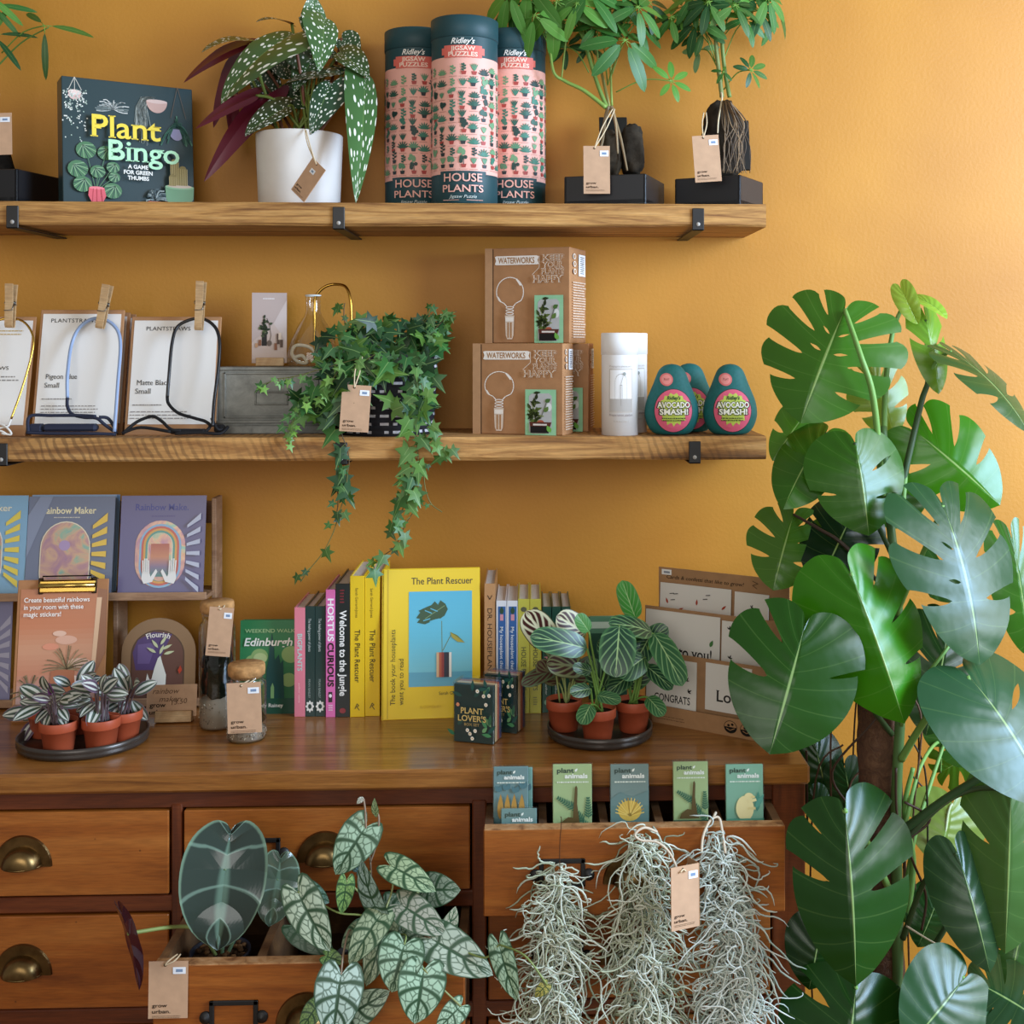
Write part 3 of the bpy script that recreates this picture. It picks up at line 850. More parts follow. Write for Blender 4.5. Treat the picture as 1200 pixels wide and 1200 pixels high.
bl = [  # base px, tip px, y base, y tip, normal, width px, colour, bend
    ((343, 40), (259, 122), -.14, -.22, (-.40, -1, .6), 74, '42602f', .6),
    ((380, 22), (374, 84), -.13, -.20, (.5, -1, .4), 44, '44663a', .5),
    ((372, 30), (366, -8), -.12, -.12, (.6, -1, .2), 34, '44663a', -.3),
    ((428, 90), (417, 238), -.13, -.225, (.35, -1, .25), 40, '456d3b', .45),
    ((398, 62), (432, 92), -.11, -.14, (.3, -1, .6), 40, GB, .6),
    ((296, 48), (236, 62), -.08, -.12, (-.2, -.6, 1), 34, '5a5c2c', .9),
    ((290, 52), (215, 97), -.07, -.12, (.3, .8, -.6), 30, GB, -.5),
    ((342, 28), (300, 26), -.06, -.10, (0, -.4, 1), 30, GB2, .8),
    ((285, 70), (250, 150), -.06, -.07, (.4, .9, -.2), 34, GB, -.4),
    ((312, 112), (239, 213), -.11, -.15, (.3, .9, .2), 34, GB, -.45),
    ((300, 112), (229, 151), -.12, -.17, (.2, .8, -.5), 26, GB, -.3),
    ((338, 125), (287, 160), -.13, -.17, (-.2, -1, .6), 40, '3a4a2a', .5),
    ((388, 98), (364, 158), -.15, -.18, (.1, -1, .3), 40, '2f4c33', .4),
    ((402, 84), (335, 97), -.13, -.14, (0, -.7, 1), 34, '2b4632', .3),
    ((416, 98), (423, 158), -.09, -.10, (-.3, -1, .1), 28, '33492c', .3),
    ((268, 110), (272, 180), -.07, -.06, (.5, .8, 0), 24, GB, .3),
    ((375, 40), (350, 20), -.09, -.10, (.2, -1, .8), 36, GB, .3),
    ((350, 60), (398, 66), -.09, -.10, (0, -1, .7), 40, '3a5a30', .4),
    ((300, 90), (330, 118), -.08, -.09, (0, -1, .5), 40, '30482c', .4),
    ((345, 85), (310, 70), -.07, -.08, (0, -1, .6), 46, '33502e', .3),
    ((360, 110), (315, 128), -.09, -.11, (-.1, -1, .6), 40, '2c4428', .4), ((395, 110), (350, 122), -.08, -.10, (0, -1, .5), 38, '2a3f26', .4), ((330, 100), (300, 145), -.08, -.10, (-.3, -1, .3), 34, '33482a', .4),
    ((372, 62), (345, 108), -.10, -.13, (-.2, -1, .3), 40, '3a5630', .4), ((400, 45), (420, 70), -.08, -.09, (.3, -1, .3), 34, '33502e', .4),
]
o0 = pt(351, by, Z_TOP)
sb = B()
random.seed(5)
for i, (pb, ptp, y0, y1, nn, wd, col, bd) in enumerate(bl):
    A, T_ = P(*pb, y0), P(*ptp, y1)
    b = B(); leaf(b, A - o0, T_ - o0, nn, wd * mpp(y0), ('wing_a', 'wing_b') if i % 2 else ('wing_b', 'wing_a'), bd, .18, .15, .015, col=col, ns=16, nu=6)
    b.build('leaf', L_BEG, beg)
    r0 = V((random.uniform(-.03, .03), random.uniform(-.02, .02), H - .015))
    mid = (r0 + (A - o0)) / 2 + V(((A - o0).x * .15, 0, .03))
    sb.tube(curve([r0, mid, A - o0], 5), .0028, 6, '6f8038' if i % 3 else '7a4a34')
sb.build('stem', STEM, beg)
swing_tag('brown swing tag hanging on the white begonia pot', (353, 172), (368, 187), (341, 222), -.205, (358, 152), -.185, dy=-.02, stick=(.3, .2, .6, .32))

# ---- umbrella plants rooted on dark rock, each in a black tray
BLACKTRAY = paint('black_glaze', .45, .5, nz=.1, nscale=15)
def tray(px, y, rz, w, d, h, label):
    b = B(); t = .006; c = '17181b'
    b.box((-w / 2, -d / 2, 0), (w / 2, d / 2, .012), c, bev=.002)
    for x0, x1, y0, y1 in ((-w / 2, w / 2, -d / 2, -d / 2 + t), (-w / 2, w / 2, d / 2 - t, d / 2), (-w / 2, -w / 2 + t, -d / 2, d / 2), (w / 2 - t, w / 2, -d / 2, d / 2)):
        b.box((x0, y0, .002), (x1, y1, h), c, bev=.0015)
    b.box((-w / 2 + t, -d / 2 + t, .01), (w / 2 - t, d / 2 - t, h * .72), '0d1014')
    o = b.build('bonsai_tray', BLACKTRAY, loc=pt(px, y, Z_TOP)); o.rotation_euler = (0, 0, rz)
    return tag(o, label, 'tray', 'black rock-plant trays')
tray(721, -.108, -.33, .146, .142, .053, 'black square tray under umbrella plant, next to the puzzle tubes')
tray(843, -.108, -.52, .122, .118, .053, 'black square tray at right end of upper shelf')
tray(8, -.105, -.22, .13, .13, .058, 'black square tray at left edge of upper shelf')

ROCK = paint('dark_peat_rock', .95, .15, nz=.6, nscale=45, bump=1.0)
def lump(b, c, r, seed, col='2b2620', top=.6, n=22, m=16):
    vs = []; fs = []
    for i in range(m + 1):
        ph = pi * i / m
        for k in range(n):
            a = 2 * pi * k / n
            d = V((sin(ph) * cos(a), sin(ph) * sin(a), -cos(ph)))
            q = [abs(t) ** .7 * (1 if t > 0 else -1) for t in d]
            f = 1 + .28 * NZ.noise(d * 2.2 + V((seed,) * 3)) + .12 * NZ.noise(d * 6 + V((seed,) * 3))
            tp = 1 - (1 - top) * max(0, q[2] * .5 + .5)
            vs.append((c[0] + q[0] * r[0] * f * tp, c[1] + q[1] * r[1] * f * tp, c[2] + q[2] * r[2] * (1 + (f - 1) * .4)))
    for i in range(m):
        for k in range(n):
            l = (k + 1) % n; fs.append((i * n + k, i * n + l, (i + 1) * n + l, (i + 1) * n + k))
    b.add(vs, fs, col, 0, None, True)
def palm(b, sb, hub, stalk, nrm, n, L, wf=.36, col='3f7a2a', spread=5.6, droop=.25, tw=0.0, petiole=True):
    """umbrella leaf: n leaflets round a hub"""
    nrm = V(nrm).normalized(); a = (V(stalk) - V(hub)); a = a - nrm * a.dot(nrm)
    if a.length < 1e-5: a = V((0, 0, -1)) - nrm * -nrm.z
    a.normalize(); s = nrm.cross(a)
    for i in range(n):
        an = pi + (i - (n - 1) / 2) * spread / n + tw
        d = (a * cos(an) + s * sin(an) - nrm * droop).normalized()
        l = L * (1 - .25 * abs(i - (n - 1) / 2) / n) * random.uniform(.85, 1.05)
        p0 = V(hub) + d * L * .16; p1 = V(hub) + d * (l + L * .16)
        if abs(droop) > .1: p1 = p1 + V((0, 0, -1)) * droop * l * .35
        leaf(b, p0, p1, nrm + rv(.25), l * wf, 'ellipse', .5, .1, .1, 0, col=mixc(col, random.choice(['1f4a18', '6fa040', col]), random.random() * .45), ns=5, nu=2)
        sb.tube([hub, p0], .0008, 4, '6f9a3c')
    if petiole: sb.tube(curve([stalk, (V(stalk) + V(hub)) / 2 + V((0, 0, .012)), hub], 5), .0012, 5, '6a8f3a')
def umbrella(label, px, y, hubs, trunks, rockf, seed, slate=None):
    random.seed(seed)
    o0 = pt(px, y, Z_TOP + .038)
    t = thing('umbrella_plant', label, 'potted plant', o0, group='umbrella plants growing on rocks')
    b = B(); rockf(b, o0); b.build('rock', ROCK, t)
    if slate:
        b = B(); (a, c, d, yy) = slate
        A, Bp, D = P(*a, yy) - o0, P(*c, yy) - o0, P(*d, yy + .02) - o0
        mm, w_, h_ = Fr(A, Bp, D); b.box((0, 0, -.006), (w_, h_, 0), '15130f', T=mm, bev=.001); b.build('slate', BLACKTRAY, t)
    sb = B(); fb = B(); rb = B()
    for tr, r0, r1, col in trunks:
        pts = curve([P(x, yy, dd) - o0 for x, yy, dd in tr], 6)
        sb.tube(pts, [r0 + (r1 - r0) * i / (len(pts) - 1) for i in range(len(pts))], 7, col)
    for hx, hy, hd, sx, sy, nrm, nl, L, col, dr in hubs:
        palm(fb, sb, P(hx, hy, hd) - o0, P(sx, sy, y) - o0, nrm, nl, L * mpp(y), wf=.17 if seed == 44 else .36, col=col, droop=dr)
    fb.build('foliage', L_PLAIN, t); sb.build('stem', STEM, t)
    return t, o0, rb
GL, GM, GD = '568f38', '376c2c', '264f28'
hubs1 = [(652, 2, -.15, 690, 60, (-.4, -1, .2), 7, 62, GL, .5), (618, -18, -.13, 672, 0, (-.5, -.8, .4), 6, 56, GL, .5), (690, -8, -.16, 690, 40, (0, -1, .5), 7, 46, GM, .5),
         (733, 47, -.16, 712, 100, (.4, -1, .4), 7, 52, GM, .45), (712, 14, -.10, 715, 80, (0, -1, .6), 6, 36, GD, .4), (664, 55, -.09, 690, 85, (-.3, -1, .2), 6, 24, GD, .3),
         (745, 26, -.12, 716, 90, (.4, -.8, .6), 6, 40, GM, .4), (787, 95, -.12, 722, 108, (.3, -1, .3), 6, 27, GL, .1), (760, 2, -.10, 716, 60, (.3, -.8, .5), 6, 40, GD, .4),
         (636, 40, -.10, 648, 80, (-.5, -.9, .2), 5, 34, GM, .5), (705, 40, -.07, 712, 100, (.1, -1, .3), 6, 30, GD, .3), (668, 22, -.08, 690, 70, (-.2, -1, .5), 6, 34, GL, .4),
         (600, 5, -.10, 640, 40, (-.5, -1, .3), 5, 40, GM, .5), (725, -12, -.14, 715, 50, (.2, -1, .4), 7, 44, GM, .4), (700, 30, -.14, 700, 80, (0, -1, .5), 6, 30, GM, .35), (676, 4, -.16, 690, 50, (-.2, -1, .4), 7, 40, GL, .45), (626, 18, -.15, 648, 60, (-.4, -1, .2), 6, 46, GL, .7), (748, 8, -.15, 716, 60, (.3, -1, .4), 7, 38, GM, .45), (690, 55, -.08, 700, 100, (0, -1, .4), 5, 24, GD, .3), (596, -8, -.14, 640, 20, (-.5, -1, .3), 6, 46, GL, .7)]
tr1 = [([(712, 128, -.11), (700, 98, -.11), (684, 45, -.11), (670, -15, -.12)], .0042, .003, '6d8c3c'),
       ([(710, 126, -.12), (684, 106, -.12), (662, 95, -.12), (648, 82, -.13), (645, 35, -.12), (652, 2, -.15)], .0042, .0016, '7a9a44'),
       ([(714, 126, -.10), (706, 90, -.10), (694, 40, -.10), (680, -15, -.10)], .003, .002, '8a8a4a'),
       ([(717, 124, -.11), (715, 60, -.11), (716, -15, -.11)], .0022, .0015, '86a04a'),
       ([(658, 92, -.12), (664, 40, -.12), (668, 10, -.11)], .0016, .0012, '86a04a'),
       ([(713, 125, -.11), (709, 140, -.115), (706, 165, -.125), (700, 185, -.13)], .004, .002, '7d6a4c'),
       ([(716, 125, -.11), (722, 145, -.12), (728, 165, -.13), (735, 200, -.135)], .004, .0018, '8a7556'),
       ([(718, 127, -.12), (722, 150, -.135), (724, 180, -.14)], .0028, .0014, 'a08a68')]
def rk1(b, o0):
    c = P(741, 176, -.10) - o0; lump(b, c, (.021, .03, .046), 2.0, '3a332a', .95)
    c = P(715, 180, -.10) - o0; lump(b, c, (.022, .03, .042), 6.0, '41382c', .8)
umb, o1, _ = umbrella('tall umbrella plant on dark rock, arching over the puzzle tubes', 716, -.11, hubs1, tr1, rk1, 21, ((703, 184, -.115), (735, 184, -.115), (699, 136, -.115))[0:0] or ((703, 186), (736, 186), (699, 137), -.075))
hubs2 = [(880, 82, -.13, 848, 105, (.3, -1, .3), 7, 22, GD, .15), (874, 22, -.13, 848, 70, (.3, -1, .5), 7, 32, GM, .3), (816, 26, -.13, 838, 72, (-.4, -1, .4), 7, 36, GD, .4),
         (848, 84, -.14, 846, 100, (0, -1, .5), 4, 14, GM, .3), (800, 8, -.10, 838, 40, (-.4, -.8, .5), 6, 34, GL, .3), (850, -6, -.13, 846, 30, (.1, -1, .6), 7, 40, GL, .35),
         (900, -4, -.12, 850, 25, (.5, -1, .4), 7, 38, GM, .45), (820, 58, -.09, 840, 78, (-.4, -1, .1), 4, 24, '7fa87a', .3), (830, 2, -.15, 845, 30, (-.2, -1, .5), 7, 34, GD, .4),
         (910, 5, -.1, 860, 20, (.6, -.8, .3), 4, 46, GM, .6), (786, 20, -.12, 830, 50, (-.5, -.8, .4), 5, 30, GM, .4), (862, 6, -.15, 848, 40, (.2, -1, .5), 7, 34, GD, .35), (812, -4, -.13, 838, 30, (-.3, -1, .4), 7, 36, GM, .4), (890, 12, -.12, 850, 40, (.4, -1, .4), 7, 32, GD, .3), (825, 36, -.12, 842, 80, (-.3, -1, .4), 6, 28, GD, .4)]
tr2 = [([(846, 114, -.11), (842, 80, -.11), (838, 40, -.11), (834, -15, -.12)], .0042, .0034, '7f8a50'), ([(855, 114, -.11), (849, 80, -.11), (846, 40, -.115), (848, -15, -.11)], .004, .003, '6d8440'),
       ([(845, 108, -.11), (846, 116, -.13), (842, 140, -.15), (841, 156, -.155)], .0018, .0012, 'd9c8a6')]
for i in range(16):
    x = 850 + i * 1.6; tr2.append(([(846 + i * .6, 118, -.13 - i * .002), (x + random.uniform(-8, 8), 145, -.152), (x + random.uniform(-9, 9), 172, -.155), (x + random.uniform(-8, 6), 203, -.15)], .0012, .0006, random.choice(['6a543a', '8a7050', '4f3d2a'])))
def rk2(b, o0):
    c = P(846, 164, -.105) - o0; lump(b, c, (.046, .04, .068), 9.0, '332c24', .66)
umbrella('umbrella plant on tall rounded root-covered rock at shelf end', 846, -.105, hubs2, tr2, rk2, 33, ((868, 199), (880, 199), (872, 141), -.1))
hubs3 = [(52, 30, -.14, 2, 62, (.2, -1, .3), 3, 52, '33501f', .55), (-10, 5, -.12, -8, 60, (.2, -1, .4), 6, 48, GM, .3), (-8, 40, -.14, -10, 80, (.3, -1, .5), 5, 48, GD, .2), (-20, -10, -.12, -10, 40, (.2, -1, .4), 6, 50, GL, .3)]
tr3 = [([(-2, 190, -.11), (-6, 130, -.11), (-4, 70, -.11), (-8, -10, -.11)], .004, .003, '6d8440'), ([(-5, 80, -.11), (25, 50, -.12), (57, 32, -.14)], .0016, .0011, '5a7a34')]
def rk3(b, o0):
    c = P(-6, 190, -.105) - o0; lump(b, c, (.035, .03, .03), 4.0, '221d18', .7)
umbrella('narrow-leaved umbrella plant cut off by left photo edge', 0, -.105, hubs3, tr3, rk3, 44)
swing_tag('brown swing tag in front of rock, right of the puzzle tubes', (690, 171), (721, 171), (684, 227), -.19, (719, 128), -.13)
swing_tag('brown swing tag on rounded root-covered rock', (821, 159), (852, 157), (815, 214), -.20, (826, 132), -.15)
swing_tag('brown swing tag at left edge of upper shelf', (-20, 133), (15, 132), (-21, 182), -.19, (-2, 110), -.13, words=False)
# ================================================================== lower shelf
MB_ = lambda y: mpp(y)
PAPER = 'e9e5de'
def pack(label, lx, rx, tx, ty, y0, lean, box, draw, papercol=PAPER):
    m, w, h = stand(lx, rx, y0, y0, Z_MID, tx, ty, lean)
    t = thing('plant_support_pack', label, 'card pack', group='plant support packs', mat=m)
    b = B(); b.box((0, 0, -.004), (w, h, 0), 'b0835c', bev=.001); b.build('backing_card', KRAFT, t)
    b = B(); e = .035
    b.box((w * e, h * .09, .0002), (w * (1 - e), h * (1 - .035), .0012), papercol)
    k = K(b, w, h, box, z=.0014); draw(k); b.build('paper_sheet', PRINT, t)
    return t
INK = '3b3a38'
def draw_pigeon(k):
    k.text('PLANTSTRAWS', 52, 378, 4.4, INK, w=56, bold=.005, space=1.1)
    k.text('Pigeon Blue', 50.5, 443.5, 5.6, INK, w=38, serif=True); k.text('Small', 50, 453.5, 5.6, INK, w=18, serif=True)
    k.fine(48, 466.5, 36, 1, 4, '8f8a85', .3, .0); k.fine(48, 474.5, 69, 3, 3.6, '9a948f', .3, .1)
def draw_matte(k):
    k.text('PLANTSTRAWS', 170, 387, 4.4, INK, w=51, bold=.005)
    k.text('Matte Black', 163, 448, 5.6, INK, w=39, serif=True); k.text('Small', 162, 457.5, 5.6, INK, w=18, serif=True)
    k.fine(160, 470, 33, 1, 4, '8f8a85', .3, .0); k.fine(158, 477.5, 70, 3, 3.6, '9a948f', .3, .1)
def draw_gold(k):
    k.text('PLANTSTRAWS', -50, 433, 4.0, INK, w=56, bold=.005); k.fine(-50, 441, 70, 2, 4, '8f8a85', .35, .1)
    k.fine(-30, 388, 50, 2, 4, 'c9a96a', .3, .2)
nop = lambda k: None
pack('brown-backed card pack behind gold hoop at left shelf edge', -66, 29, -58, 371, -.165, .05, (-66, 371, 34, 508), draw_gold)
pack('brown-backed card pack behind the blue hoop, foremost of three', 36, 136, 40.5, 363, -.16, .045, (38, 363, 140, 508), draw_pigeon)
pack('brown-backed card pack right behind the one with the blue hoop', 45, 143, 50, 366, -.135, .045, (38, 363, 140, 508), nop)
pack('brown-backed card pack rearmost of three behind the blue hoop', 55, 150, 58, 368, -.11, .045, (38, 363, 140, 508), nop)
pack('brown-backed card pack behind the black hoop, beside grey metal box', 145, 252, 159, 371, -.155, .045, (152, 371, 256, 503), draw_matte)

WIRE = paint('coated_wire', .35, .5); GOLDW = paint('gold_wire', .25, .5, metal=1.0)
CORDM = paint('elastic_cord', .7, .3)
def hoop(label, top, col, r, low, lcol, cords, mats=None, straps=()):
    t = thing('plant_hoop', label, 'plant hoop', pt(top[0][0], -.17, Z_MID), group='wire plant hoops')
    b = B(); b.tube(curve([P(x, y, d - .011) for x, y, d in top], 6), r, 8, col)
    W(b, 'wire', mats or WIRE, t)
    b = B()
    for c in [low] + cords: b.tube(curve([P(x, y, d) for x, y, d in c], 6), r * .95, 7, lcol)
    for x0, y0, x1, y1, d in straps:
        A, Bq = P(x0, y1, d), P(x1, y0, d); b.box((A.x, d, A.z), (Bq.x, d + .02, Bq.z), lcol, bev=.004)
    W(b, 'cord', CORDM, t)
    return t
hoop('pale blue wire plant hoop with navy cord', [(79, 466, -.165), (79, 440, -.16), (84, 403, -.135), (95, 382, -.125), (113, 373, -.12), (132, 380, -.125), (141, 400, -.135), (138, 450, -.16), (134, 506, -.185)], '8fa3c4', .0030,
     [(79, 466, -.165), (79, 476, -.17), (84, 485, -.178), (98, 489, -.185), (113, 490, -.19), (122, 497, -.19), (133, 505, -.19)], '272b3d',
     [[(33, 506, -.20), (35, 488, -.19), (60, 487, -.185), (95, 487, -.185), (112, 488, -.19)], [(116, 489, -.19), (126, 490, -.185), (133, 499, -.185), (136, 508, -.19)], [(31, 507, -.20), (60, 508, -.20), (100, 508, -.20), (136, 509, -.195)]], straps=((32, 497, 49, 508, -.195), (49, 497, 112, 506, -.197)))
hoop('black wire plant hoop with black cord, beside grey metal box', [(196, 466, -.165), (198, 440, -.16), (202, 400, -.14), (210, 381, -.125), (233, 373, -.12), (250, 381, -.125), (257, 398, -.135), (256, 430, -.15), (251, 470, -.17), (249, 500, -.185)], '171618', .0029,
     [(196, 466, -.165), (198, 474, -.17), (209, 484, -.18), (228, 490, -.185), (241, 494, -.188), (246, 500, -.19), (238, 508, -.195)], '161517',
     [[(145, 507, -.20), (158, 496, -.19), (170, 490, -.185), (180, 488, -.185), (190, 494, -.19), (200, 503, -.198), (212, 505, -.198)], [(143, 508, -.20), (165, 501, -.195), (200, 506, -.2)], [(205, 508, -.20), (235, 507, -.198), (258, 508, -.195), (267, 500, -.18)], [(248, 490, -.185), (255, 503, -.19), (264, 502, -.18)]], straps=((197, 503, 240, 509, -.2), (250, 498, 262, 508, -.18)))
hoop('gold wire plant hoop cut by the left photo edge', [(-22, 492, -.18), (-30, 440, -.17), (-22, 390, -.15), (0, 375, -.14), (15, 373, -.135), (30, 379, -.14), (39, 396, -.15), (36, 420, -.16), (25, 458, -.175), (13, 491, -.19)], 'c9a24a', .0019,
     [(13, 491, -.19), (11, 496, -.192), (8, 500, -.195), (-10, 503, -.198)], 'dedad2',
     [[(-15, 495, -.19), (0, 497, -.195), (9, 502, -.2), (13, 509, -.2), (2, 508, -.2)], [(-12, 508, -.2), (0, 505, -.2), (8, 509, -.2)]], GOLDW)
def peg(label, x0, y0, x1, y1, d):
    """wooden clothes peg from top pixel to bottom pixel"""
    A, Z = P(x0, y0, d), P(x1, y1, d - .004)
    up = (A - Z); L = up.length; up.normalize(); x = V((1, 0, 0)); x = (x - up * x.dot(up)).normalized(); z = x.cross(up)
    m = Matrix((x, up, z)).transposed().to_4x4(); m.translation = Z
    t = thing('clothes_peg', label, 'clothes peg', group='wooden clothes pegs', mat=m); w = .0062
    for sg, nm in ((1, 'front'), (-1, 'back')):
        b = B(); pr = [(0, .001), (.02, .004), (.5, .0035), (1, .0075), (1, .0125), (.6, .009), (.35, .0085), (.05, .0075), (0, .005)]
        vs = [(-w, y * L, sg * z_) for y, z_ in pr] + [(w, y * L, sg * z_) for y, z_ in pr]; q = len(pr)
        b.add(vs, [tuple(range(q)), tuple(range(2 * q - 1, q - 1, -1))] + [(i, (i + 1) % q, q + (i + 1) % q, q + i) for i in range(q)], 'ffffff')
        b.build('jaw', LIGHTWOOD, t)
    b = B(); y = L * .56
    b.tube([(-w * 1.5 + 3 * w * i / 30, y + .0042 * cos(i * 1.6), .0042 * sin(i * 1.6)) for i in range(31)], .0007, 5, '8f8d88')
    b.tube([(w * 1.1, y, .004), (w * 1.15, y - .012, .0105), (-w * 1.1, y - .013, .0105)], .0008, 5, '8f8d88'); b.build('spring', METAL, t)
peg('wooden clothes peg clipped on the gold hoop', 13.5, 333, 11.5, 384, -.155)
peg('wooden clothes peg leaning on the blue hoop', 126.5, 334, 117, 385, -.142)
peg('wooden clothes peg on the black hoop', 236, 330, 233, 387, -.142)

# ---- galvanised box
n = N('galvanised_tin'); co = n.coord((1, 1, 1)); t1 = n.noise(18, co, 6, .8, .7); t2 = n.noise(5, co, 3)
c = n.mix(n.step(t2, .4, .65), n.ramp(t1, [(.3, '6c6d68'), (.55, '8e8f88'), (.75, 'a3a49c')]), n.ramp(t1, [(.3, '5b5c57'), (.7, '85867e')]))
n.link(c, n.p.inputs['Base Color']); n.setp(Metallic=.35, Roughness=.55); n.bump(t1, .25, .002); GREYTIN = n.m
ty0 = -.125; TX0, TX1 = pt(251, ty0, 0).x, pt(385, ty0, 0).x; TZ = P(300, 430, ty0).z
t = thing('galvanised_box', 'grey galvanised metal box with pressed rectangles, behind the ivy', 'metal box', ((TX0 + TX1) / 2, ty0 / 2, Z_MID))
b = B(); b.box((TX0, ty0, Z_MID), (TX1, -.02, TZ), bev=.003)
for ins, dd, wd in ((.0, .003, .006), (.0165, .0025, .004), (.047, .003, .003)):
    x0, x1, z0, z1 = TX0 + ins, TX1 - ins, Z_MID + .018 + ins * .55, TZ - ins * .55
    if ins > .04: z0, z1, x0, x1 = Z_MID + .05, TZ - .042, TX0 + .07, TX1 - .07
    for a in ((x0, z1 - wd, x1, z1), (x0, z0, x1, z0 + wd), (x0, z0, x0 + wd, z1), (x1 - wd, z0, x1, z1)):
        b.box((a[0], ty0 - dd, a[1]), (a[2], ty0 + .001, a[3]), bev=.001)
W(b, 'body', GREYTIN, t)
b = B(); b.box((TX0 + .004, ty0 - .006, Z_MID), (TX1 - .004, ty0 + .0005, Z_MID + .015), bev=.0015); W(b, 'bottom_lip', GREYTIN, t)

# ---- small picture card in a wooden block
m, w, h = stand(295, 336, -.085, -.075, TZ + .006, 304, 343, .012)
b = B(); b.box((0, 0, -.001), (w, h, 0), 'b7a49b'); k = K(b, w, h, (296, 342, 338, 424))
k.poly([(338, 350), (338, 400), (322, 378)], 'c9b9b1'); k.poly([(296, 400), (322, 378), (338, 400), (338, 424), (296, 424)], 'c3afa3')
k.fine(309, 349, 14, 1, 3, 'e6dcd6', .5, 0)
k.rect(308, 390, 314, 404, '26231f'); k.lift()
random.seed(2)
for i in range(26): k.leaf(311 + random.gauss(0, 2.4), 382 + random.gauss(0, 4.5), 5, 3, random.uniform(0, 6.3), random.choice(['3f4a2f', '55633c', '2f3826']), False)
k.line([(316, 404), (319, 392), (317, 378), (314, 372)], .6, '4a3c30'); k.ell(317, 401, 3, 3.4, '6a5a4f')
for x, y, q in ((300, 404, 5), (304, 402, 7), (323, 407, 8), (326, 400, 12), (330, 404, 9), (328, 395, 8)): k.rect(x, y - q + 2, x + 3.4, y + 2, random.choice(['8a5a40', 'd9c3ad', '5a463a', 'b98d6a']))
c_ = thing('picture_card', 'small pinkish picture card of a potted plant in a wooden block', 'card', mat=m)
b.build('card', PRINT, c_)
b = B(); b.box((w * .12, -.0058, -.012), (w * .92, .013, -.0012), bev=.001); b.box((w * .12, -.0058, .0012), (w * .92, .009, .010), bev=.001); b.build('wooden_holder', LIGHTWOOD, c_)

# ---- glass flask with brass siphon
fy = -.075; s = mpp(fy); FP = pt(367, fy, TZ + .0005)
t = thing('glass_flask', 'clear glass flask with a curved brass tube, standing on grey metal box', 'flask', FP)
prof = [(0, 0), (26, 0), (29.5, 3), (30, 8), (29, 16), (25, 30), (18, 46), (10.5, 58), (8.5, 64), (8.5, 80), (9.2, 82)]
b = B(); b.lathe([(r * s, z * s) for r, z in prof], 40); b.build('glass_body', GLASS, t)
b = B(); b.lathe([(8.6 * s, 81 * s), (9.6 * s, 82 * s), (9.0 * s, 83 * s), (8.2 * s, 82 * s)], 32, 'dfe6e4'); b.build('rim', paint('glass_rim', .1, .6), t)
b = B(); q = lambda x, y: ((x - 367) * s, -.004, (425 - y) * s)
b.tube(curve([q(369, 418), q(369, 380), q(369, 350), q(374, 339), q(383, 332), q(394, 330), (27 * s + .02, -.02, 91 * s), (46 * s, -.028, 74 * s), (47 * s, -.03, 40 * s)], 7), .0026, 8, 'b98f3e'); b.build('brass_tube', GOLDW, t)
b = B(); b.tube(curve([q(365, 420), q(371, 414), q(366, 405), q(356, 401), q(346, 402), q(343, 411), q(350, 420), q(360, 421), q(355, 413), q(346, 415)], 6), .0032, 7, 'd6c9ae'); b.build('cotton_wick', STRING, t)

# ---- ivy in a woven basket
iy = -.115; s = mpp(iy); IP = pt(452, iy, Z_MID)
ivy = thing('potted_ivy', 'bushy trailing ivy in black and white woven basket', 'potted plant', IP)
b = B(); n1, rows_ = 72, 30; vs = []; fs = []; cl = []
Rb, Rt, Hb = 54 * s, 60 * s, 92 * s
random.seed(9)
for i in range(rows_ + 1):
    f = i / rows_; r = Rb + (Rt - Rb) * f ** .7 + .0012 * (i % 2)
    for k_ in range(n1): a = 2 * pi * k_ / n1; vs.append((r * cos(a), r * sin(a), Hb * f))
for i in range(rows_):
    for k_ in range(n1):
        l = (k_ + 1) % n1; fs.append((i * n1 + k_, i * n1 + l, (i + 1) * n1 + l, (i + 1) * n1 + k_))
        cl.append('b9b5b8' if i % 3 == 1 and (k_ + i) % 3 != 0 and random.random() < .62 else '232226')
b.add(vs, fs, cl); b.lathe([(0, 0.001), (Rb, .001)], n1, '232226'); b.lathe([(Rt, Hb), (Rt - .006, Hb), (Rt - .01, Hb - .03), (0, Hb - .03)], n1, '232226')
b.build('basket', paint('woven_fibre', .8, .2, nz=.2, nscale=150, bump=.5), ivy)
fb = B(); sb = B(); random.seed(17)
IG = ['2a5f28', '224c26', '18401f', '377030', '2c6430', '153a1c']
def iv(p, sz, light=0.0, face=None, dn=None):
    n_ = face or V((random.uniform(-.7, .9), -1, random.uniform(-.1, .9)))
    d_ = dn or V((random.uniform(-1, 1), random.uniform(-.4, .1), random.uniform(-1.0, .5)))
    ivy_leaf(fb, p - IP, d_, n_, sz * s, mixc(random.choice(IG), '7fae45', light))
for cx, cy, rx, ry, nn, dd in ((470, 398, 52, 26, 62, -.16), (500, 388, 30, 16, 24, -.13), (400, 415, 34, 34, 46, -.20), (432, 408, 30, 36, 36, -.19), (372, 470, 30, 26, 28, -.21), (395, 450, 20, 25, 18, -.22), (475, 430, 26, 24, 22, -.20), (492, 450, 16, 40, 30, -.22), (440, 425, 18, 24, 18, -.215), (455, 420, 30, 18, 22, -.205), (470, 480, 14, 22, 9, -.215)):
    for i in range(nn):
        a = random.random() * 6.28; r = sqrt(random.random())
        y = dd + random.uniform(-.025, .06)
        iv(P(cx + rx * r * cos(a), cy + ry * r * sin(a), y), random.uniform(11, 24), random.choice([0, 0, 0, .1, .45]))
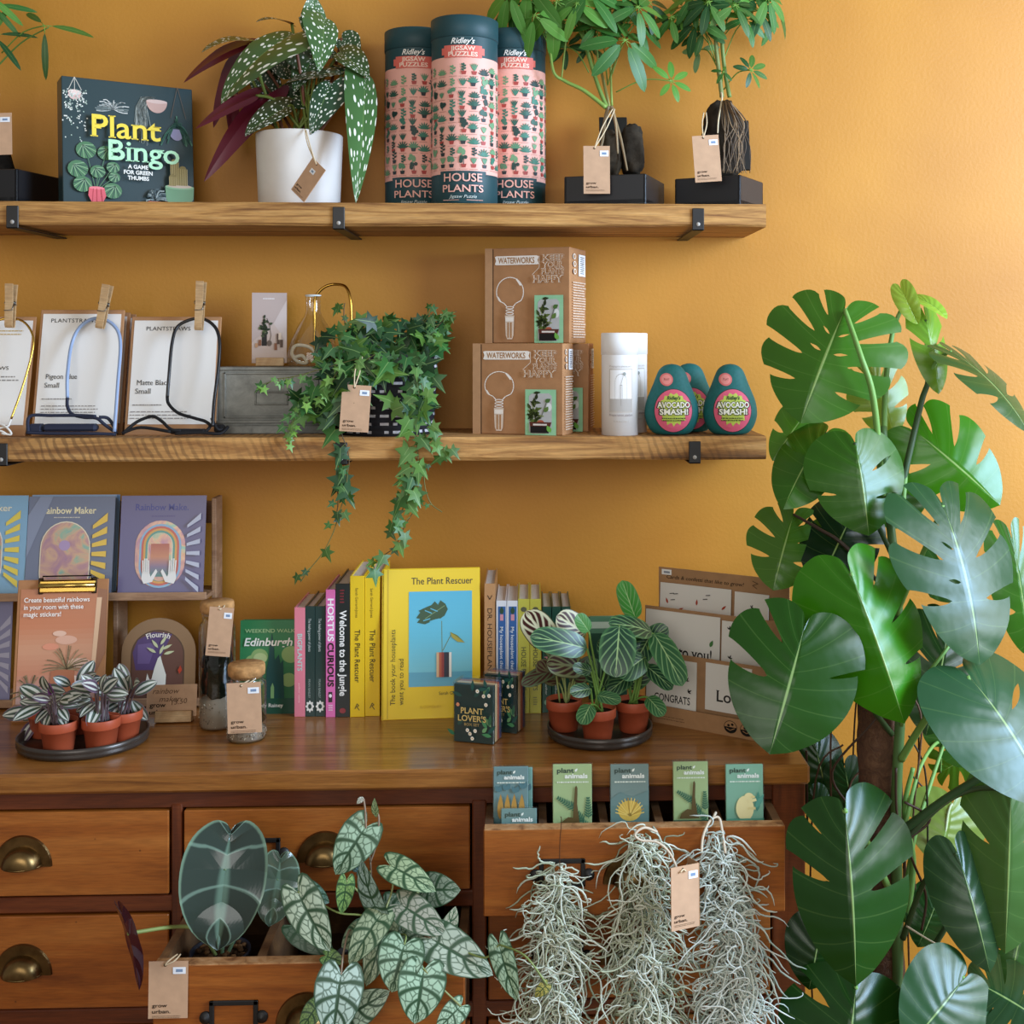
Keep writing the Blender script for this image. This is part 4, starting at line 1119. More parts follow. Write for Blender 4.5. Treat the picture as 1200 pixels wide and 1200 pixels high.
def trail(pts, nl, sz0, sz1, light, jit=7, d0=-.22):
    pl = curve([P(x, y, d0 + (dz[0] if dz else 0)) for x, y, *dz in pts], 10)
    sb.tube([p - IP for p in pl], .0009, 5, random.choice(['5c4a2c', '6a6a38']))
    for i in range(nl):
        f = (i + random.random() * .6) / nl; p = pl[min(int(f * len(pl)), len(pl) - 1)]
        o_ = V((random.uniform(-jit, jit) * s, -.006 - random.random() * .01, random.uniform(-jit, jit) * s * .6))
        sb.tube([p - IP, p + o_ - IP], .0006, 4, '6a7a3a')
        sz = sz0 + (sz1 - sz0) * f
        iv(p + o_, sz * random.uniform(.55, 1.05), light * random.random(), dn=V((o_.x * 60 + random.uniform(-.4, .4), -.2, -.6 + random.uniform(-.5, .3))))
trail([(440, 415), (400, 440), (360, 470), (342, 498), (338, 520)], 17, 14, 12, .9)
trail([(420, 420), (350, 440), (322, 445), (306, 455)], 12, 13, 11, .9)
trail([(400, 430), (370, 470), (345, 490), (335, 515)], 10, 14, 11, .8)
trail([(430, 430), (405, 480), (400, 505), (408, 530), (408, 552), (398, 570)], 9, 22, 26, .1)
trail([(408, 545), (405, 575), (398, 600), (390, 625), (378, 648), (362, 668), (352, 682)], 7, 13, 15, .3, 6, -.225)
trail([(395, 570), (396, 590), (393, 610)], 5, 17, 12, .2)
trail([(480, 420), (492, 470), (488, 510), (490, 545), (482, 575), (476, 590)], 26, 20, 24, .45, 10)
trail([(492, 440), (500, 480), (505, 510), (518, 525), (530, 540)], 13, 18, 16, .5, 9)
trail([(490, 540), (478, 580), (468, 605), (455, 625), (470, 610)], 6, 18, 18, .3)
trail([(482, 560), (488, 590), (475, 615), (463, 640), (448, 652), (435, 664)], 11, 16, 18, .5, 8)
trail([(496, 540), (498, 570), (505, 590), (518, 600)], 2, 9, 8, .3)
trail([(500, 395), (515, 380), (525, 370), (535, 365)], 12, 14, 11, .4, 9, -.14)
trail([(420, 400), (405, 380), (403, 365), (404, 355)], 6, 12, 12, .6, 6, -.16)
trail([(470, 395), (495, 380), (505, 362), (500, 356)], 6, 13, 12, .2, 6, -.14)
fb.build('foliage', L_IVY, ivy); sb.build('stem', STEM, ivy)
swing_tag('brown swing tag hanging in front of the ivy basket', (397, 450), (431, 452), (397.5, 505), -.245, (423, 418), -.22)

# ---- kraft boxes of glass propagation bulbs
def kraft_box(label, bl, br, tl, yl, yr, z0, dep):
    m, w, h = stand(bl, br, yl, yr, z0, tl[0], tl[1], 0)
    t = thing('kraft_gift_box', label, 'cardboard box', group='kraft boxes with bulb drawing', mat=m)
    KB = 'ac7e56'; KS = 'b48a63'
    b = B(); b.box((.0008, 0, -dep), (w - .0008, h, -.0006), KB, bev=.0008)
    b.box((0, 0, -dep), (w * .028, h * .996, .0), KS, bev=.0006); b.box((w * .03, .001, -.004), (w - .001, h * .998, .0004), KB, bev=.0006)
    b.rects = None
    k = K(b, w, h, (568, 290, 668, 400), z=.0007)
    k.rect(577.3, 291, 578.3, 400, '3f2c1c'); k.rect(568.2, 290, 577.2, 400, 'b98f68')
    WH = 'f1eae0'
    k.poly([(580, 300), (582, 299.3), (629, 299), (632, 300), (630.5, 304.5), (632, 309), (629, 309.3), (582, 309.6), (580, 309), (581.5, 304.5)], WH)
    k.text('WATERWORKS', 584, 307.8, 6.8, 'a5784f', w=43, bold=.02)
    def outl(t_, x, y, hh, w_):
        k.text(t_, x, y, hh, 'e9dccb', w=w_, bold=.05); k.text(t_, x, y, hh, KB, w=w_, bold=.012)
    outl('KEEP', 636, 305, 6.5, 26); outl('YOUR', 635.5, 313, 6, 26); outl('PLANTS', 635, 320.5, 6, 27); outl('HAPPY', 625, 330, 7.5, 36)
    k.line([(625, 321), (633, 313), (633, 300)], .5, 'e9dccb')
    cx, cy = 598.6, 341
    bulb = [(cx + 16 * sin(a), cy - 17 * cos(a)) for a in [i * .2 for i in range(-11, 12)]]
    bulb = [(cx - 4, 357.5)] + [(cx - 7, 354)] + bulb + [(cx + 7, 354), (cx + 4, 357.5)]
    k.line(bulb, 1.0, WH); k.line([(cx + 8, 326.5), (cx + 12.5, 333)], 1.8, WH); k.line([(cx - 14, 347), (cx - 11, 352)], 1.4, WH)
    for y in (359, 362.5, 366): k.ell(cx, y, 5, 1.7, WH, 14); k.ell(cx, y, 3.8, .9, KB, 12)
    k.poly([(cx - 5.5, 368), (cx + 5.5, 368), (cx + 4.5, 391), (cx + 3, 395.5), (cx - 3, 395.5), (cx - 4.5, 391)], 'd9c6b2'); k.rect(cx - 2.6, 376, cx - .8, 394, KB); k.rect(cx + .8, 376, cx + 2.6, 394, KB); k.rect(cx - 4.8, 370, cx + 4.8, 375, 'efe6da')
    k.rect(628, 345, 661.6, 399.6, '93c79c')
    pic = [(632, 353), (635, 350), (654, 349.5), (657, 353), (657, 394), (654, 397.5), (635, 398), (632, 395)]
    k.poly(pic, 'b3b4b2'); k.ell(654, 366, 3, 5, 'd9dcd8'); random.seed(4); k.lift()
    for i in range(34): k.leaf(638 + random.gauss(0, 3.2), 372 + random.gauss(0, 9), 8, 3.4, random.uniform(0, 6.3), random.choice(['3c4a24', '5a6a32', '2a3319', '86925a']), False)
    k.line([(645, 380), (652, 358)], 1, '6a6f60'); k.leaf(649, 372, 8, 5, 1.0, '5f7a3c'); k.leaf(650, 360, 7, 5, .6, '4a6a34')
    k.ell(645, 385, 4, 3.6, 'a8563c'); k.poly([(633, 384), (657, 384), (655, 390), (634, 391)], '5a2f24'); k.rect(634, 389, 654, 397, '1e1a18'); k.rect(637, 386, 652, 388, 'd9d2c9')
    k.leaf(656, 396, 9, 5, 2.0, '6fae4c')
    b.build('box', KRAFT, t)
    # printed right flank
    b = B(); Ts = Matrix(((0, 0, 1, w), (0, 1, 0, 0), (-1, 0, 0, 0), (0, 0, 0, 1)))
    k = K(b, dep, h, (0, 0, 100, 330), z=.0004, T=Ts)
    k.rect(52, 20, 92, 95, 'eef1f4'); k.lift()
    for i in range(9): k.rect(60 + 0, 28 + i * 7, 84, 31 + i * 7, '5b626b' if i % 3 else '2a2e33', False)
    for i in range(3): k.ell(24, 30 + i * 26, 9, 10, 'e9ddcc'); k.ell(24, 30 + i * 26, 6, 7, 'b08a66')
    k.fine(12, 120, 78, 22, 9, 'dccab6', .4, .15)
    b.build('side_print', PRINT, t)
    return t
kraft_box('brown kraft box with bulb drawing, lower one of the front stack', 554, 660, (554, 402.5), -.135, -.19, Z_MID, .058)
kraft_box('brown kraft box mostly hidden behind the lower front one', 590, 690, (590, 402.5), -.068, -.098, Z_MID, .062)
zk = P(568, 402.5, -.14).z
kraft_box('brown kraft box with bulb drawing, resting on top of the others', 568.5, 668, (568.5, 291.5), -.10, -.152, zk + .0006, .098)

# ---- white cardboard tubes
def white_tube(label, px, y, rz=0):
    R = 21.4 * mpp(-.16); H = 119 * mpp(-.16)
    t = thing('cardboard_tube', label, 'cardboard tube', pt(px, y, Z_MID), rz, 'white propagation tubes')
    b = B(); b.lathe([(0, 0), (R, 0), (R, H * .785)], 44, 'ecebe9')
    k = K(b, pi * R, H, (-90, 391, 90, 511), T=bent(R), z=.0003)
    k.rect(-38, 433, 38, 484, 'c5bdb4', nx=12); k.rect(-35, 434.3, 35, 482.6, 'f1f0ee', nx=12)
    k.rect(-35, 468, 35, 482.6, 'b9b4ae', nx=12)
    arch = [(-18, 468)] + [(18 * -cos(a), 448 - 9 * sin(a)) for a in [i * pi / 10 for i in range(11)]] + [(18, 468)]
    k.line(arch, .6, 'a9a29a'); k.line([(0, 476), (0, 450), (6, 442)], .8, '8f8a84'); k.ell(10, 439, 5, 2.2, '9aa09a', 10)
    k.line([(-4, 468), (-3, 452), (3, 452), (4, 468)], .7, 'a9a29a')
    k.text('Propagate plants with', 0, 431, 2.2, 'b9b1aa', w=70, align='c'); k.text('Propagation station', 0, 488, 2.6, 'a89f9f', w=72, align='c', bold=.02)
    k.text('bulb and stand', 0, 495, 2, 'c2bab2', w=44, align='c')
    b.build('tube', paint('white_tube_paper', .55, .3), t)
    b = B(); b.lathe([(R, H * .785), (R + .0007, H * .787), (R + .0007, H - .001), (R - .001, H), (0, H)], 44, 'efeeec'); b.build('lid', paint('white_tube_paper', .55, .3), t)
    return t
white_tube('white cardboard tube standing right in front of the other white one', 726.2, -.165)
white_tube('white cardboard tube standing behind the front white tube', 737.5, -.098, .25)

# ---- avocado shaped games
def avocado(label, px, y, rz=0):
    sc = mpp(-.165); H = 83 * sc
    prof = [(0, 0), (12, .2), (21, 2), (27.5, 9), (31.3, 20), (31.6, 29), (29.5, 40), (25.2, 51), (21, 61), (18, 69), (14.2, 76.5), (8, 81.3), (0, 83)]
    fine_ = [cr(prof, i / 48) for i in range(49)]
    sy = .74
    t = thing('avocado_game', label, 'avocado game', pt(px, y, Z_MID), rz, 'avocado shaped games')
    b = B(); b.lathe([(r * sc, z * sc) for r, z in fine_], 48, '1c6664', sy=sy)
    b.build('case', paint('teal_flock', .6, .35, nz=.12, nscale=200), t)
    def rad(z):
        for (r0, z0), (r1, z1) in zip(fine_, fine_[1:]):
            if z0 <= z <= z1: return r0 + (r1 - r0) * (z - z0) / max(1e-6, z1 - z0)
        return 0
    def onto(p):
        x, z = p[0] / sc, p[1] / sc
        return V((p[0], -sy * sc * sqrt(max(.01, rad(z) ** 2 - x * x)) - p[2], p[1]))
    b = B()
    def disc(cx, cz, rx, rz_, col, off, rings=5, nn=40, edge=None):
        vs = [(cx, cz, off)]; fs = []
        for i in range(1, rings + 1):
            for j in range(nn):
                a = 2 * pi * j / nn; e = (edge(a) if edge and i == rings else 1); vs.append((cx + rx * i / rings * cos(a) * e, cz + rz_ * i / rings * sin(a) * e, off))
        for j in range(nn):
            l = (j + 1) % nn; fs.append((0, 1 + j, 1 + l))
            for i in range(rings - 1): fs.append((1 + i * nn + j, 1 + (i + 1) * nn + j, 1 + (i + 1) * nn + l, 1 + i * nn + l))
        b.add([(x * sc, z * sc, o) for x, z, o in vs], fs, col, 0, onto)
    disc(0, 29, 22.5, 25.5, '2a3f36', .0005); disc(0, 29, 21.7, 24.7, 'e2647f', .0009)
    disc(0, 31, 19, 20.5, 'c3d25a', .0013, 5, 60, lambda a: .86 + .12 * sin(a * 15) * (1 if sin(a) < .2 else .5))
    disc(-7.5, 65, 7.4, 7.4, 'e57a78', .0009); disc(-7.5, 65, 5.6, 5.6, 'ef9a92', .0013, 3); 
    k = K(b, 60 * sc, 83 * sc, (-30, 0, 30, 83), z=.0018, T=lambda p: onto((p[0] - 30 * sc, p[1], p[2])), step=.0004)
    k.text("Ridley's", 0, 41, 4, '35502f', w=16, align='c', shear=.3, bold=.03)
    for t_, yy, w_ in (('AVOCADO', 50.2, 38), ('SMASH!', 58.2, 33)):
        k.text(t_, 0, yy + .2, 6.6, '22301f', w=w_ + 2.6, align='c', bold=.075); k.text(t_, 0, yy, 6.2, 'f6f3df', w=w_, align='c', bold=.03)
    k.fine(-14, 62.5, 28, 2, 2.6, '3f4a2a', .45, .1)
    k.text('PLAY', -7.5, 19, 2.6, '9c3a3a', w=6, align='c')
    b.build('label_print', PRINT, t)
    return t
avocado('teal avocado-shaped game case, front one beside the white tubes', 787, -.17)
avocado('teal avocado-shaped game case standing behind two others', 808, -.108)
avocado('teal avocado-shaped game case at the right end of shelf', 855.5, -.17)
# ================================================================== on top of the dresser
ZD = Z_DR
def grad(k, x0, y0, x1, y1, stops, n=24):
    k.lift()
    for i in range(n):
        f = (i + .5) / n
        for (pa, ca), (pb, cb) in zip(stops, stops[1:]):
            if pa <= f <= pb: c = mixc(ca, cb, (f - pa) / (pb - pa)); break
        k.rect(x0, y0 + (y1 - y0) * i / n, x1, y0 + (y1 - y0) * (i + 1) / n + .02, c, False)
# ---- two-tier display rack with sticker cards
RACKW = wood('walnut_rack', [(.3, '8a6448'), (.7, 'c49c78')], (3, 3, 9), .5, 0, 3, .05)
rx0, rx1, rxm = pt(-72, -.09, 0).x, pt(248, -.09, 0).x, pt(134, -.09, 0).x
rzt = P(246, 585, -.09).z; rzl = P(190, 694, -.10).z
rack = thing('card_rack', 'low two-tier wooden rack of rainbow sticker cards', 'display rack', ((rx0 + rx1) / 2, -.06, ZD))
for x in (rx0, rxm, rx1):
    b = B(); b.box((x - .004, -.085 if x != rx1 else -.075, ZD), (x + .004, -.03, rzt if x != rxm else rzl), bev=.001); W(b, 'upright', RACKW, rack)
for z in (rzl, ZD + .012):
    b = B(); b.box((rx0, -.125, z - .009), (rx1, -.03, z - .002), bev=.001); b.box((rx0, -.128, z - .009), (rx1, -.124, z + .005), bev=.001); W(b, 'ledge', RACKW, rack)
b = B(); b.box((rx0, -.036, rzt - .05), (rx1, -.03, rzt - .01), bev=.001); W(b, 'back_rail', RACKW, rack)
HOLO = None
n = N('holographic_foil'); lw = n.new('LayerWeight'); lw.inputs[0].default_value = .5
hs = n.new('HueSaturation'); co = n.coord((9, 9, 9)); hn = n.noise(2.2, co, 3, 1.5)
n.link(n.ramp(hn, [(.25, '8f6f9a'), (.4, 'b08a90'), (.5, 'c9a58a'), (.6, '8fae9a'), (.75, '7f8fb8')]), n.p.inputs['Base Color']); n.setp(Metallic=.5, Roughness=.3); HOLO = n.m
def rays(k, x0, x1, xc_, yc, c, ys):
    for y0, y1, w0, w1 in ys: k.poly([(x0, y0 - w0), (x1, y1 - w1), (x1, y1 + w1), (x0, y0 + w0)], c)
RY = [(614, 602, 2.2, 5), (625, 617, 2.2, 4), (635, 631, 2.2, 3.6), (645, 645, 2.2, 3.4), (655, 659, 2.2, 3.6), (665, 673, 2.2, 3.8), (674, 687, 2.2, 4.2)]
def hand(k, x, y, f, c):
    k.poly([(x, y), (x + f * 10, y - 2), (x + f * 16, y - 14), (x + f * 14, y - 17), (x + f * 8, y - 8), (x + f * 6, y - 14), (x - f * 2, y - 14), (x - f * 3, y - 6)], c)
    for i in range(4): k.poly([(x - f * 2 + f * i * 2.3, y - 12), (x - f * 2.6 + f * i * 2.3, y - 30 + abs(i - 1.5) * 2), (x - f * 1 + f * i * 2.3, y - 30 + abs(i - 1.5) * 2), (x - f * .2 + f * i * 2.3, y - 12)], c)
def pill(cx, cy, rx, ry, n=14):
    return [(cx + rx * cos(a), cy - (ry - rx) - rx * sin(a)) for a in [pi * i / n for i in range(n + 1)]] + [(cx - rx * cos(a), cy + (ry - rx) + rx * sin(a)) for a in [pi * i / n for i in range(n + 1)]]
def rainbow_card(label, bl, br, tl, y, lean, bg, draw=None, box=(30, 578, 137, 692), z0=None):
    m, w, h = stand(bl, br, y, y, rzl if z0 is None else z0, tl[0], tl[1], lean)
    b = B(); b.box((0, 0, -.0012), (w, h, 0), bg)
    if draw: draw(K(b, w, h, box))
    return tag(b.build('sticker_card', [GLOSS, HOLO], mat=m), label, 'card', 'rainbow sticker cards')
def d_grey(k):
    k.text('Rainbow Maker', 46, 598, 7.6, 'e9d9ac', w=68, bold=.015, serif=True); k.fine(62, 602.5, 32, 1, 2, 'cfc6b4', .5, 0)
    k.poly([(30, 650), (60, 578), (44, 578), (30, 600)], '83899a')  # diagonal glare painted into the card colour, covering the first letter
    k.mi = 0; k.poly(pill(78, 652, 31, 45), 'e3d3b4'); k.mi = 1; k.poly(pill(78, 652, 29.8, 43.8), 'ffffff'); k.mi = 0
    k.ell(77, 635, 7, 6, 'a98fae')
    rays(k, 111, 129, 78, 640, 'e0b84e', RY)
def d_purple(k):
    k.text('Rainbow Make.', 156, 595, 7.2, '4a4a86', w=64, bold=.012, serif=True); k.fine(176, 602, 28, 1, 2, '5a5080', .5, 0)
    k.mi = 1; k.poly(pill(188, 646, 30, 39), 'ffffff'); k.mi = 0
    for r_, c_ in ((25, '8fb0c8'), (22.5, 'c86a5a'), (20, 'd9a05a'), (17.5, '6a9a8a'), (15, 'e8dcc0')): k.poly(pill(188, 648, r_, r_ + 12), c_)
    k.mi = 1; k.poly(pill(188, 649, 14, 28), 'ffffff'); k.mi = 0
    grad(k, 177, 634, 199, 672, [(0, 'b46a5a'), (.4, 'c98a6a'), (.7, '8a7a8e'), (1, '5a8a7e')])
    hand(k, 170, 680, 1, 'e6e2da'); hand(k, 206, 680, -1, 'e6e2da')
    rays(k, 220, 236, 188, 646, 'b9bccb', [(a, b_, c_ * .8, d_ * .75) for a, b_, c_, d_ in RY])
def d_blue(k):
    k.text('Rainbow Maker', -68, 598, 7.6, 'e0d6b8', w=78, bold=.012, serif=True)
    k.poly(pill(-30, 652, 31, 45), 'd9d2bf'); k.mi = 1; k.poly(pill(-30, 652, 29.8, 43.8), 'ffffff'); k.mi = 0
    rays(k, 4, 21, -30, 640, 'd9c050', RY)
rainbow_card('light blue rainbow sticker card at left photo edge, on upper rack tier', -72, 28, (-68, 581), -.116, .02, '7fa3b8', d_blue, (-72, 579, 29, 700))
for i in (3, 2, 1):
    rainbow_card('light blue rainbow sticker card, %s behind the grey one' % ('', 'first', 'second', 'third')[i], 30 + i * 2, 130 + i * 2.0, (33 + i * 2.2, 580), -.112 + i * .008, .022, ['', '8ba0b4', '7f9ab8', '86a8c4'][i])
rainbow_card('grey sticker card with golden rays above the clipboard', 28, 130, (32, 582), -.118, .024, '6f7484', d_grey)
rainbow_card('purple rainbow card with two white hands on upper rack tier', 137.5, 238, (143, 581), -.116, .024, '6d6684', d_purple, (139, 578, 241, 692))
rainbow_card('lilac rainbow sticker card at left photo edge, on lower rack tier', -64, 11, (-62, 704), -.116, .015, '8886a6', d_blue and (lambda k: rays(k, -2, 12, -30, 640, 'b4b2c6', RY)), (-72, 579, 14, 700), ZD + .012)

# ---- clipboard
m, w, h = stand(13, 121, -.20, -.19, ZD, 24, 680, .035)
t = thing('clipboard', 'brown clipboard with gold clip holding an orange air-plant sheet', 'clipboard', mat=m)
b = B(); b.box((0, 0, -.003), (w, h, 0), 'ad7a52', bev=.001); b.build('board', KRAFT, t)
b = B(); k = K(b, w, h, (18, 680, 125, 831), z=.0006)
grad(k, 22, 690, 113, 820, [(0, 'b4714a'), (.3, 'c2764e'), (.5, 'c98f6c'), (.7, 'c07c5c'), (.85, 'b28a7c'), (1, '9a7a70')])
k.poly([(113, 690), (124, 692), (124, 760), (110, 790)], '8f5a38'); k.poly([(112, 700), (118, 700), (112, 790), (107, 800)], 'd9b08a')  # the pale sliver is light glare painted onto the sheet
for i, (x, y, r_) in enumerate(((78, 745, 8), (60, 752, 6), (70, 738, 5), (94, 770, 9), (84, 790, 12))): k.ell(x, y, r_ * 1.6, r_ * .6, ['d9a58a', 'd98a6a', 'e0b49a', 'd0a68e', 'e0c4ae'][i])
k.poly([(60, 806), (62, 778), (88, 772), (92, 806)], 'a8613c'); k.lift()
random.seed(8)
for cx, cy, r_, c_ in ((80, 776, 28, '6a5a3a'), (38, 800, 22, '5a5236')):
    for i in range(20):
        a = random.uniform(.1, pi - .1) if random.random() < .8 else random.uniform(-.6, pi + .6)
        k.line([(cx + cos(a) * r_ * q, cy - sin(a) * r_ * q * (1.2 - .3 * q) + q * q * 5 * abs(cos(a))) for q in (0, .4, .75, 1)], 1.1, mixc(c_, 'b89a6a', random.random() * .6), False)
k.ell(38, 800, 12, 8, '6a5a3a'); k.rect(20, 812, 113, 829, '7a5238')
for i, t_ in enumerate(('Create beautiful rainbows', 'in your room with these', 'magic stickers!')): k.text(t_, 27, 704 + i * 7.7, 4.9, 'f4ece2', w=(77, 70, 44)[i], bold=.014, serif=True)
b.build('printed_sheet', GLOSS, t)
b = B(); sc_ = w / 107
x0, x1, y1 = 26 * sc_, 92 * sc_, h
b.box((x0, y1 - .022, .001), (x1, y1 - .001, .006), 'caa552', bev=.002); b.tube([(x0, y1 - .010, .007), (x1, y1 - .010, .007)], .0042, 10, 'd9b863')
b.box((x0 - .002, y1 - .024, .0008), (x0 + .006, y1 + .003, .004), '2a2218', bev=.001); b.box((x1 - .006, y1 - .024, .0008), (x1 + .002, y1 + .003, .004), '2a2218', bev=.001)
b.tube([(x0 + .006, y1 - .001, .006), (x0 + .006, y1 + .006, .008), (x1 - .006, y1 + .006, .008), (x1 - .006, y1 - .001, .006)], .0012, 6, '2a2218')
b.build('clip', GOLDW, t)

# ---- arch card in lower tier
m, w, h = stand(140, 229, -.119, -.119, ZD + .013, 143, 724, .012)
b = B(); k = K(b, w, h, (140, 724, 229, 827))
def arch(cx, cy, rx, bot, n=18): return [(cx - rx, bot)] + [(cx - rx * cos(a), cy - rx * sin(a)) for a in [pi * i / n for i in range(n + 1)]] + [(cx + rx, bot)]
pts = arch(184.5, 768, 43.5, 827)
p2 = [k.q(*p) for p in pts]
b.add([(x, y, 0) for x, y in p2] + [(x, y, -.002) for x, y in p2], [tuple(range(len(p2)))[::-1], tuple(range(len(p2), 2 * len(p2)))] + [(i, (i + 1) % len(p2), len(p2) + (i + 1) % len(p2), len(p2) + i) for i in range(len(p2))], '917150')
k.poly(arch(183.5, 771, 31.5, 827), '5a4434'); k.poly(arch(183.5, 771, 30, 827), '6a4a3e')
k.poly([(154, 768), (160, 752), (178, 742), (200, 745), (180, 790), (158, 790)], '5a4670'); k.poly([(160, 758), (182, 755), (174, 782), (160, 782)], '6e5a86')
k.text('Flourish', 184, 748.5, 6.4, 'efe8da', w=27, align='c', bold=.015, serif=True, arc=34)
k.poly([(170, 806), (172, 794), (176, 806), (180, 788), (184, 775), (187, 772), (189, 780), (194, 796), (193, 827), (173, 827)], 'e6e2d2')
for i, (x, y, a) in enumerate(((186, 770, 1.2), (189, 764, .5), (184, 762, 2.2), (191, 770, .3), (187, 758, 1.0), (182, 768, 2.6))): k.leaf(x, y, 13, 3.6, a, 'c9cda0')
k.poly([(208, 790), (211, 784), (213, 790), (210, 795)], 'b8452f')
tag(b.build('arch_card', GLOSS, mat=m), 'brown arch-shaped card with white vase drawing in lower rack tier', 'card')
# ---- handwritten price card in wooden block
m, w, h = stand(171, 230, -.205, -.20, ZD + .008, 172, 803, .008)
t = thing('price_card', 'kraft price card with handwriting, in small wooden block', 'card', mat=m)
b = B(); b.box((0, 0, -.0012), (w, h, 0), BR); k = K(b, w, h, (171, 802, 231, 838))
k.text('rainbow', 178, 812, 6, '6a4f3a', w=32, shear=.3); k.text('maker', 186, 821, 6, '6a4f3a', w=26, shear=.3); k.text('13.50', 201, 825, 5.6, '6a4f3a', w=19, shear=.2, rot=-6)
k.text('grow', 175, 827, 5, '231d18', w=19, bold=.012); k.text('urban.', 175, 835, 5, '231d18', w=23, bold=.012)
b.build('card', KRAFT, t)
b = B(); b.box((w * .2, -.008, .0015), (w * .93, .010, .012), bev=.001); b.box((w * .2, -.008, -.014), (w * .93, .012, -.0015), bev=.001); b.box((w * .2, -.008, -.0016), (w * .93, -.001, .0016)); b.build('wooden_holder', LIGHTWOOD, t)

# ---- terracotta pots
def terr(R, H):
    b = B(); c = 'a94e30'
    b.lathe([(0, 0), (R * .72, 0), (R * .76, .002), (R * .9, H * .68), (R * .97, H * .69), (R, H * .72), (R, H - .001), (R * .985, H), (R * .94, H), (R * .9, H * .82), (0, H * .82)], 36, c); return b
def plate(name, label, px, y, R, sy, rz, rh):
    b = B(); c = '443d37'
    b.lathe([(0, 0), (R * .93, 0), (R * .98, .003), (R, rh * .4), (R * .985, rh * .5), (R, rh * .62), (R, rh), (R * .965, rh), (R * .955, .006), (0, .005)], 56, c, sy=sy)
    o = b.build(name, paint('pewter_glaze', .28, .6, metal=.4, nz=.25, nscale=14), loc=pt(px, y, ZD)); o.rotation_euler = (0, 0, rz)
    return tag(o, label, 'plant tray')
plate('plant_tray', 'dark glazed oval plant tray holding striped-leaf plants, left', 98, -.313, .099, .92, .22, .019)
plate('plant_tray', 'dark glazed round plant tray holding zebra-leaf plants, right', 703, -.30, .085, 1, 0, .019)
SR = 21.5 * mpp(-.35); SH = .047
random.seed(31)
for i, (px, y, lab, fx, fy, nn) in enumerate((
        (69, -.362, 'striped-leaf plant in terracotta pot, front left on oval tray', 62, 815, 15), (118.5, -.35, 'striped-leaf plant in terracotta pot, front centre of oval tray', 118, 806, 14),
        (145, -.312, 'striped-leaf plant in terracotta pot, right end of oval tray', 152, 806, 13), (54, -.288, 'striped-leaf plant in terracotta pot, back left of oval tray', 46, 824, 9),
        (94, -.268, 'striped-leaf plant in terracotta pot, back centre of oval tray', 88, 802, 11))):
    o0 = pt(px, y, ZD + .0055); t = thing('potted_tradescantia', lab, 'potted plant', o0, random.uniform(0, 0), 'small striped-leaf plants')
    terr(SR, SH).build('pot', TERRA, t)
    b = B(); b.lathe([(0, SH * .86), (SR * .91, SH * .84)], 20, '2a1d14'); b.build('soil', SOIL, t)
    fb = B(); sb = B()
    for j in range(nn):
        a = random.uniform(0, 6.28); q = random.uniform(.3, 1)
        st = P(fx + cos(a) * 15 * q, fy + 9 + sin(a) * 13 * q, y - .02 * sin(a + 3) - random.random() * .02) - o0
        d = V((cos(a) * 1.0, random.uniform(-.8, .3), -sin(a) * .55 + random.uniform(-.25, .35))).normalized()
        L = random.uniform(22, 34) * mpp(y)
        leaf(fb, st, st + d * L, V((random.uniform(-.4, .4), -.95, .6)), L * .5, 'ellipse', .6, .25, .1, 0, col=random.choice(['4a5a4a', '3f5040', '55604e', '5a4a58', '3a4a3c']), ns=7, nu=4)
        r0 = V((cos(a) * .008, sin(a) * .008, SH * .84)); sb.tube(curve([r0, (r0 + st) / 2 + V((0, 0, .006)), st], 4), .0013, 5, '6a5a5e')
    fb.build('foliage', L_TRA, t); sb.build('stem', STEM, t)

# ---- cork jars
def jar(label, px, y, R, H, kind):
    t = thing('cork_jar', label, 'jar', pt(px, y, ZD), group='corked terrarium jars')
    b = B(); b.lathe([(0, .0015), (R * .94, .0015), (R, .006), (R, H * .86), (R * .96, H * .90), (R * .82, H * .925), (R * .82, H * .97), (R * .87, H * .975), (R * .87, H * .99), (R * .82, H)], 40); b.build('glass_body', GLASS, t)
    b = B(); ch = .018
    b.lathe([(0, H - .004), (R * .78, H - .004), (R * .80, H), (R * .93, H + .001), (R * .95, H + ch * .5), (R * .93, H + ch - .002), (R * .88, H + ch), (0, H + ch)], 32, 'b88a58'); b.build('cork', CORK, t)
    random.seed(int(H * 1000))
    gh = H * (.25 if kind == 'moss' else .18)
    b = B(); b.lathe([(0, .003), (R * .9, .003), (R * .95, .008), (R * .95, gh), (0, gh + .004)], 30, '8a7d6c')
    for i in range(260):
        a = random.uniform(0, 6.28); z = random.uniform(.008, gh); c = V((R * .93 * cos(a), R * .93 * sin(a), z)); s = .0026
        pts = [c + rv(s) for _ in range(4)]; b.add(pts, [(0, 1, 2), (0, 2, 3), (0, 3, 1), (1, 3, 2)], random.choice(['b9ad98', '6a5f52', 'd6ccb8', '8f7f68', '4a4238']))
    b.build('gravel', FLAT, t)
    b = B()
    lump(b, (0, 0, gh + H * .17), (R * .8, R * .8, H * .17), 3.0, '131a10', .9)
    if kind == 'moss': lump(b, (0, 0, gh + H * .37), (R * .86, R * .86, H * .12), 8.0, '0f150d', .8)
    b.build('moss', SOIL, t)
    return t
jar('tall corked jar with gravel and dark moss, behind the short one', 254.5, -.235, 20.5 * mpp(-.24), 134 * mpp(-.24), 'moss')
jar('short corked jar half covered by its tag, before green book', 289, -.30, 22.5 * mpp(-.30), 75 * mpp(-.30), 'low')
swing_tag('brown swing tag on the tall corked jar', (249, 711), (277.5, 713), (240.5, 768), -.272, (262, 708), -.25)
swing_tag('brown swing tag leaning on the short corked jar', (266, 801), (306, 799), (267, 860), -.345, (300, 794), -.31)

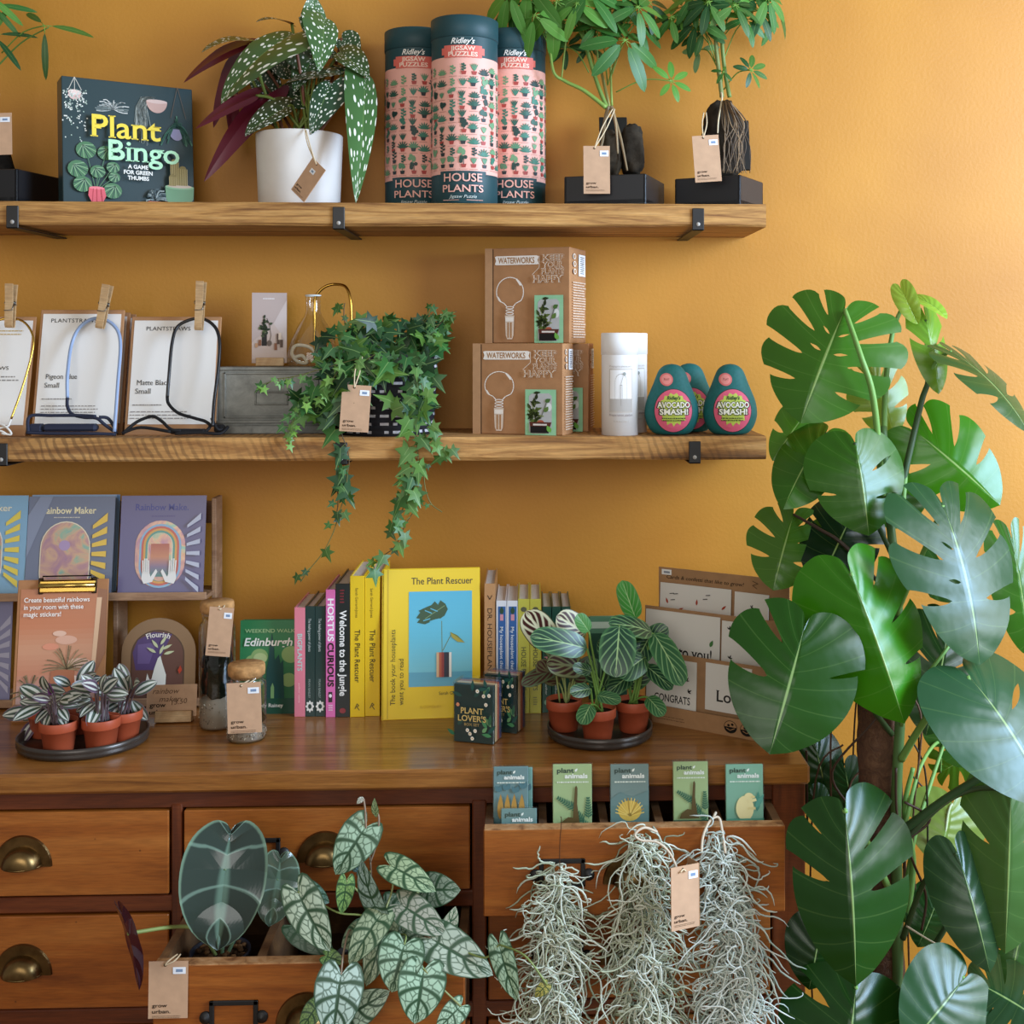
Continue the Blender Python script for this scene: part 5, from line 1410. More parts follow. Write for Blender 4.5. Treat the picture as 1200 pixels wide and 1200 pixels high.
# ---- books
PG = paint('page_edges', .8, .1, nz=.08, nscale=200)
def book(label, bx0, bx1, by_dummy, tx0, ty, y, dep, cov, spine=None, hard=True, box=None, pages='d8cfc4', group='plant books standing in a row', yr=None):
    """upright book, spine to the front"""
    m, w, h = stand(bx0, bx1, y, y if yr is None else yr, ZD, tx0, ty, 0)
    t = thing('book', label, 'book', group=group, mat=m)
    b = B(); th = .0022 if hard else .0008
    b.box((0, 0, -dep), (th, h, 0), cov); b.box((w - th, 0, -dep), (w, h, 0), cov); b.box((0, 0, -th), (w, h, .0004), cov, bev=.0006)
    k = K(b, w, h, box or (0, 0, 100, 100), z=.0006)
    if spine: spine(k)
    b.build('cover', GLOSS, t)
    b = B(); g = .003 if hard else .0008
    b.box((th, g, -dep + (.003 if hard else 0)), (w - th, h - g, -th), pages); b.build('pages', PG, t)
    return t
def face_book(label, bl, br, tl, yl, yr, lean, th, cov, draw, box, page='ded6c8', group='plant books standing in a row'):
    m, w, h = stand(bl, br, yl, yr, ZD, tl[0], tl[1], lean)
    t = thing('book', label, 'book', group=group, mat=m)
    b = B(); b.box((0, 0, -.002), (w, h, 0), cov, bev=.0006); b.box((0, 0, -th), (w, h, -th + .002), cov); b.box((0, 0, -th), (.003, h, 0), cov)
    draw(K(b, w, h, box)); b.build('cover', GLOSS, t)
    b = B(); b.box((.003, .003, -th + .002), (w - .004, h - .003, -.002), page); b.build('pages', PG, t)
    return t
def d_edin(k):
    k.rect(280, 726, 349, 830, '2f6e42'); grad(k, 280, 726, 349, 800, [(0, '2f7a48'), (.5, '3a8450'), (1, '2f6a44')], 10)
    for x, y, r_ in ((303, 766, 10), (295, 772, 9), (340, 764, 11), (338, 792, 9)): k.ell(x, y, r_, r_ * .85, '8fae6a')
    k.ell(304, 768, 8, 6, 'b4c486')
    k.poly([(311, 812), (312, 780), (314, 770), (315, 754), (317.5, 740), (320, 754), (321, 770), (326, 764), (328, 774), (331, 770), (333, 812)], '1d4a45'); k.poly([(317, 812), (317, 800), (319, 795), (321, 800), (321, 812)], '7fa86a')
    k.rect(280, 812, 349, 830, '1f4f3c'); k.poly([(280, 812), (296, 790), (312, 812)], '285c40')
    k.text('WEEKEND WALKS', 286, 739.5, 4, 'a9c98f', w=62, bold=.01); k.text('Edinburgh', 285, 754, 8.5, 'f1efe2', w=57, bold=.02, shear=.2); k.text('Mandy Rainey', 296, 821.5, 4, 'e6e4d4', w=36, bold=.01)
face_book('green paperback with spired city scene facing front, left of the row', 281, 349, (281.5, 727), -.165, -.165, .012, .012, '2f6e42', d_edin, (281, 726, 349, 829))
def sp(txt, x, y, h, c, w, bold=.0, extra=None, box=None):
    def f(k):
        k.text(txt, x, y, h, c, w=w, bold=bold, rot=90)
        if extra: extra(k)
    return f
BX = (0, 0, 100, 1000)
book('pale pink spined book, leftmost spine in the row', 345, 357.6, 0, 341, 712, -.185, .13, 'dd7f8e', lambda k: (k.text('BIGPLANTS', 30, 240, 42, 'b7d0c8', w=340, rot=90, bold=.02), k.text('author name', 38, 690, 16, 'f0c8c8', w=180, rot=90)), box=BX)
def dg(k):
    k.text('The healing power of plants', 34, 110, 26, 'c9cfc9', w=300, rot=90); k.text('FRAN BAILEY', 34, 660, 20, '9fada6', w=170, rot=90)
    k.ell(50, 905, 34, 42, 'e6e6de'); k.lift(); k.ell(50, 905, 18, 22, '1c3733')
    for i in range(8): k.ell(50 + 36 * cos(i * pi / 4), 905 + 44 * sin(i * pi / 4), 8, 10, 'e6e6de', 8, False)
book('dark green spined book right beside the pale pink spine', 357.6, 369, 0, 354, 710.5, -.185, .13, '1c3733', dg, box=BX)
book('dark green spined book left of the hot pink one', 369.3, 381.3, 0, 365.8, 710.5, -.185, .13, '1c3733', dg, box=BX)
book('hot pink spined book with bold white and black lettering', 381.8, 392.8, 0, 379.3, 691, -.19, .14, 'dc6fae', lambda k: (k.text('HORTUS', 22, 70, 62, 'f6eef2', w=335, rot=90, bold=.03), k.text('CURIOUS', 22, 415, 62, '1c1418', w=345, rot=90, bold=.03), k.rect(30, 800, 70, 880, '2a1a22'), k.ell(50, 830, 16, 14, 'f0e8ec'), k.fine(30, 905, 44, 3, 18, 'f0d8e6', .5, 0)), box=BX)
book('black spined book with white title, right of hot pink one', 393.2, 410, 0, 391.6, 684, -.19, .14, '17201f', lambda k: (k.text('Welcome to the Jungle', 30, 200, 46, 'f0f0ea', w=640, rot=90, bold=.02), k.fine(32, 50, 30, 5, 22, '8a2f36', .5, .2), k.ell(50, 950, 22, 20, '8a2f36')), box=BX)
def yel(k):
    k.text('Sarah Gerrard-Jones', 38, 85, 18, '5a4a14', w=210, rot=90); k.text('The Plant Rescuer', 34, 380, 36, '2e2a18', w=375, rot=90, bold=.004)
    k.line([(35, 940), (50, 905), (62, 918), (48, 925), (65, 950)], 5, '4a4018')
book('yellow spined book next to the black spined one', 410.3, 427, 0, 409.3, 675, -.19, .155, 'e6c11f', yel, box=BX)
book('yellow spined book beside its front-facing copy', 427.6, 445, 0, 427.2, 675.5, -.186, .155, 'e6c11f', yel, box=BX)
def d_rescue(k):
    k.rect(453.5, 667, 455, 830, 'c7a51a')
    k.text('The Plant Rescuer', 483, 684, 7.4, '2c2614', w=76, bold=.004)
    grad(k, 480, 692, 558, 796, [(0, '4fb0cc'), (.5, '5fbcd2'), (.83, '74c2d2'), (.84, '5aa6c0'), (1, '63aec6')], 20)
    k.line([(521, 762), (520.5, 725)], .8, '6a7a4a'); k.line([(522, 757), (532, 740)], .8, '6a7a4a')
    lf = [(516, 722), (500, 728), (490, 726), (494, 722), (489, 721), (494, 715), (492, 713), (502, 709), (508, 707), (512, 703), (516, 707), (519, 702), (525, 706), (528, 712), (524, 719), (519, 722)]
    k.poly(lf, '2c4f34'); k.line([(524, 708), (500, 722)], .7, '7a9a6a'); k.lift()
    for x, y in ((500, 713), (507, 711), (498, 724), (506, 725)): k.line([(x, y), (x + 8, y - 2 if y > 718 else y + 3)], 1.1, '58b4cc', False)
    k.poly([(531, 737), (537, 740), (549, 749), (540, 748), (533, 743)], 'a89a3a'); k.poly([(531, 737), (540, 741), (549, 749)], '6f7a2c')
    for i, c_ in enumerate(('d9b48a', 'b4583a', '8f2f2a', '1d2438', '20202e', 'e9e4d8')): k.rect(514 + i * 3.1, 759, 514 + (i + 1) * 3.1, 786, c_)
    k.text('The book your houseplants', 463.5, 815, 6, '2c2614', w=82, rot=-90); k.text('want you to read', 473.5, 815, 6, '2c2614', w=50, rot=-90)
    k.text('Sarah Gerrard-Jones', 517, 805, 3.4, '4a3f14', w=44); k.text('BLOOMSBURY', 494, 819, 2.8, 'd0a818', w=26)
face_book('large yellow hardback facing front with split leaf picture', 447, 563, (454, 667.5), -.21, -.198, .03, .020, 'e9c620', d_rescue, (447, 667, 568, 831))
book('tan spined book right of the large yellow cover', 567.5, 580.5, 0, 568.8, 684, -.178, .145, 'b98a5c', lambda k: (k.text('DR. HOUSEPLANT', 30, 190, 40, '3a2c20', w=520, rot=90), k.line([(30, 90), (50, 120), (70, 90)], 6, '3a2c20'), k.line([(30, 770), (50, 745), (70, 770)], 6, '3a2c20'), k.ell(50, 830, 12, 12, '3a2c20')), box=BX, pages='d9d4cd')
def blu(k):
    k.rect(18, 50, 92, 960, '2f5f9a'); k.rect(38, 120, 70, 175, 'cf8f9a'); k.leaf(54, 120, 70, 40, 1.57, '2c4a34')
    k.text('My houseplant changed my life', 38, 230, 30, 'dfe6ee', w=600, rot=90, bold=.01)
book('blue and white spined book next to the tan one', 581.5, 593.5, 0, 582, 704, -.18, .145, 'd9dade', blu, box=BX)
book('blue and white spined book beside the first yellow-green one', 594, 606.5, 0, 594.5, 704, -.18, .145, 'd9dade', blu, box=BX)
def yg(k):
    k.ell(50, 90, 26, 22, '5a5a44'); k.text('HOUSE PLANTS', 30, 420, 40, '5a5f3a', w=380, rot=90, bold=.01); k.fine(30, 860, 40, 4, 20, '7a7a4a', .5, .2)
book('yellow-green spined book left of its twin copy', 607, 620.5, 0, 608, 702, -.18, .145, 'bdb84a', yg, box=BX)
book('yellow-green spined book left of the dark green three', 621, 634, 0, 622, 702, -.18, .145, 'bdb84a', yg, box=BX)
def dg2(k):
    k.text('PLANTS', 25, 470, 50, 'd98f8a', w=200, rot=90, bold=.02); k.text('author', 34, 720, 24, 'cfd8cf', w=110, rot=90); k.ell(50, 900, 28, 26, '7fa88a')
for i, lab in enumerate(('first dark green spined book right of the yellow-green pair', 'middle one of the three dark green spined books', 'rightmost of the three dark green spined books')):
    book(lab, 635.5 + i * 11.3, 646 + i * 11.3, 0, 636 + i * 11.3, 711, -.178, .13, '214a3c', dg2, box=BX, pages='cfc8bf')
face_book('pale green book facing front behind the zebra-leaf plants', 690, 735, (690, 723), -.10, -.10, .008, .012, '5f8f70', lambda k: (k.rect(0, 6, 100, 14, 'c9dac6'), k.rect(0, 20, 100, 100, '264f3a')), (0, 0, 100, 100))

# ---- little gift books in clear boxes
def gem(label, bl, br, tx, ty, yl, yr, dep):
    m, w, h = stand(bl, br, yl, yr, ZD + .001, tx, ty, 0)
    t = thing('boxed_mini_books', label, 'book set', group='boxed sets of mini books', mat=m)
    b = B(); th = dep / 4
    for i, c_ in enumerate(('1f3a38', 'd0b58a', 'a8543c', '2c3a66')):
        b.box((0, 0, -dep + i * th if False else -(i + 1) * th + .0006), (w, h * .96, -i * th), c_, bev=.0006)
    k = K(b, w, h * .96, (0, 0, 100, 130)); random.seed(6)
    for i in range(16):
        x = random.choice([random.uniform(0, 28), random.uniform(72, 100), random.uniform(0, 100)]); y = random.choice([random.uniform(0, 28), random.uniform(86, 128)])
        k.leaf(x, y, random.uniform(16, 30), 9, random.uniform(0, 3.1), random.choice(['2f6a4a', '4a8a5a', '6fa06a', '23524a', '55906a']))
    for x, y in ((12, 45), (62, 12), (78, 22), (92, 20), (44, 108), (50, 118), (38, 100), (85, 40), (58, 100)): k.ell(x, y, 4.5, 4.5, random.choice(['e6dcc8', 'd98a6a', 'efe9d8']), 8); k.ell(x, y, 1.6, 1.6, 'c9a04a', 6)
    k.text("PLANT", 50, 62, 13, 'd3b46a', w=58, align='c', bold=.012, serif=True); k.text("LOVER'S", 50, 79, 13, 'd3b46a', w=72, align='c', bold=.012, serif=True); k.text('BOX SET', 50, 89, 6, 'b89a5a', w=38, align='c')
    b.build('books', GLOSS, t)
    b = B(); e = .0016; b.box((-e, -.001, -dep - e), (w + e, h, e), bev=.001); b.build('clear_box', PLASTIC, t)
    return t
gem('clear-boxed set of mini books, front set before the yellow cover', 532, 578, 532.5, 798, -.325, -.345, .04)
gem('clear-boxed set of mini books standing behind another set', 568, 605, 566, 787, -.272, -.292, .04)

# ---- zebra and peacock plants
CR = 21.5 * mpp(-.33); CH = .05
cal = {}
for nm, px, y, lab in (('a', 661, -.285, 'peacock-leaf plant in terracotta pot, left on round tray'), ('b', 700.5, -.335, 'zebra-leaf plant in terracotta pot, front of round tray'), ('c', 742, -.295, 'zebra-leaf plant in terracotta pot, right on round tray')):
    o0 = pt(px, y, ZD + .0055); t = thing('potted_calathea', lab, 'potted plant', o0, 0, 'zebra-leaf plants on the round tray'); cal[nm] = (t, o0, y, B())
    terr(CR, CH).build('pot', TERRA, t); b = B(); b.lathe([(0, CH * .86), (CR * .91, CH * .84)], 20, '2a1d14'); b.build('soil', SOIL, t)
ZG = '17402a'
for nm, pb, pt_, yb, yt, w_, kind, col, nn, bd in (
        ('a', (647, 757), (616, 716), -.29, -.33, 37, 'p', 'd9d6b0', (-.1, -1, .2), .3), ('a', (686, 742), (652, 722), -.29, -.30, 32, 'p', 'd9d6b0', (.1, -1, .5), .3),
        ('a', (684, 782), (640, 778), -.28, -.32, 30, 'p', '8f9a70', (0, -1, .5), .4), ('a', (655, 782), (611, 803), -.27, -.31, 20, 'p', '5a6a4a', (-.2, -1, .6), .4),
        ('a', (668, 800), (690, 786), -.27, -.30, 22, 'p', '6a7a52', (0, -1, .5), .4), ('a', (660, 770), (640, 745), -.26, -.28, 28, 'p', '8f9a70', (0, -1, .3), .3),
        ('b', (688, 760), (621, 746), -.335, -.355, 32, 'z', ZG, (-.1, -1, .5), .5), ('b', (726, 733), (721, 794), -.34, -.375, 43, 'z', ZG, (-.05, -1, .35), .4),
        ('b', (692, 826), (681, 849), -.36, -.385, 21, 'z', '2c5f34', (-.2, -1, .4), .4), ('b', (692, 807), (668, 812), -.35, -.37, 17, 'z', ZG, (0, -1, .6), .3),
        ('b', (693, 787), (671, 781), -.34, -.35, 14, 'z', ZG, (0, -1, .5), .3), ('b', (700, 815), (728, 822), -.34, -.36, 16, 'z', '2a5a34', (0, -1, .8), .4),
        ('b', (690, 740), (676, 720), -.33, -.335, 18, 'z', '4f8a44', (.3, -1, .2), .3),
        ('c', (745, 725), (729, 680), -.295, -.30, 25, 'z', '3f8a34', (-.25, -1, .1), .2), ('c', (764, 741), (713, 731), -.30, -.33, 30, 'z', ZG, (.1, -.75, .9), .5),
        ('c', (766, 742), (800, 804), -.30, -.36, 31, 'z', '24582f', (.1, -1, .4), .5), ('c', (757, 780), (788, 808), -.29, -.32, 20, 'z', ZG, (.2, -1, .5), .4),
        ('c', (756, 770), (725, 793), -.315, -.345, 30, 'z', '24502c', (-.1, -1, .4), .4), ('c', (759, 817), (778, 839), -.32, -.35, 20, 'z', '2c5f34', (.1, -1, .4), .4),
        ('c', (760, 748), (745, 775), -.29, -.31, 28, 'z', ZG, (.2, -1, .4), .4), ('c', (740, 790), (712, 812), -.28, -.30, 22, 'z', '1a4026', (0, -1, .6), .4),
        ('b', (708, 806), (688, 772), -.315, -.32, 26, 'z', '12331f', (-.1, -1, .3), .4), ('a', (672, 798), (700, 772), -.28, -.29, 26, 'p', '4a5a40', (.1, -1, .3), .4), ('c', (736, 806), (762, 778), -.285, -.29, 26, 'z', '12331f', (.1, -1, .3), .4), ('c', (735, 770), (700, 752), -.28, -.29, 30, 'z', '14381f', (0, -1, .3), .4), ('a', (655, 800), (630, 775), -.275, -.29, 24, 'p', '6a6a4a', (0, -1, .3), .4),
        ('c', (752, 755), (783, 735), -.27, -.28, 24, 'z', ZG, (0, -1, .5), .4)):
    t, o0, y, sb = cal[nm]
    A, Z = P(*pb, yb) - o0, P(*pt_, yt) - o0
    b = B(); leaf(b, A, Z, nn, w_ * mpp(yb), 'oblong', bd, .12, .12, .01, col=col, ns=14, nu=5); b.build('leaf', L_PEA if kind == 'p' else L_CAL, t)
    r0 = V((random.uniform(-.008, .008), random.uniform(-.006, .006), CH * .84))
    sb.tube(curve([r0, r0 * .4 + A * .6 + V((0, 0, .004)), A], 5), .0017, 6, '6a8f3f' if kind == 'z' else '8f9a5a')
for t, o0, y, sb in cal.values(): sb.build('stem', STEM, t)

# ---- kraft stand of plantable cards
def cy(px, tier): return -.234 - (px - 765) / 134 * .117 + tier
def panel(x0, x1, ytl, ytr, ybot_z, tier, th=.002):
    bl_, br_ = pt(x0, cy(x0, tier), ybot_z), pt(x1, cy(x1, tier), ybot_z)
    return Fr(bl_, br_, P(x0, ytl, cy(x0, tier)))
base_m = Matrix.Translation(pt(832, cy(832, .04), ZD))
cs = thing('card_stand', 'tiered kraft card stand with handwritten header, partly behind monstera leaf', 'card stand', mat=base_m)
KB2 = 'a57e59'
m, w, h = panel(772, 925, 664, 0, ZD, .105); b = B(); b.box((0, 0, -.002), (w, h, 0), KB2, T=m)
k = K(b, w, h, (772, 664, 925, 860), z=.0004, T=m); k.text('Cards & confetti that like to grow!', 782, 679, 5, '2f241a', w=92, shear=.2, bold=.004); k.rect(776, 666.5, 788, 674, 'eceae6'); k.rect(778.5, 669, 786, 672, '8a8f98')
k.line([(884, 670), (890, 673), (884, 676), (889, 680)], .8, '5a4430')
W(b, 'back_board', KRAFT, cs)
m, w, h = panel(756, 915, 709, 0, ZD, .05); b = B(); b.box((0, 0, -.002), (w, h, 0), KB2, T=m); W(b, 'middle_board', KRAFT, cs)
m, w, h = panel(762, 910, 762, 0, ZD, .012); b = B(); b.box((0, 0, -.002), (w, h, 0), KB2, T=m); W(b, 'front_board', KRAFT, cs)
m, w, h = panel(764, 905, 825, 0, ZD, 0); b = B(); b.box((0, 0, -.002), (w, h, 0), 'a98059', T=m)
k = K(b, w, h, (764, 825, 905, 848), z=.0004, T=m)
k.fine(770, 838, 36, 2, 3.4, '7a5a3e', .3, .1)
for x in (858, 877): k.ell(x, 836, 7.5, 8.0, '1c1712'); k.ell(x, 836, 6.9, 7.4, 'a98059'); k.ell(x, 836, 7, 7.4, '1c1712', a0=0, a1=pi); k.ell(x - 2, 834, 1.6, 1.6, '1c1712', 8); k.ell(x + 2.4, 832.5, 1.6, 1.6, '1c1712', 8); k.line([(x - 4, 838), (x, 840), (x + 5, 837)], .8, 'a98059')
W(b, 'front_lip', KRAFT, cs)
for tier0, x0_, x1_ in ((.0, 764, 764.9), (.0, 903, 904)):
    A, Z = pt(x0_, cy(x0_, 0), ZD), pt(x0_, cy(x0_, .105), ZD)
    b = B(); d_ = (Z - A); b.add([A, Z, Z + V((0, 0, .03)), A + V((0, 0, .03))], [(0, 1, 2, 3)], KB2); W(b, 'side_flap', KRAFT, cs)
def gcard(label, x0, x1, yt, yb, tier, draw, box):
    bl_, br_ = P(x0, yb, cy(x0, tier)), P(x1, yb, cy(x1, tier)); br_.z = bl_.z
    m, w, h = Fr(bl_, br_, P(x0 + 1, yt, cy(x0, tier) + .003))
    b = B(); b.box((0, 0, -.0012), (w, h, 0), 'ddd8cf'); draw(K(b, w, h, box))
    tag(b.build('greeting_card', FLAT, mat=m), label, 'card', 'plantable cards in the kraft stand')
DKI = '2a2725'
def sprigs(k, pts, c=DKI):
    for x, y, a in pts:
        k.leaf(x, y, 5, 1.6, a, c); k.leaf(x, y, 4, 1.4, a + .9, c); k.leaf(x, y, 4, 1.4, a - .9, c)
def d_top(k):
    for x, y, a, c_ in ((12, 30, 1.9, 'a8442f'), (28, 38, .5, 'a8442f'), (55, 28, 1.5, 'a8442f'), (74, 50, 2.3, 'a8442f'), (92, 30, .8, 'a8442f')): k.leaf(x, y, 9, 3, a, c_)
    for x, y in ((18, 15), (24, 15), (68, 18), (72, 12), (20, 24)): k.line([(x - 3, y), (x + 3, y - 1)], 1, DKI)
gcard('white card with red chilli marks on the top row of kraft stand', 773, 856, 682, 722, .095, d_top, (0, 0, 105, 50))
gcard('white card right of the chilli one, top row of kraft stand', 860, 900, 693, 735, .095, lambda k: sprigs(k, [(30, 20, 1)]), (0, 0, 60, 50))
gcard('white card reading to you on the middle row of kraft stand', 756, 843, 713, 768, .04, lambda k: (k.text('Here to you!', 8, 53, 13, DKI, w=70, bold=.01, serif=True), k.leaf(76, 36, 9, 4, 1.2, '4a7a44')), (0, 0, 87, 57))
gcard('white card right of the to-you one, middle row of kraft stand', 845, 895, 727, 775, .04, lambda k: sprigs(k, [(9, 10, 1.4), (10, 45, 1.2)]), (0, 0, 50, 50))
gcard('white Congrats card on the front row of kraft stand', 757, 815.5, 768, 826, .0055, lambda k: (k.text('CONGRATS', 10, 50, 8.5, DKI, w=42, bold=.012), sprigs(k, [(18, 8, 2.2), (45, 10, 1), (50, 35, .6), (8, 20, 2.4), (48, 22, 1)])), (0, 0, 59, 58))
gcard('white Love card on the front row of kraft stand', 826, 880, 776, 831, .0055, lambda k: (k.text('Love', 13, 44, 13, DKI, w=34, bold=.012, serif=True)), (0, 0, 54, 56))
# ================================================================== things in and on the open drawers
dR, yR, rX0, rX1, rZ0, rZ1 = open_right
dL, yL, lX0, lX1, lZ0, lZ1 = open_left
def fern(k, x, y, L, a, c, n=8):
    ca, sa = cos(a), sin(a); k.line([(x, y), (x + ca * L, y - sa * L)], .7, c)
    for i in range(n):
        f = (i + .5) / n
        for sg in (1, -1): k.leaf(x + ca * L * f, y - sa * L * f, L * .28 * (1.1 - f * .7), 2.0, a + sg * .9, c, False)
def animal_pack(label, x0, x1, yt, bg, pic, yy, dx=0.0, ytr=None, lean=.014, zb=None):
    zf = (rZ0 + .016) if zb is None else zb
    bl_, br_ = pt(x0 + dx, yy, zf), pt(x1 + dx, yy, zf)
    m, w, h = Fr(bl_, br_, P(x0, yt, yy + lean))
    t = thing('booklet', label, 'booklet', group='small booklets in the open drawer', mat=m)
    b = B(); b.box((0, 0, -.004), (w, h, 0), bg, bev=.0008)
    H = h / w * 46
    k = K(b, w, h, (0, 0, 46, H), z=.0003)
    k.text('plant', 5, 9.5, 5.4, '2c463c', w=20, bold=.02); k.leaf(26, 8.5, 5, 2.6, .9, 'eef2e6'); k.text('animals', 14, 15.8, 5.2, 'f2f4ea', w=27, bold=.035)
    k.fine(5, 20.3, 37, 1, 3, 'e6ecdc', .5, 0)
    pic(k, H); b.build('booklet', GLOSS, t)
    b = B(); b.box((-.0015, -.001, -.0055), (w + .0015, h + .002, .0012), bev=.001); b.build('clear_sleeve', PLASTIC, t)
    return t
def p_fern(k, H):
    for x, y, a in ((36, 66, 2.2), (42, 62, 1.6), (26, 50, 2.6), (44, 74, 2.4)): fern(k, x, y, 24, a, '3f6a50')
    k.poly([(23, 70), (25, 40), (26, 26), (27.5, 24), (29, 27), (28.5, 45), (31, 64), (30, 72)], '5a4a2a'); k.poly([(10, 66), (18, 60), (30, 62), (34, 72), (8, 72)], '5a4a2a'); k.rect(0, 74, 46, H, '33533f')
def p_cactus(k, H):
    k.poly([(0, 40), (12, 32), (26, 38), (46, 30), (46, 50), (0, 50)], '64807c'); k.rect(0, 48, 46, H, '5c7a74'); k.ell(23, 54, 14, 12, 'c8a94e'); k.lift()
    for i in range(14):
        a = pi * i / 13; k.line([(23, 60), (23 + cos(a) * 17, 56 - sin(a) * 17)], 1.1, random.choice(['e0c46a', 'a88438', 'd9b95a']), False)
def p_bear(k, H):
    k.leaf(38, 56, 24, 7, 1.5, '4a8a78'); k.leaf(36, 52, 20, 6, 1.0, '5a9a86'); k.ell(23, 52, 11, 15, 'e4d59a'); k.ell(28, 38, 5.5, 4.5, 'e4d59a'); k.line([(28, 44), (36, 42)], 3.4, 'e4d59a'); k.line([(28, 52), (35, 52)], 3, 'dccb8c'); k.ell(33, 38.5, 2.4, 1.6, 'dccb8c'); k.rect(0, 64, 46, H, '5a9a7e')
def p_fox(k, H):
    for x, y in ((8, 32), (18, 30), (30, 33), (40, 28)): k.leaf(x, y, 10, 6, 1.2, '4a6f74'); k.leaf(x, y, 10, 6, 2.2, '4a6f74')
    for x in (9, 18, 27, 37): k.leaf(x, 68, 34, 8, 1.55, 'a8803c')
    k.rect(0, 66, 46, H, '54787c')
animal_pack('teal plastic-sleeved booklet half hidden behind the leftmost one', 580, 624, 900, '78a89c', p_fox, yR + .060, lean=.006)
animal_pack('blue-green plastic-sleeved booklet, leftmost upright one in the open drawer', 574, 615, 899, '6c8c8c', p_fox, yR + .045, 4, lean=.01)
animal_pack('low plastic-sleeved booklet sunk in front of the leftmost upright one', 587, 629, 948, '6f8f8a', p_fox, yR + .026, 0, zb=P(600, 1040, yR + .026).z)
animal_pack('pale green plastic-sleeved booklet with long-necked dinosaur, second compartment', 648, 694, 896, 'a6bd86', p_fern, yR + .04)
animal_pack('grey-green plastic-sleeved booklet with golden plant picture, third compartment', 716, 761, 896, '79908a', p_cactus, yR + .04)
animal_pack('pale green plastic-sleeved booklet with ferns, fourth compartment', 790, 831, 893, 'a9bf85', p_fern, yR + .04)
animal_pack('mint plastic-sleeved booklet with pale yellow animal, rightmost compartment', 852, 896, 896, '86b79a', p_bear, yR + .04)

# ---- spanish moss
MOSS = paint('spanish_moss', .8, .15, transl=.15)
def moss(label, top, bot, prof, n, cols, seed, hook, d0=-.035, ropes=()):
    random.seed(seed); o0 = P(top[0], top[1], yR + d0)
    t = thing('spanish_moss', label, 'air plant', o0, group='hanging bunches of spanish moss')
    b = B(); s = mpp(yR + d0)
    for i in range(n):
        f = random.random() ** .85 * .93; y = top[1] + (bot - top[1]) * f
        cx, hw = cr(prof, f)
        u = random.uniform(-1, 1); w_ = random.random()
        x = cx + hw * u * .9; dep = yR - .006 - (1 - w_) * .055 * (1 - .6 * u * u) * min(1, .3 + f * 2)
        p = P(x, y, dep) - o0
        a = random.uniform(-pi, pi) * .75 - pi / 2; curl = random.choice([-1, 1]) * random.uniform(.2, .75)
        pts = [p]; m = random.randint(9, 17); st = random.uniform(4.2, 6.0) * s; zd = random.uniform(-.25, .2)
        for q in range(m):
            a += curl + random.gauss(0, .22)
            if random.random() < .16: curl = -curl * random.uniform(.6, 1.2)
            dx, dz = cos(a), sin(a) - .55
            p = p + V((dx * st, 0, dz * st * .9)); p.y = max(-10, min(yR - .004 - o0.y, p.y + zd * st)); pts.append(p)
        back = w_ > .55  # inner strands get a darker colour, outer ones paler: painted depth shading
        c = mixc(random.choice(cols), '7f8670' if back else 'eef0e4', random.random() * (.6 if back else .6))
        r = random.uniform(.0008, .0015); b.tube(pts, [r] * (len(pts) - 2) + [r * .7, r * .35], 4, c)
    b.build('strands', MOSS, t)
    b = B()
    for pts, r, c in hook: b.tube(curve([P(x, y, yR + d) - o0 for x, y, d in pts], 6), r, 6, c)
    b.build('hanging_string', STRING, t)
    return t
MC = ['bcc4a4', 'cdd4ba', 'a8b292', 'd6dbc6']
moss('grey-green spanish moss bunch hanging left, in front of black label holder', (655, 1010), 1235, [(654, 7), (652, 20), (650, 28), (650, 32), (650, 35), (650, 38)], 380, MC, 51, [([(657, 957, .0), (658, 962, -.004), (656, 990, -.01), (656, 1020, -.02)], .0006, '4a3020')])
moss('grey-green spanish moss bunch hanging in the middle, left of the folded tag', (755, 968), 1240, [(752, 16), (755, 24), (756, 28), (758, 31), (758, 34), (760, 36)], 480, MC, 52, [([(770, 975, -.04), (755, 970, -.045), (744, 978, -.05), (752, 985, -.05), (770, 987, -.05), (785, 1000, -.055), (794, 1020, -.06)], .0019, 'cbbba4')])
moss('pale silvery spanish moss bunch hanging rightmost on the drawer front', (840, 975), 1240, [(838, 18), (848, 26), (853, 30), (860, 32), (860, 34), (858, 36)], 480, ['c6d4c8', 'd6e0d6', 'b2c2b4', 'e0e8e0'], 53, [([(822, 1000, -.03), (824, 980, -.02), (832, 962, -.006), (842, 958, -.002), (846, 972, -.01), (850, 1000, -.03)], .0019, 'd2c2aa'), ([(835, 960, .002), (839, 952, .012)], .0019, 'd2c2aa')])
swing_tag('brown folded swing tag hanging between two moss bunches', (783.5, 1018), (816, 1011), (787, 1092), yR - .10, (797, 1022), yR - .085, folded=True, dy=.018)

# ---- alocasia in the left open drawer
ay = yL + .085
o0 = V((pt(258, ay, 0).x, ay, lZ0 + .0145)); topz = P(258, 1113, ay).z - o0.z
t = thing('potted_alocasia', 'dark glossy shield-leaved alocasia growing from the open left drawer', 'potted plant', o0)
R = .043
b = B(); b.lathe([(0, 0), (R * .75, 0), (R * .95, topz - .01), (R, topz - .01), (R, topz), (R * .94, topz), (R * .92, topz - .012), (0, topz - .012)], 36, '1d2430'); b.build('pot', SATIN, t)
b = B(); b.lathe([(0, topz - .004), (R * .92, topz - .009)], 24, '3a2a1c'); random.seed(3)
for i in range(40): a = random.uniform(0, 6.3); q = random.random() ** .5 * R * .85; lump(b, (q * cos(a), q * sin(a), topz - .004), (.004, .003, .003), i, random.choice(['5a4028', '3a2818', '6a4c30']), 1, 7, 5)
b.build('soil', SOIL, t)
sb = B()
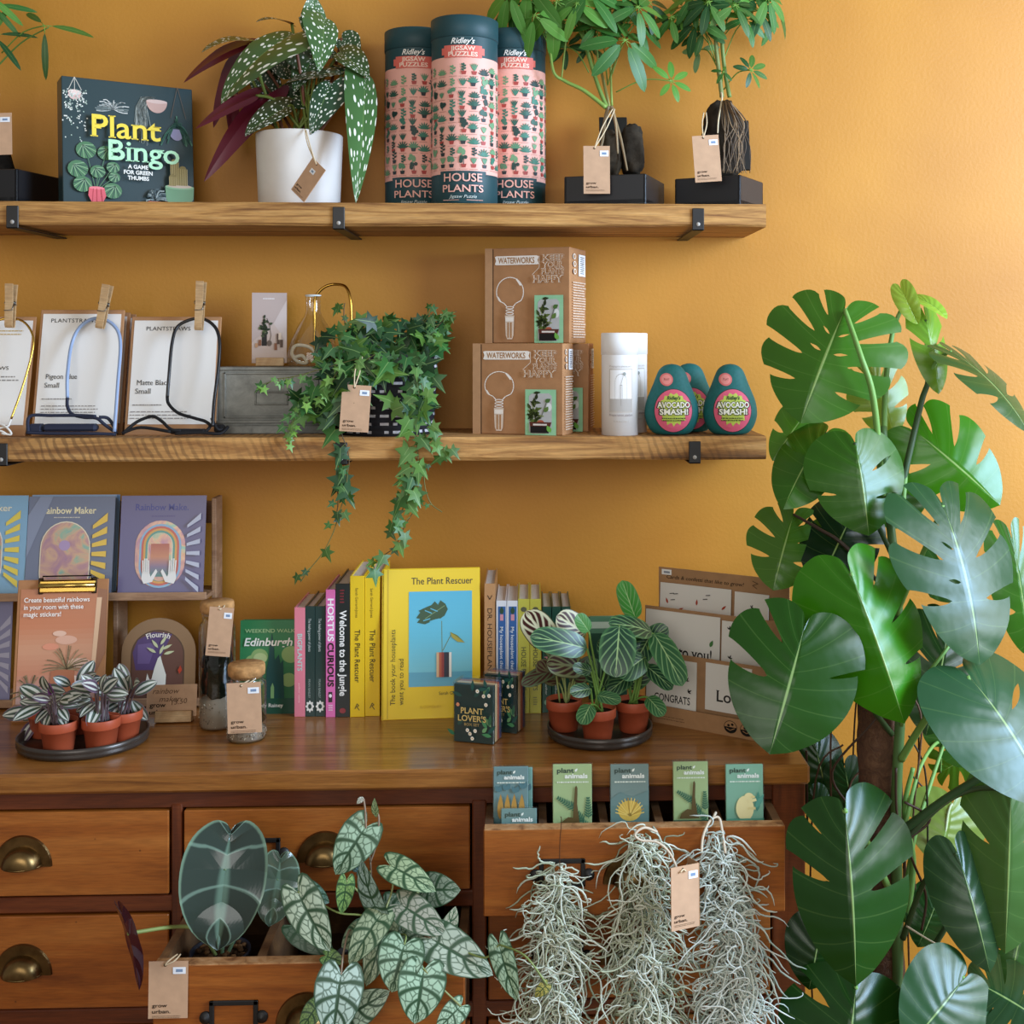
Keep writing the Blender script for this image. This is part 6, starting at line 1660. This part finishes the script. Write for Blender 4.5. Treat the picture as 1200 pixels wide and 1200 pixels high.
for pb, tp, yb, yt, nn, w_, col, bd, cup in (((264, 1018), (255, 1114), yL + .01, yL - .015, (.10, -1, .28), 98, '2e3b34', .6, -.10), ((326, 1030), (315, 1086), yL + .06, yL + .04, (.5, -1, .3), 52, '4a5a4a', .5, .1), ((150, 1094), (163, 1161), yL - .06, yL - .075, (.80, .60, .1), 54, '3a2030', .2, .0)):
    A, Z = P(*pb, yb) - o0, P(*tp, yt) - o0
    b = B(); leaf(b, A, Z, nn, w_ * mpp(yb), 'shield', bd, .12, cup, .012, col=col, ns=24, nu=9, mexp=1.1); b.build('leaf', L_ALO, t)
    r0 = V((random.uniform(-.01, .01), 0, topz - .01))
    mid = (r0 + A) / 2 + V((0, .012, .02)) if w_ != 54 else P(225, 1087, yL + .02) - o0
    sb.tube(curve([r0, mid, A], 8), .0026, 7, '7d8a4c' if w_ == 54 else '5f7a5a')
sb.build('stem', STEM, t)
swing_tag('brown swing tag hanging on the left open drawer front', (180, 1127), (226, 1126), (173.5, 1194), yL - .006, (210, 1118), yL + .004)

# ---- silver-leaved climbing plant in the same drawer
py_ = yL + .10
o0 = V((pt(425, py_, 0).x, py_, lZ0 + .0145))
t = thing('potted_climber', 'climbing plant with silver dark-veined heart leaves in open drawer', 'potted plant', o0)
R = .044; hh = .085
b = B(); b.lathe([(0, 0), (R * .75, 0), (R, hh), (R * .94, hh), (R * .9, hh - .01), (0, hh - .01)], 32, '2a2420'); b.build('pot', SATIN, t)
b = B(); b.lathe([(0, hh - .004), (R * .9, hh - .008)], 24, '2a1d14'); b.build('soil', SOIL, t)
SL, SD, SG = 'a6c4a6', '8f9f88', '7fa35c'
LV = [((429, 969), (393, 1025), .03, .02, (-.2, -1, .2), 48, SL), ((443, 1070), (424, 1007), .0, -.01, (-.5, -1, .1), 33, '9fb9b4'), ((457, 1014), (511, 1045), .02, .0, (.1, -1, .7), 34, 'a3b88e'),
      ((497, 1042), (540, 1043), .05, .04, (.1, -1, .3), 40, SD), ((470, 1060), (523, 1095), .0, -.02, (.1, -1, .5), 40, 'a9ab98'), ((452, 1062), (491, 1096), .04, .03, (0, -1, .4), 38, SD),
      ((447, 1071), (409, 1131), -.005, -.03, (-.35, -1, .3), 38, 'a3b28e'), ((452, 1083), (429, 1156), .0, -.03, (.2, -1, .3), 36, 'a9b89a'), ((474, 1107), (459, 1163), -.03, -.05, (-.1, -1, .4), 55, SL),
      ((504, 1099), (578, 1143), -.02, -.04, (.1, -1, .5), 50, 'b4c2ad'), ((497, 1136), (486, 1200), -.045, -.06, (.1, -1, .3), 57, SL), ((400, 1142), (390, 1218), -.04, -.06, (-.05, -1, .35), 58, 'bcd4c6'),
      ((404, 1192), (457, 1161), -.03, -.03, (.1, -1, .4), 40, 'b4cbb4'), ((349, 1045), (387, 1115), .0, -.02, (-.2, -1, .3), 48, 'bfd0b4'), ((406, 1032), (400, 1071), .0, -.005, (.3, -1, .2), 22, SG),
      ((585, 1107), (606, 1173), -.05, -.06, (-.3, -1, .2), 31, SL), ((540, 1179), (511, 1208), -.05, -.06, (0, -1, .4), 28, SL), ((345, 1085), (392, 1119), .05, .04, (0, -1, .5), 34, '5a6f5a'),
      ((381, 1120), (403, 1128), -.01, -.015, (0, -1, .6), 20, SG), ((372, 1178), (352, 1208), -.03, -.04, (-.2, -1, .3), 24, SG), ((426, 934), (418, 942), .03, .03, (0, -1, .3), 7, 'e6e6da'),
      ((441, 958), (439, 935), .03, .03, (-.4, -1, 0), 10, 'a9bf8e'), ((641, 1154), (627, 1168), -.10, -.10, (-.3, -1, .4), 15, 'b9b05a'), ((520, 1098), (534, 1062), .0, .01, (.4, -1, 0), 24, 'a9a88e'),
      ((418, 1022), (428, 1012), .02, .02, (0, -1, .2), 16, '6f8f9a'), ((352, 1040), (386, 1058), .03, .03, (.4, -.8, .3), 26, '6f8f7a'), ((430, 1090), (400, 1110), .02, .0, (0, -1, .4), 34, '8a9a7a'), ((470, 1090), (500, 1120), .01, .0, (0, -1, .4), 34, '8a9a82')]
sb = B(); random.seed(12)
for pb, tp, d0, d1, nn, w_, col in LV:
    A, Z = P(*pb, yL + d0) - o0, P(*tp, yL + d1) - o0
    b = B(); leaf(b, A, Z, nn, w_ * mpp(yL + d0), 'heart' if w_ > 12 else 'lance', .45, .16, .12, .012, col=col, ns=12, nu=5); b.build('leaf', L_SIL, t)
for pts in ([(440, 1120, .09), (436, 1060, .05), (434, 1010, .035), (429, 969, .03), (428, 950, .03), (426, 936, .03)], [(434, 1010, .035), (442, 985, .03), (444, 960, .03), (441, 950, .03)], [(430, 1120, .09), (448, 1075, .0), (460, 1040, .02), (457, 1014, .02)],
            [(445, 1075, .0), (420, 1072, .0), (395, 1069, .0), (365, 1052, .0), (349, 1045, .0)], [(420, 1110, .08), (410, 1090, .01), (402, 1120, -.02), (400, 1142, -.04)], [(406, 1032, 0), (415, 1040, .01), (425, 1046, .02), (434, 1020, .035)],
            [(450, 1100, .05), (474, 1095, -.01), (474, 1107, -.03)], [(470, 1080, .05), (490, 1085, .0), (504, 1099, -.02)], [(450, 1100, .05), (480, 1115, -.02), (497, 1136, -.045)], [(500, 1095, .0), (545, 1115, -.03), (570, 1122, -.045), (585, 1107, -.05)],
            [(497, 1136, -.045), (520, 1160, -.05), (540, 1179, -.05)], [(585, 1107, -.05), (615, 1120, -.09), (641, 1154, -.10)], [(455, 1100, .05), (470, 1060, .02), (497, 1042, .05)]):
    sb.tube(curve([P(x, y, yL + d) - o0 for x, y, d in pts], 6), .0014, 6, random.choice(['8a8f5a', '8f7a66', '7a8a4c']))
sb.build('stem', STEM, t)
# ================================================================== the big cheese plant on its moss pole
my = -.37
MX = pt(1036, my, 0).x; MO = V((MX + .02, my, 0))
mon = thing('monstera_plant', 'tall split-leaf cheese plant climbing a moss pole, right of dresser', 'houseplant', MO)
b = B(); b.lathe([(0, 0), (.10, 0), (.128, .25), (.132, .25), (.132, .28), (.122, .28), (.12, .25), (0, .25)], 48, '6b6258'); b.build('pot', SATIN, mon)
b = B(); b.lathe([(0, .262), (.121, .255)], 32, '2a1d14'); b.build('soil', SOIL, mon)
n = N('coir_pole'); co = n.coord((1, 1, 1)); t1 = n.noise(60, co, 6, 1.5, .7); t2 = n.noise(9, co, 3)
n.link(n.mix(.5, n.ramp(t1, [(.3, '2a1710'), (.5, '5a3a28'), (.75, '8f6a4c')]), n.ramp(t2, [(.3, '4a2a1c'), (.7, '7a5a44')])), n.p.inputs['Base Color']); n.setp(Roughness=.95); n.bump(t1, 1.0, .006); COIR = n.m
b = B(); pp = [P(1042, 1700, my), P(1034, 1100, my), P(1030, 860, my), P(1034, 690, my)]
pp[0].z = .2; pc = curve([p - MO for p in pp], 10); b.tube(pc, [.033 + .002 * sin(i * 1.7) for i in range(len(pc))], 20); b.build('moss_pole', COIR, mon)
FULL = lambda g=.022: [(.27, .42, g * .8), (.41, .34, g), (.56, .32, g), (.71, .38, g * .9)]
S3 = lambda g=.022: [(.30, .36, g), (.48, .30, g * 1.1), (.66, .34, g)]
def side(sl, sg): return [(*c, sg) for c in sl]
HL = []
WN = [(.31, .10, .010, 0, .24), (.45, .10, .010, 0, .22), (.59, .10, .009, 0, .20)]
ML = [  # base, tip, y base, y tip, normal, width px, colour, slots, bend, holes, cup
    ((990, 363), (938, 496), -.36, -.40, (-.30, -1, .30), 172, '3f7a2c', FULL(.024) + [(.34, .10, .010, 0, .24), (.485, .10, .010, 0, .24)], .55, [], .2),
    ((1022, 432), (1048, 512), -.27, -.28, (.1, -1, .1), 80, '86b455', S3(.03), .3, [], .1),
    ((1056, 338), (1076, 380), -.30, -.32, (-.5, -1, .2), 28, '9cc864', [], .6, [], .5), ((1076, 350), (1110, 374), -.30, -.33, (.2, -.8, .8), 24, '8fc05a', [], .7, [], .3),
    ((1084, 370), (1100, 462), -.31, -.34, (.2, -1, .15), 50, '6a9f3e', [(.5, .3, .03)], .4, [], .3),
    ((1115, 412), (1206, 508), -.36, -.44, (.55, -.8, .75), 78, '3f6444', S3(.035), .6, [], .2),
    ((1072, 505), (1172, 592), -.33, -.36, (.05, -1, .10), 122, '3f8a1c', side(S3(.026), 1) + side([(.45, .35, .03), (.65, .35, .03)], -1), .45, [], .15),
    ((968, 507), (918, 597), -.36, -.42, (-.45, -.9, .4), 92, '35701f', side(S3(.03), 1) + side([(.5, .4, .02)], -1), .7, [], .2),
    ((955, 470), (905, 540), -.30, -.33, (-.3, -1, .3), 60, '4f8a35', S3(.03), .4, [], .2),
    ((1002, 519), (1018, 628), -.44, -.47, (.0, -1, .28), 122, '34701a', [(.45, .30, .014, 1, .78), (.66, .28, .014, 1, .82)] + side([(.62, .5, .014)], -1), .45, [], .12),
    ((930, 603), (906, 692), -.33, -.38, (-.30, -1, .35), 100, '4a8038', S3(.028), .55, [], .2),
    ((1000, 600), (958, 690), -.34, -.40, (-.2, -1, .45), 100, '17362c', [(.5, .5, .015)], .5, [], .12),
    ((1105, 592), (1148, 780), -.47, -.55, (.34, -1, .46), 170, '2c5a44', side(S3(.024), 1) + side(S3(.028), -1) + [(.39, .1, .011, -1, .26), (.57, .1, .011, -1, .24)], .5, HL, .12),
    ((997, 672), (1060, 848), -.52, -.56, (.0, -1, .16), 150, '3c9016', side([(.34, .45, .012), (.52, .40, .016), (.70, .45, .014)], 1), .4, [], .12),
    ((943, 734), (902, 884), -.54, -.60, (-.15, -1, .25), 168, '1f5014', side([(.35, .34, .026), (.56, .32, .042)], -1) + side([(.5, .5, .012)], 1), .45, [], .12),
    ((1137, 794), (1232, 945), -.55, -.64, (.36, -.95, .52), 170, '2f5e52', [(.46, .3, .016, 1, .7)], .5, [], .1),
    ((990, 950), (1003, 1156), -.62, -.68, (-.02, -1, .25), 186, '1b4e1a', side([(.34, .55, .008), (.52, .36, .028)], -1) + side([(.38, .30, .014), (.56, .28, .026)], 1), .45, [], .12),
    ((1003, 1156), (985, 1300), -.56, -.62, (-.1, -1, .4), 172, '1c4a20', side([(.4, .4, .04)], -1) + side([(.6, .4, .02)], 1), .5, [], .15),
    ((1185, 925), (1178, 1118), -.50, -.55, (-.35, -1, .25), 120, '4a7852', side([(.45, .3, .03), (.65, .35, .03)], 1) + side([(.5, .4, .02)], -1), .4, [], .25),
    ((1122, 1000), (1160, 1140), -.50, -.56, (.05, -1, .3), 82, '2a4f3c', [], .4, [], .25),
    ((1116, 942), (1098, 1014), -.34, -.37, (-.1, -1, .2), 100, '86a868', [(.6, .5, .012)], .3, [], .1),
    ((1130, 1146), (1062, 1228), -.56, -.62, (.2, -.9, .6), 108, '2c5c48', [], .4, [], .1),
    ((1142, 1150), (1226, 1200), -.54, -.60, (.2, -.9, .8), 120, '244c3a', S3(.02), .4, [], .1),
    ((1102, 905), (1152, 876), -.26, -.28, (-.2, -1, .3), 66, '55903c', S3(.04), .6, [], .2),
    ((955, 872), (972, 948), -.26, -.28, (0, -1, .2), 62, '1c4424', [], .3, [], .1), ((950, 930), (968, 956), -.3, -.3, (0, -1, .3), 40, '1d4a2c', [], .3, [], .1),
    ((1186, 632), (1206, 770), -.36, -.38, (.1, -1, .2), 72, '3a7a28', S3(.03), .3, [], .15),
    ((1112, 735), (1085, 862), -.33, -.36, (0, -1, .3), 108, '1d401f', S3(.012), .3, [], .1),
    ((962, 1086), (948, 1160), -.50, -.51, (-.1, -1, .3), 76, '183c1c', [], .3, [], .1),
    ((1206, 1040), (1180, 1168), -.46, -.5, (-.3, -1, .3), 90, '3c6a44', S3(.03), .4, [], .15),
    ((1130, 655), (1090, 700), -.32, -.33, (0, -1, .2), 80, '2c5a2a', S3(.03), .3, [], .1),
    ((1065, 560), (1040, 620), -.30, -.31, (.1, -1, .1), 70, '2f6a24', [], .3, [], .1),
    ((1100, 830), (1130, 900), -.30, -.31, (.1, -1, .2), 60, '3a6a34', S3(.03), .3, [], .1),
    ((990, 900), (1000, 960), -.28, -.28, (.1, -1, .2), 54, '16381a', [], .3, [], .1),
    ((1100, 1050), (1075, 1110), -.40, -.42, (.1, -1, .2), 60, '1f4a26', [], .3, [], .1),
]
random.seed(77)
FO = {(1002, 519): -.42, (997, 672): -.58, (943, 734): -.12, (990, 950): -.55, (1003, 1156): -.4, (990, 363): -.2, (1105, 592): -.09, (1137, 794): -.08, (1130, 1146): -.08, (1115, 412): -.05, (1072, 505): -.2, (1056, 338): .4, (1076, 350): .3, (1185, 925): -.45, (1122, 1000): -.4}
for pb, tp, yb, yt, nn, w_, col, sl, bd, hl, cup in ML:
    sl = [(c[0], c[1], c[2], -c[3], *c[4:]) if len(c) > 3 else c for c in sl]
    A, Z = P(*pb, yb) - MO, P(*tp, yt) - MO
    b = B(); leaf(b, A, Z, nn, w_ * mpp(yb), ('mnarrow', 'mheart') if pb == (990, 950) else 'mheart', bd, FO.get(pb, -.22), cup * .6, .010, sl, hl, col, ns=48, nu=22, mexp=1.2); b.build('leaf', L_MON, mon)
def pet(pts, r, col): 
    b = B(); pl = curve([P(x, y, d) - MO for x, y, d in pts], 7); m_ = len(pl)
    b.tube(pl, [r * (1.15 - .45 * i / m_) for i in range(m_)], 8, col); return b
G_, D_ = '6f9a4c', '2f4a26'
sm = B()
def add(bb):
    o = len(sm.v); sm.v += bb.v; sm.f += [[o + k for k in f] for f in bb.f]; sm.c += bb.c; sm.m += bb.m; sm.s += bb.s; sm.u += bb.u
for pts, r, c in (
        ([(1046, 1500, -.38), (1048, 1250, -.40), (1052, 1100, -.40), (1050, 950, -.41), (1056, 800, -.41), (1050, 680, -.40), (1040, 580, -.36), (1035, 500, -.33)], .009, '4f6f3c'),
        ([(1034, 580, -.38), (1024, 470, -.42), (1008, 415, -.42), (990, 363, -.365)], .0050, G_), ([(1036, 520, -.33), (1038, 450, -.31), (1046, 390, -.30), (1057, 361, -.30)], .0046, G_),
        ([(1050, 600, -.37), (1066, 530, -.36), (1080, 470, -.34), (1088, 440, -.33), (1084, 375, -.31)], .0052, D_), ([(1088, 440, -.33), (1100, 420, -.34), (1115, 412, -.36)], .003, G_),
        ([(1056, 620, -.40), (1062, 550, -.36), (1072, 505, -.33)], .004, G_), ([(1045, 650, -.40), (1010, 570, -.40), (1002, 519, -.44)], .0036, D_), ([(1040, 640, -.38), (1000, 560, -.36), (975, 530, -.36), (968, 507, -.36)], .003, D_),
        ([(1045, 700, -.40), (990, 640, -.38), (960, 620, -.36), (930, 603, -.33)], .003, '3a2a20'), ([(1050, 720, -.42), (1085, 640, -.44), (1105, 592, -.47)], .0042, G_), ([(1050, 800, -.42), (1020, 720, -.48), (997, 672, -.52)], .004, G_),
        ([(1045, 860, -.42), (990, 790, -.5), (948, 738, -.54)], .004, D_), ([(1056, 890, -.42), (1080, 850, -.47), (1110, 810, -.53), (1137, 794, -.55)], .0052, G_), ([(1056, 850, -.42), (1080, 800, -.45), (1110, 760, -.45), (1125, 735, -.40)], .003, G_),
        ([(1050, 1060, -.42), (1015, 985, -.52), (990, 950, -.62)], .005, G_), ([(1056, 975, -.42), (1110, 935, -.45), (1160, 905, -.48), (1210, 880, -.5)], .0062, D_), ([(1056, 990, -.42), (1100, 945, -.44), (1140, 925, -.46), (1185, 925, -.50)], .005, '3a4a2a'),
        ([(1058, 1100, -.42), (1080, 1040, -.45), (1100, 1015, -.48), (1122, 1000, -.50)], .0042, D_), ([(1062, 1040, -.40), (1072, 980, -.38), (1090, 920, -.34), (1110, 860, -.30), (1128, 800, -.28)], .0036, G_), ([(1060, 970, -.42), (1078, 900, -.38), (1100, 870, -.30), (1102, 905, -.26)], .003, G_),
        ([(1060, 1160, -.42), (1100, 1100, -.44), (1130, 1050, -.45)], .0046, D_), ([(1062, 1080, -.40), (1070, 1010, -.40), (1060, 950, -.40), (1070, 900, -.40)], .005, G_), ([(1060, 1180, -.44), (1100, 1150, -.52), (1130, 1146, -.56)], .004, G_),
        ([(1095, 1110, -.4), (1100, 1050, -.38), (1110, 960, -.35), (1116, 942, -.34)], .0024, 'b9c49a'), ([(1040, 1230, -.46), (1010, 1190, -.54), (1003, 1156, -.56)], .004, G_), ([(1062, 1085, -.44), (1095, 1105, -.46), (1125, 1118, -.46)], .0014, 'c9bca4')):
    add(pet(pts, r, c))
sm.build('stem', STEM, mon)
b = B(); random.seed(9)
for i in range(15):
    x = random.uniform(950, 1090); y0 = random.uniform(780, 950); L = random.uniform(150, 420); d = random.uniform(-.40, -.24)
    pts = [(x + (1040 - x) * .4, y0 - 40, d), (x + random.uniform(-6, 6), y0, d), (x + random.uniform(-8, 8), y0 + L * .5, d), (x + random.uniform(-10, 10), y0 + L, d)]
    b.tube(curve([P(*p) - MO for p in pts], 6), .0016, 5, random.choice(['3a2a1c', '5a4030', '2a2418']))
for pts in ([(1000, 950, -.42), (975, 905, -.42), (1020, 850, -.44), (1035, 830, -.44)], [(945, 880, -.30), (946, 960, -.3), (944, 1010, -.3)], [(1050, 900, -.44), (1052, 960, -.44), (1070, 1010, -.44), (1085, 1050, -.44), (1080, 1090, -.44)], [(1062, 985, -.43), (1090, 960, -.43), (1060, 940, -.43)]):
    b.tube(curve([P(*p) - MO for p in pts], 6), .002, 6, '3f2a1e')
b.build('aerial_root', STEM, mon)
# ================================================================== light and camera
def area(name, loc, at, size, power, col, sy=None):
    l = bpy.data.lights.new(name, 'AREA'); l.energy = power; l.color = col; l.shape = 'RECTANGLE'; l.size = size; l.size_y = sy or size
    o = bpy.data.objects.new(name, l); COL.objects.link(o); o.location = loc
    o.rotation_euler = (V(at) - V(loc)).to_track_quat('-Z', 'Y').to_euler(); return o
area('window_daylight', (2.3, -1.35, 2.0), (.4, -.1, 1.25), 1.5, 84, (.90, .95, 1.0), 1.7)
area('shopfront_daylight', (-.6, -4.2, 2.2), (-.1, 0, 1.2), 2.4, 46, (1.0, .97, .93), 1.8)
area('added_blue_sheen', (2.25, -1.45, 2.0), (.65, -.5, 1.15), .9, 66, (.30, .58, 1.0), .9)  # extra blue lamp, added to give the monstera leaves a sky-coloured sheen
w = bpy.data.worlds.new('shop_ambient'); SC.world = w; w.use_nodes = True
bg = w.node_tree.nodes['Background']; bg.inputs[0].default_value = (1.0, .95, .89, 1); bg.inputs[1].default_value = .33
cam = bpy.data.cameras.new('camera'); co = bpy.data.objects.new('camera', cam); COL.objects.link(co)
cam.sensor_width = 36; cam.lens = 36 * F / 1200; cam.shift_x = (600 - CX) / 1200; cam.shift_y = (CY - 600) / 1200
co.location = (0, -D0, ZC); co.rotation_euler = (pi / 2, 0, -TH); SC.camera = co
SC.view_settings.view_transform = 'Standard'; SC.view_settings.look = 'None'; SC.view_settings.exposure = 0.0
SC.cycles.use_denoising = True; SC.cycles.max_bounces = 8; SC.cycles.transparent_max_bounces = 16
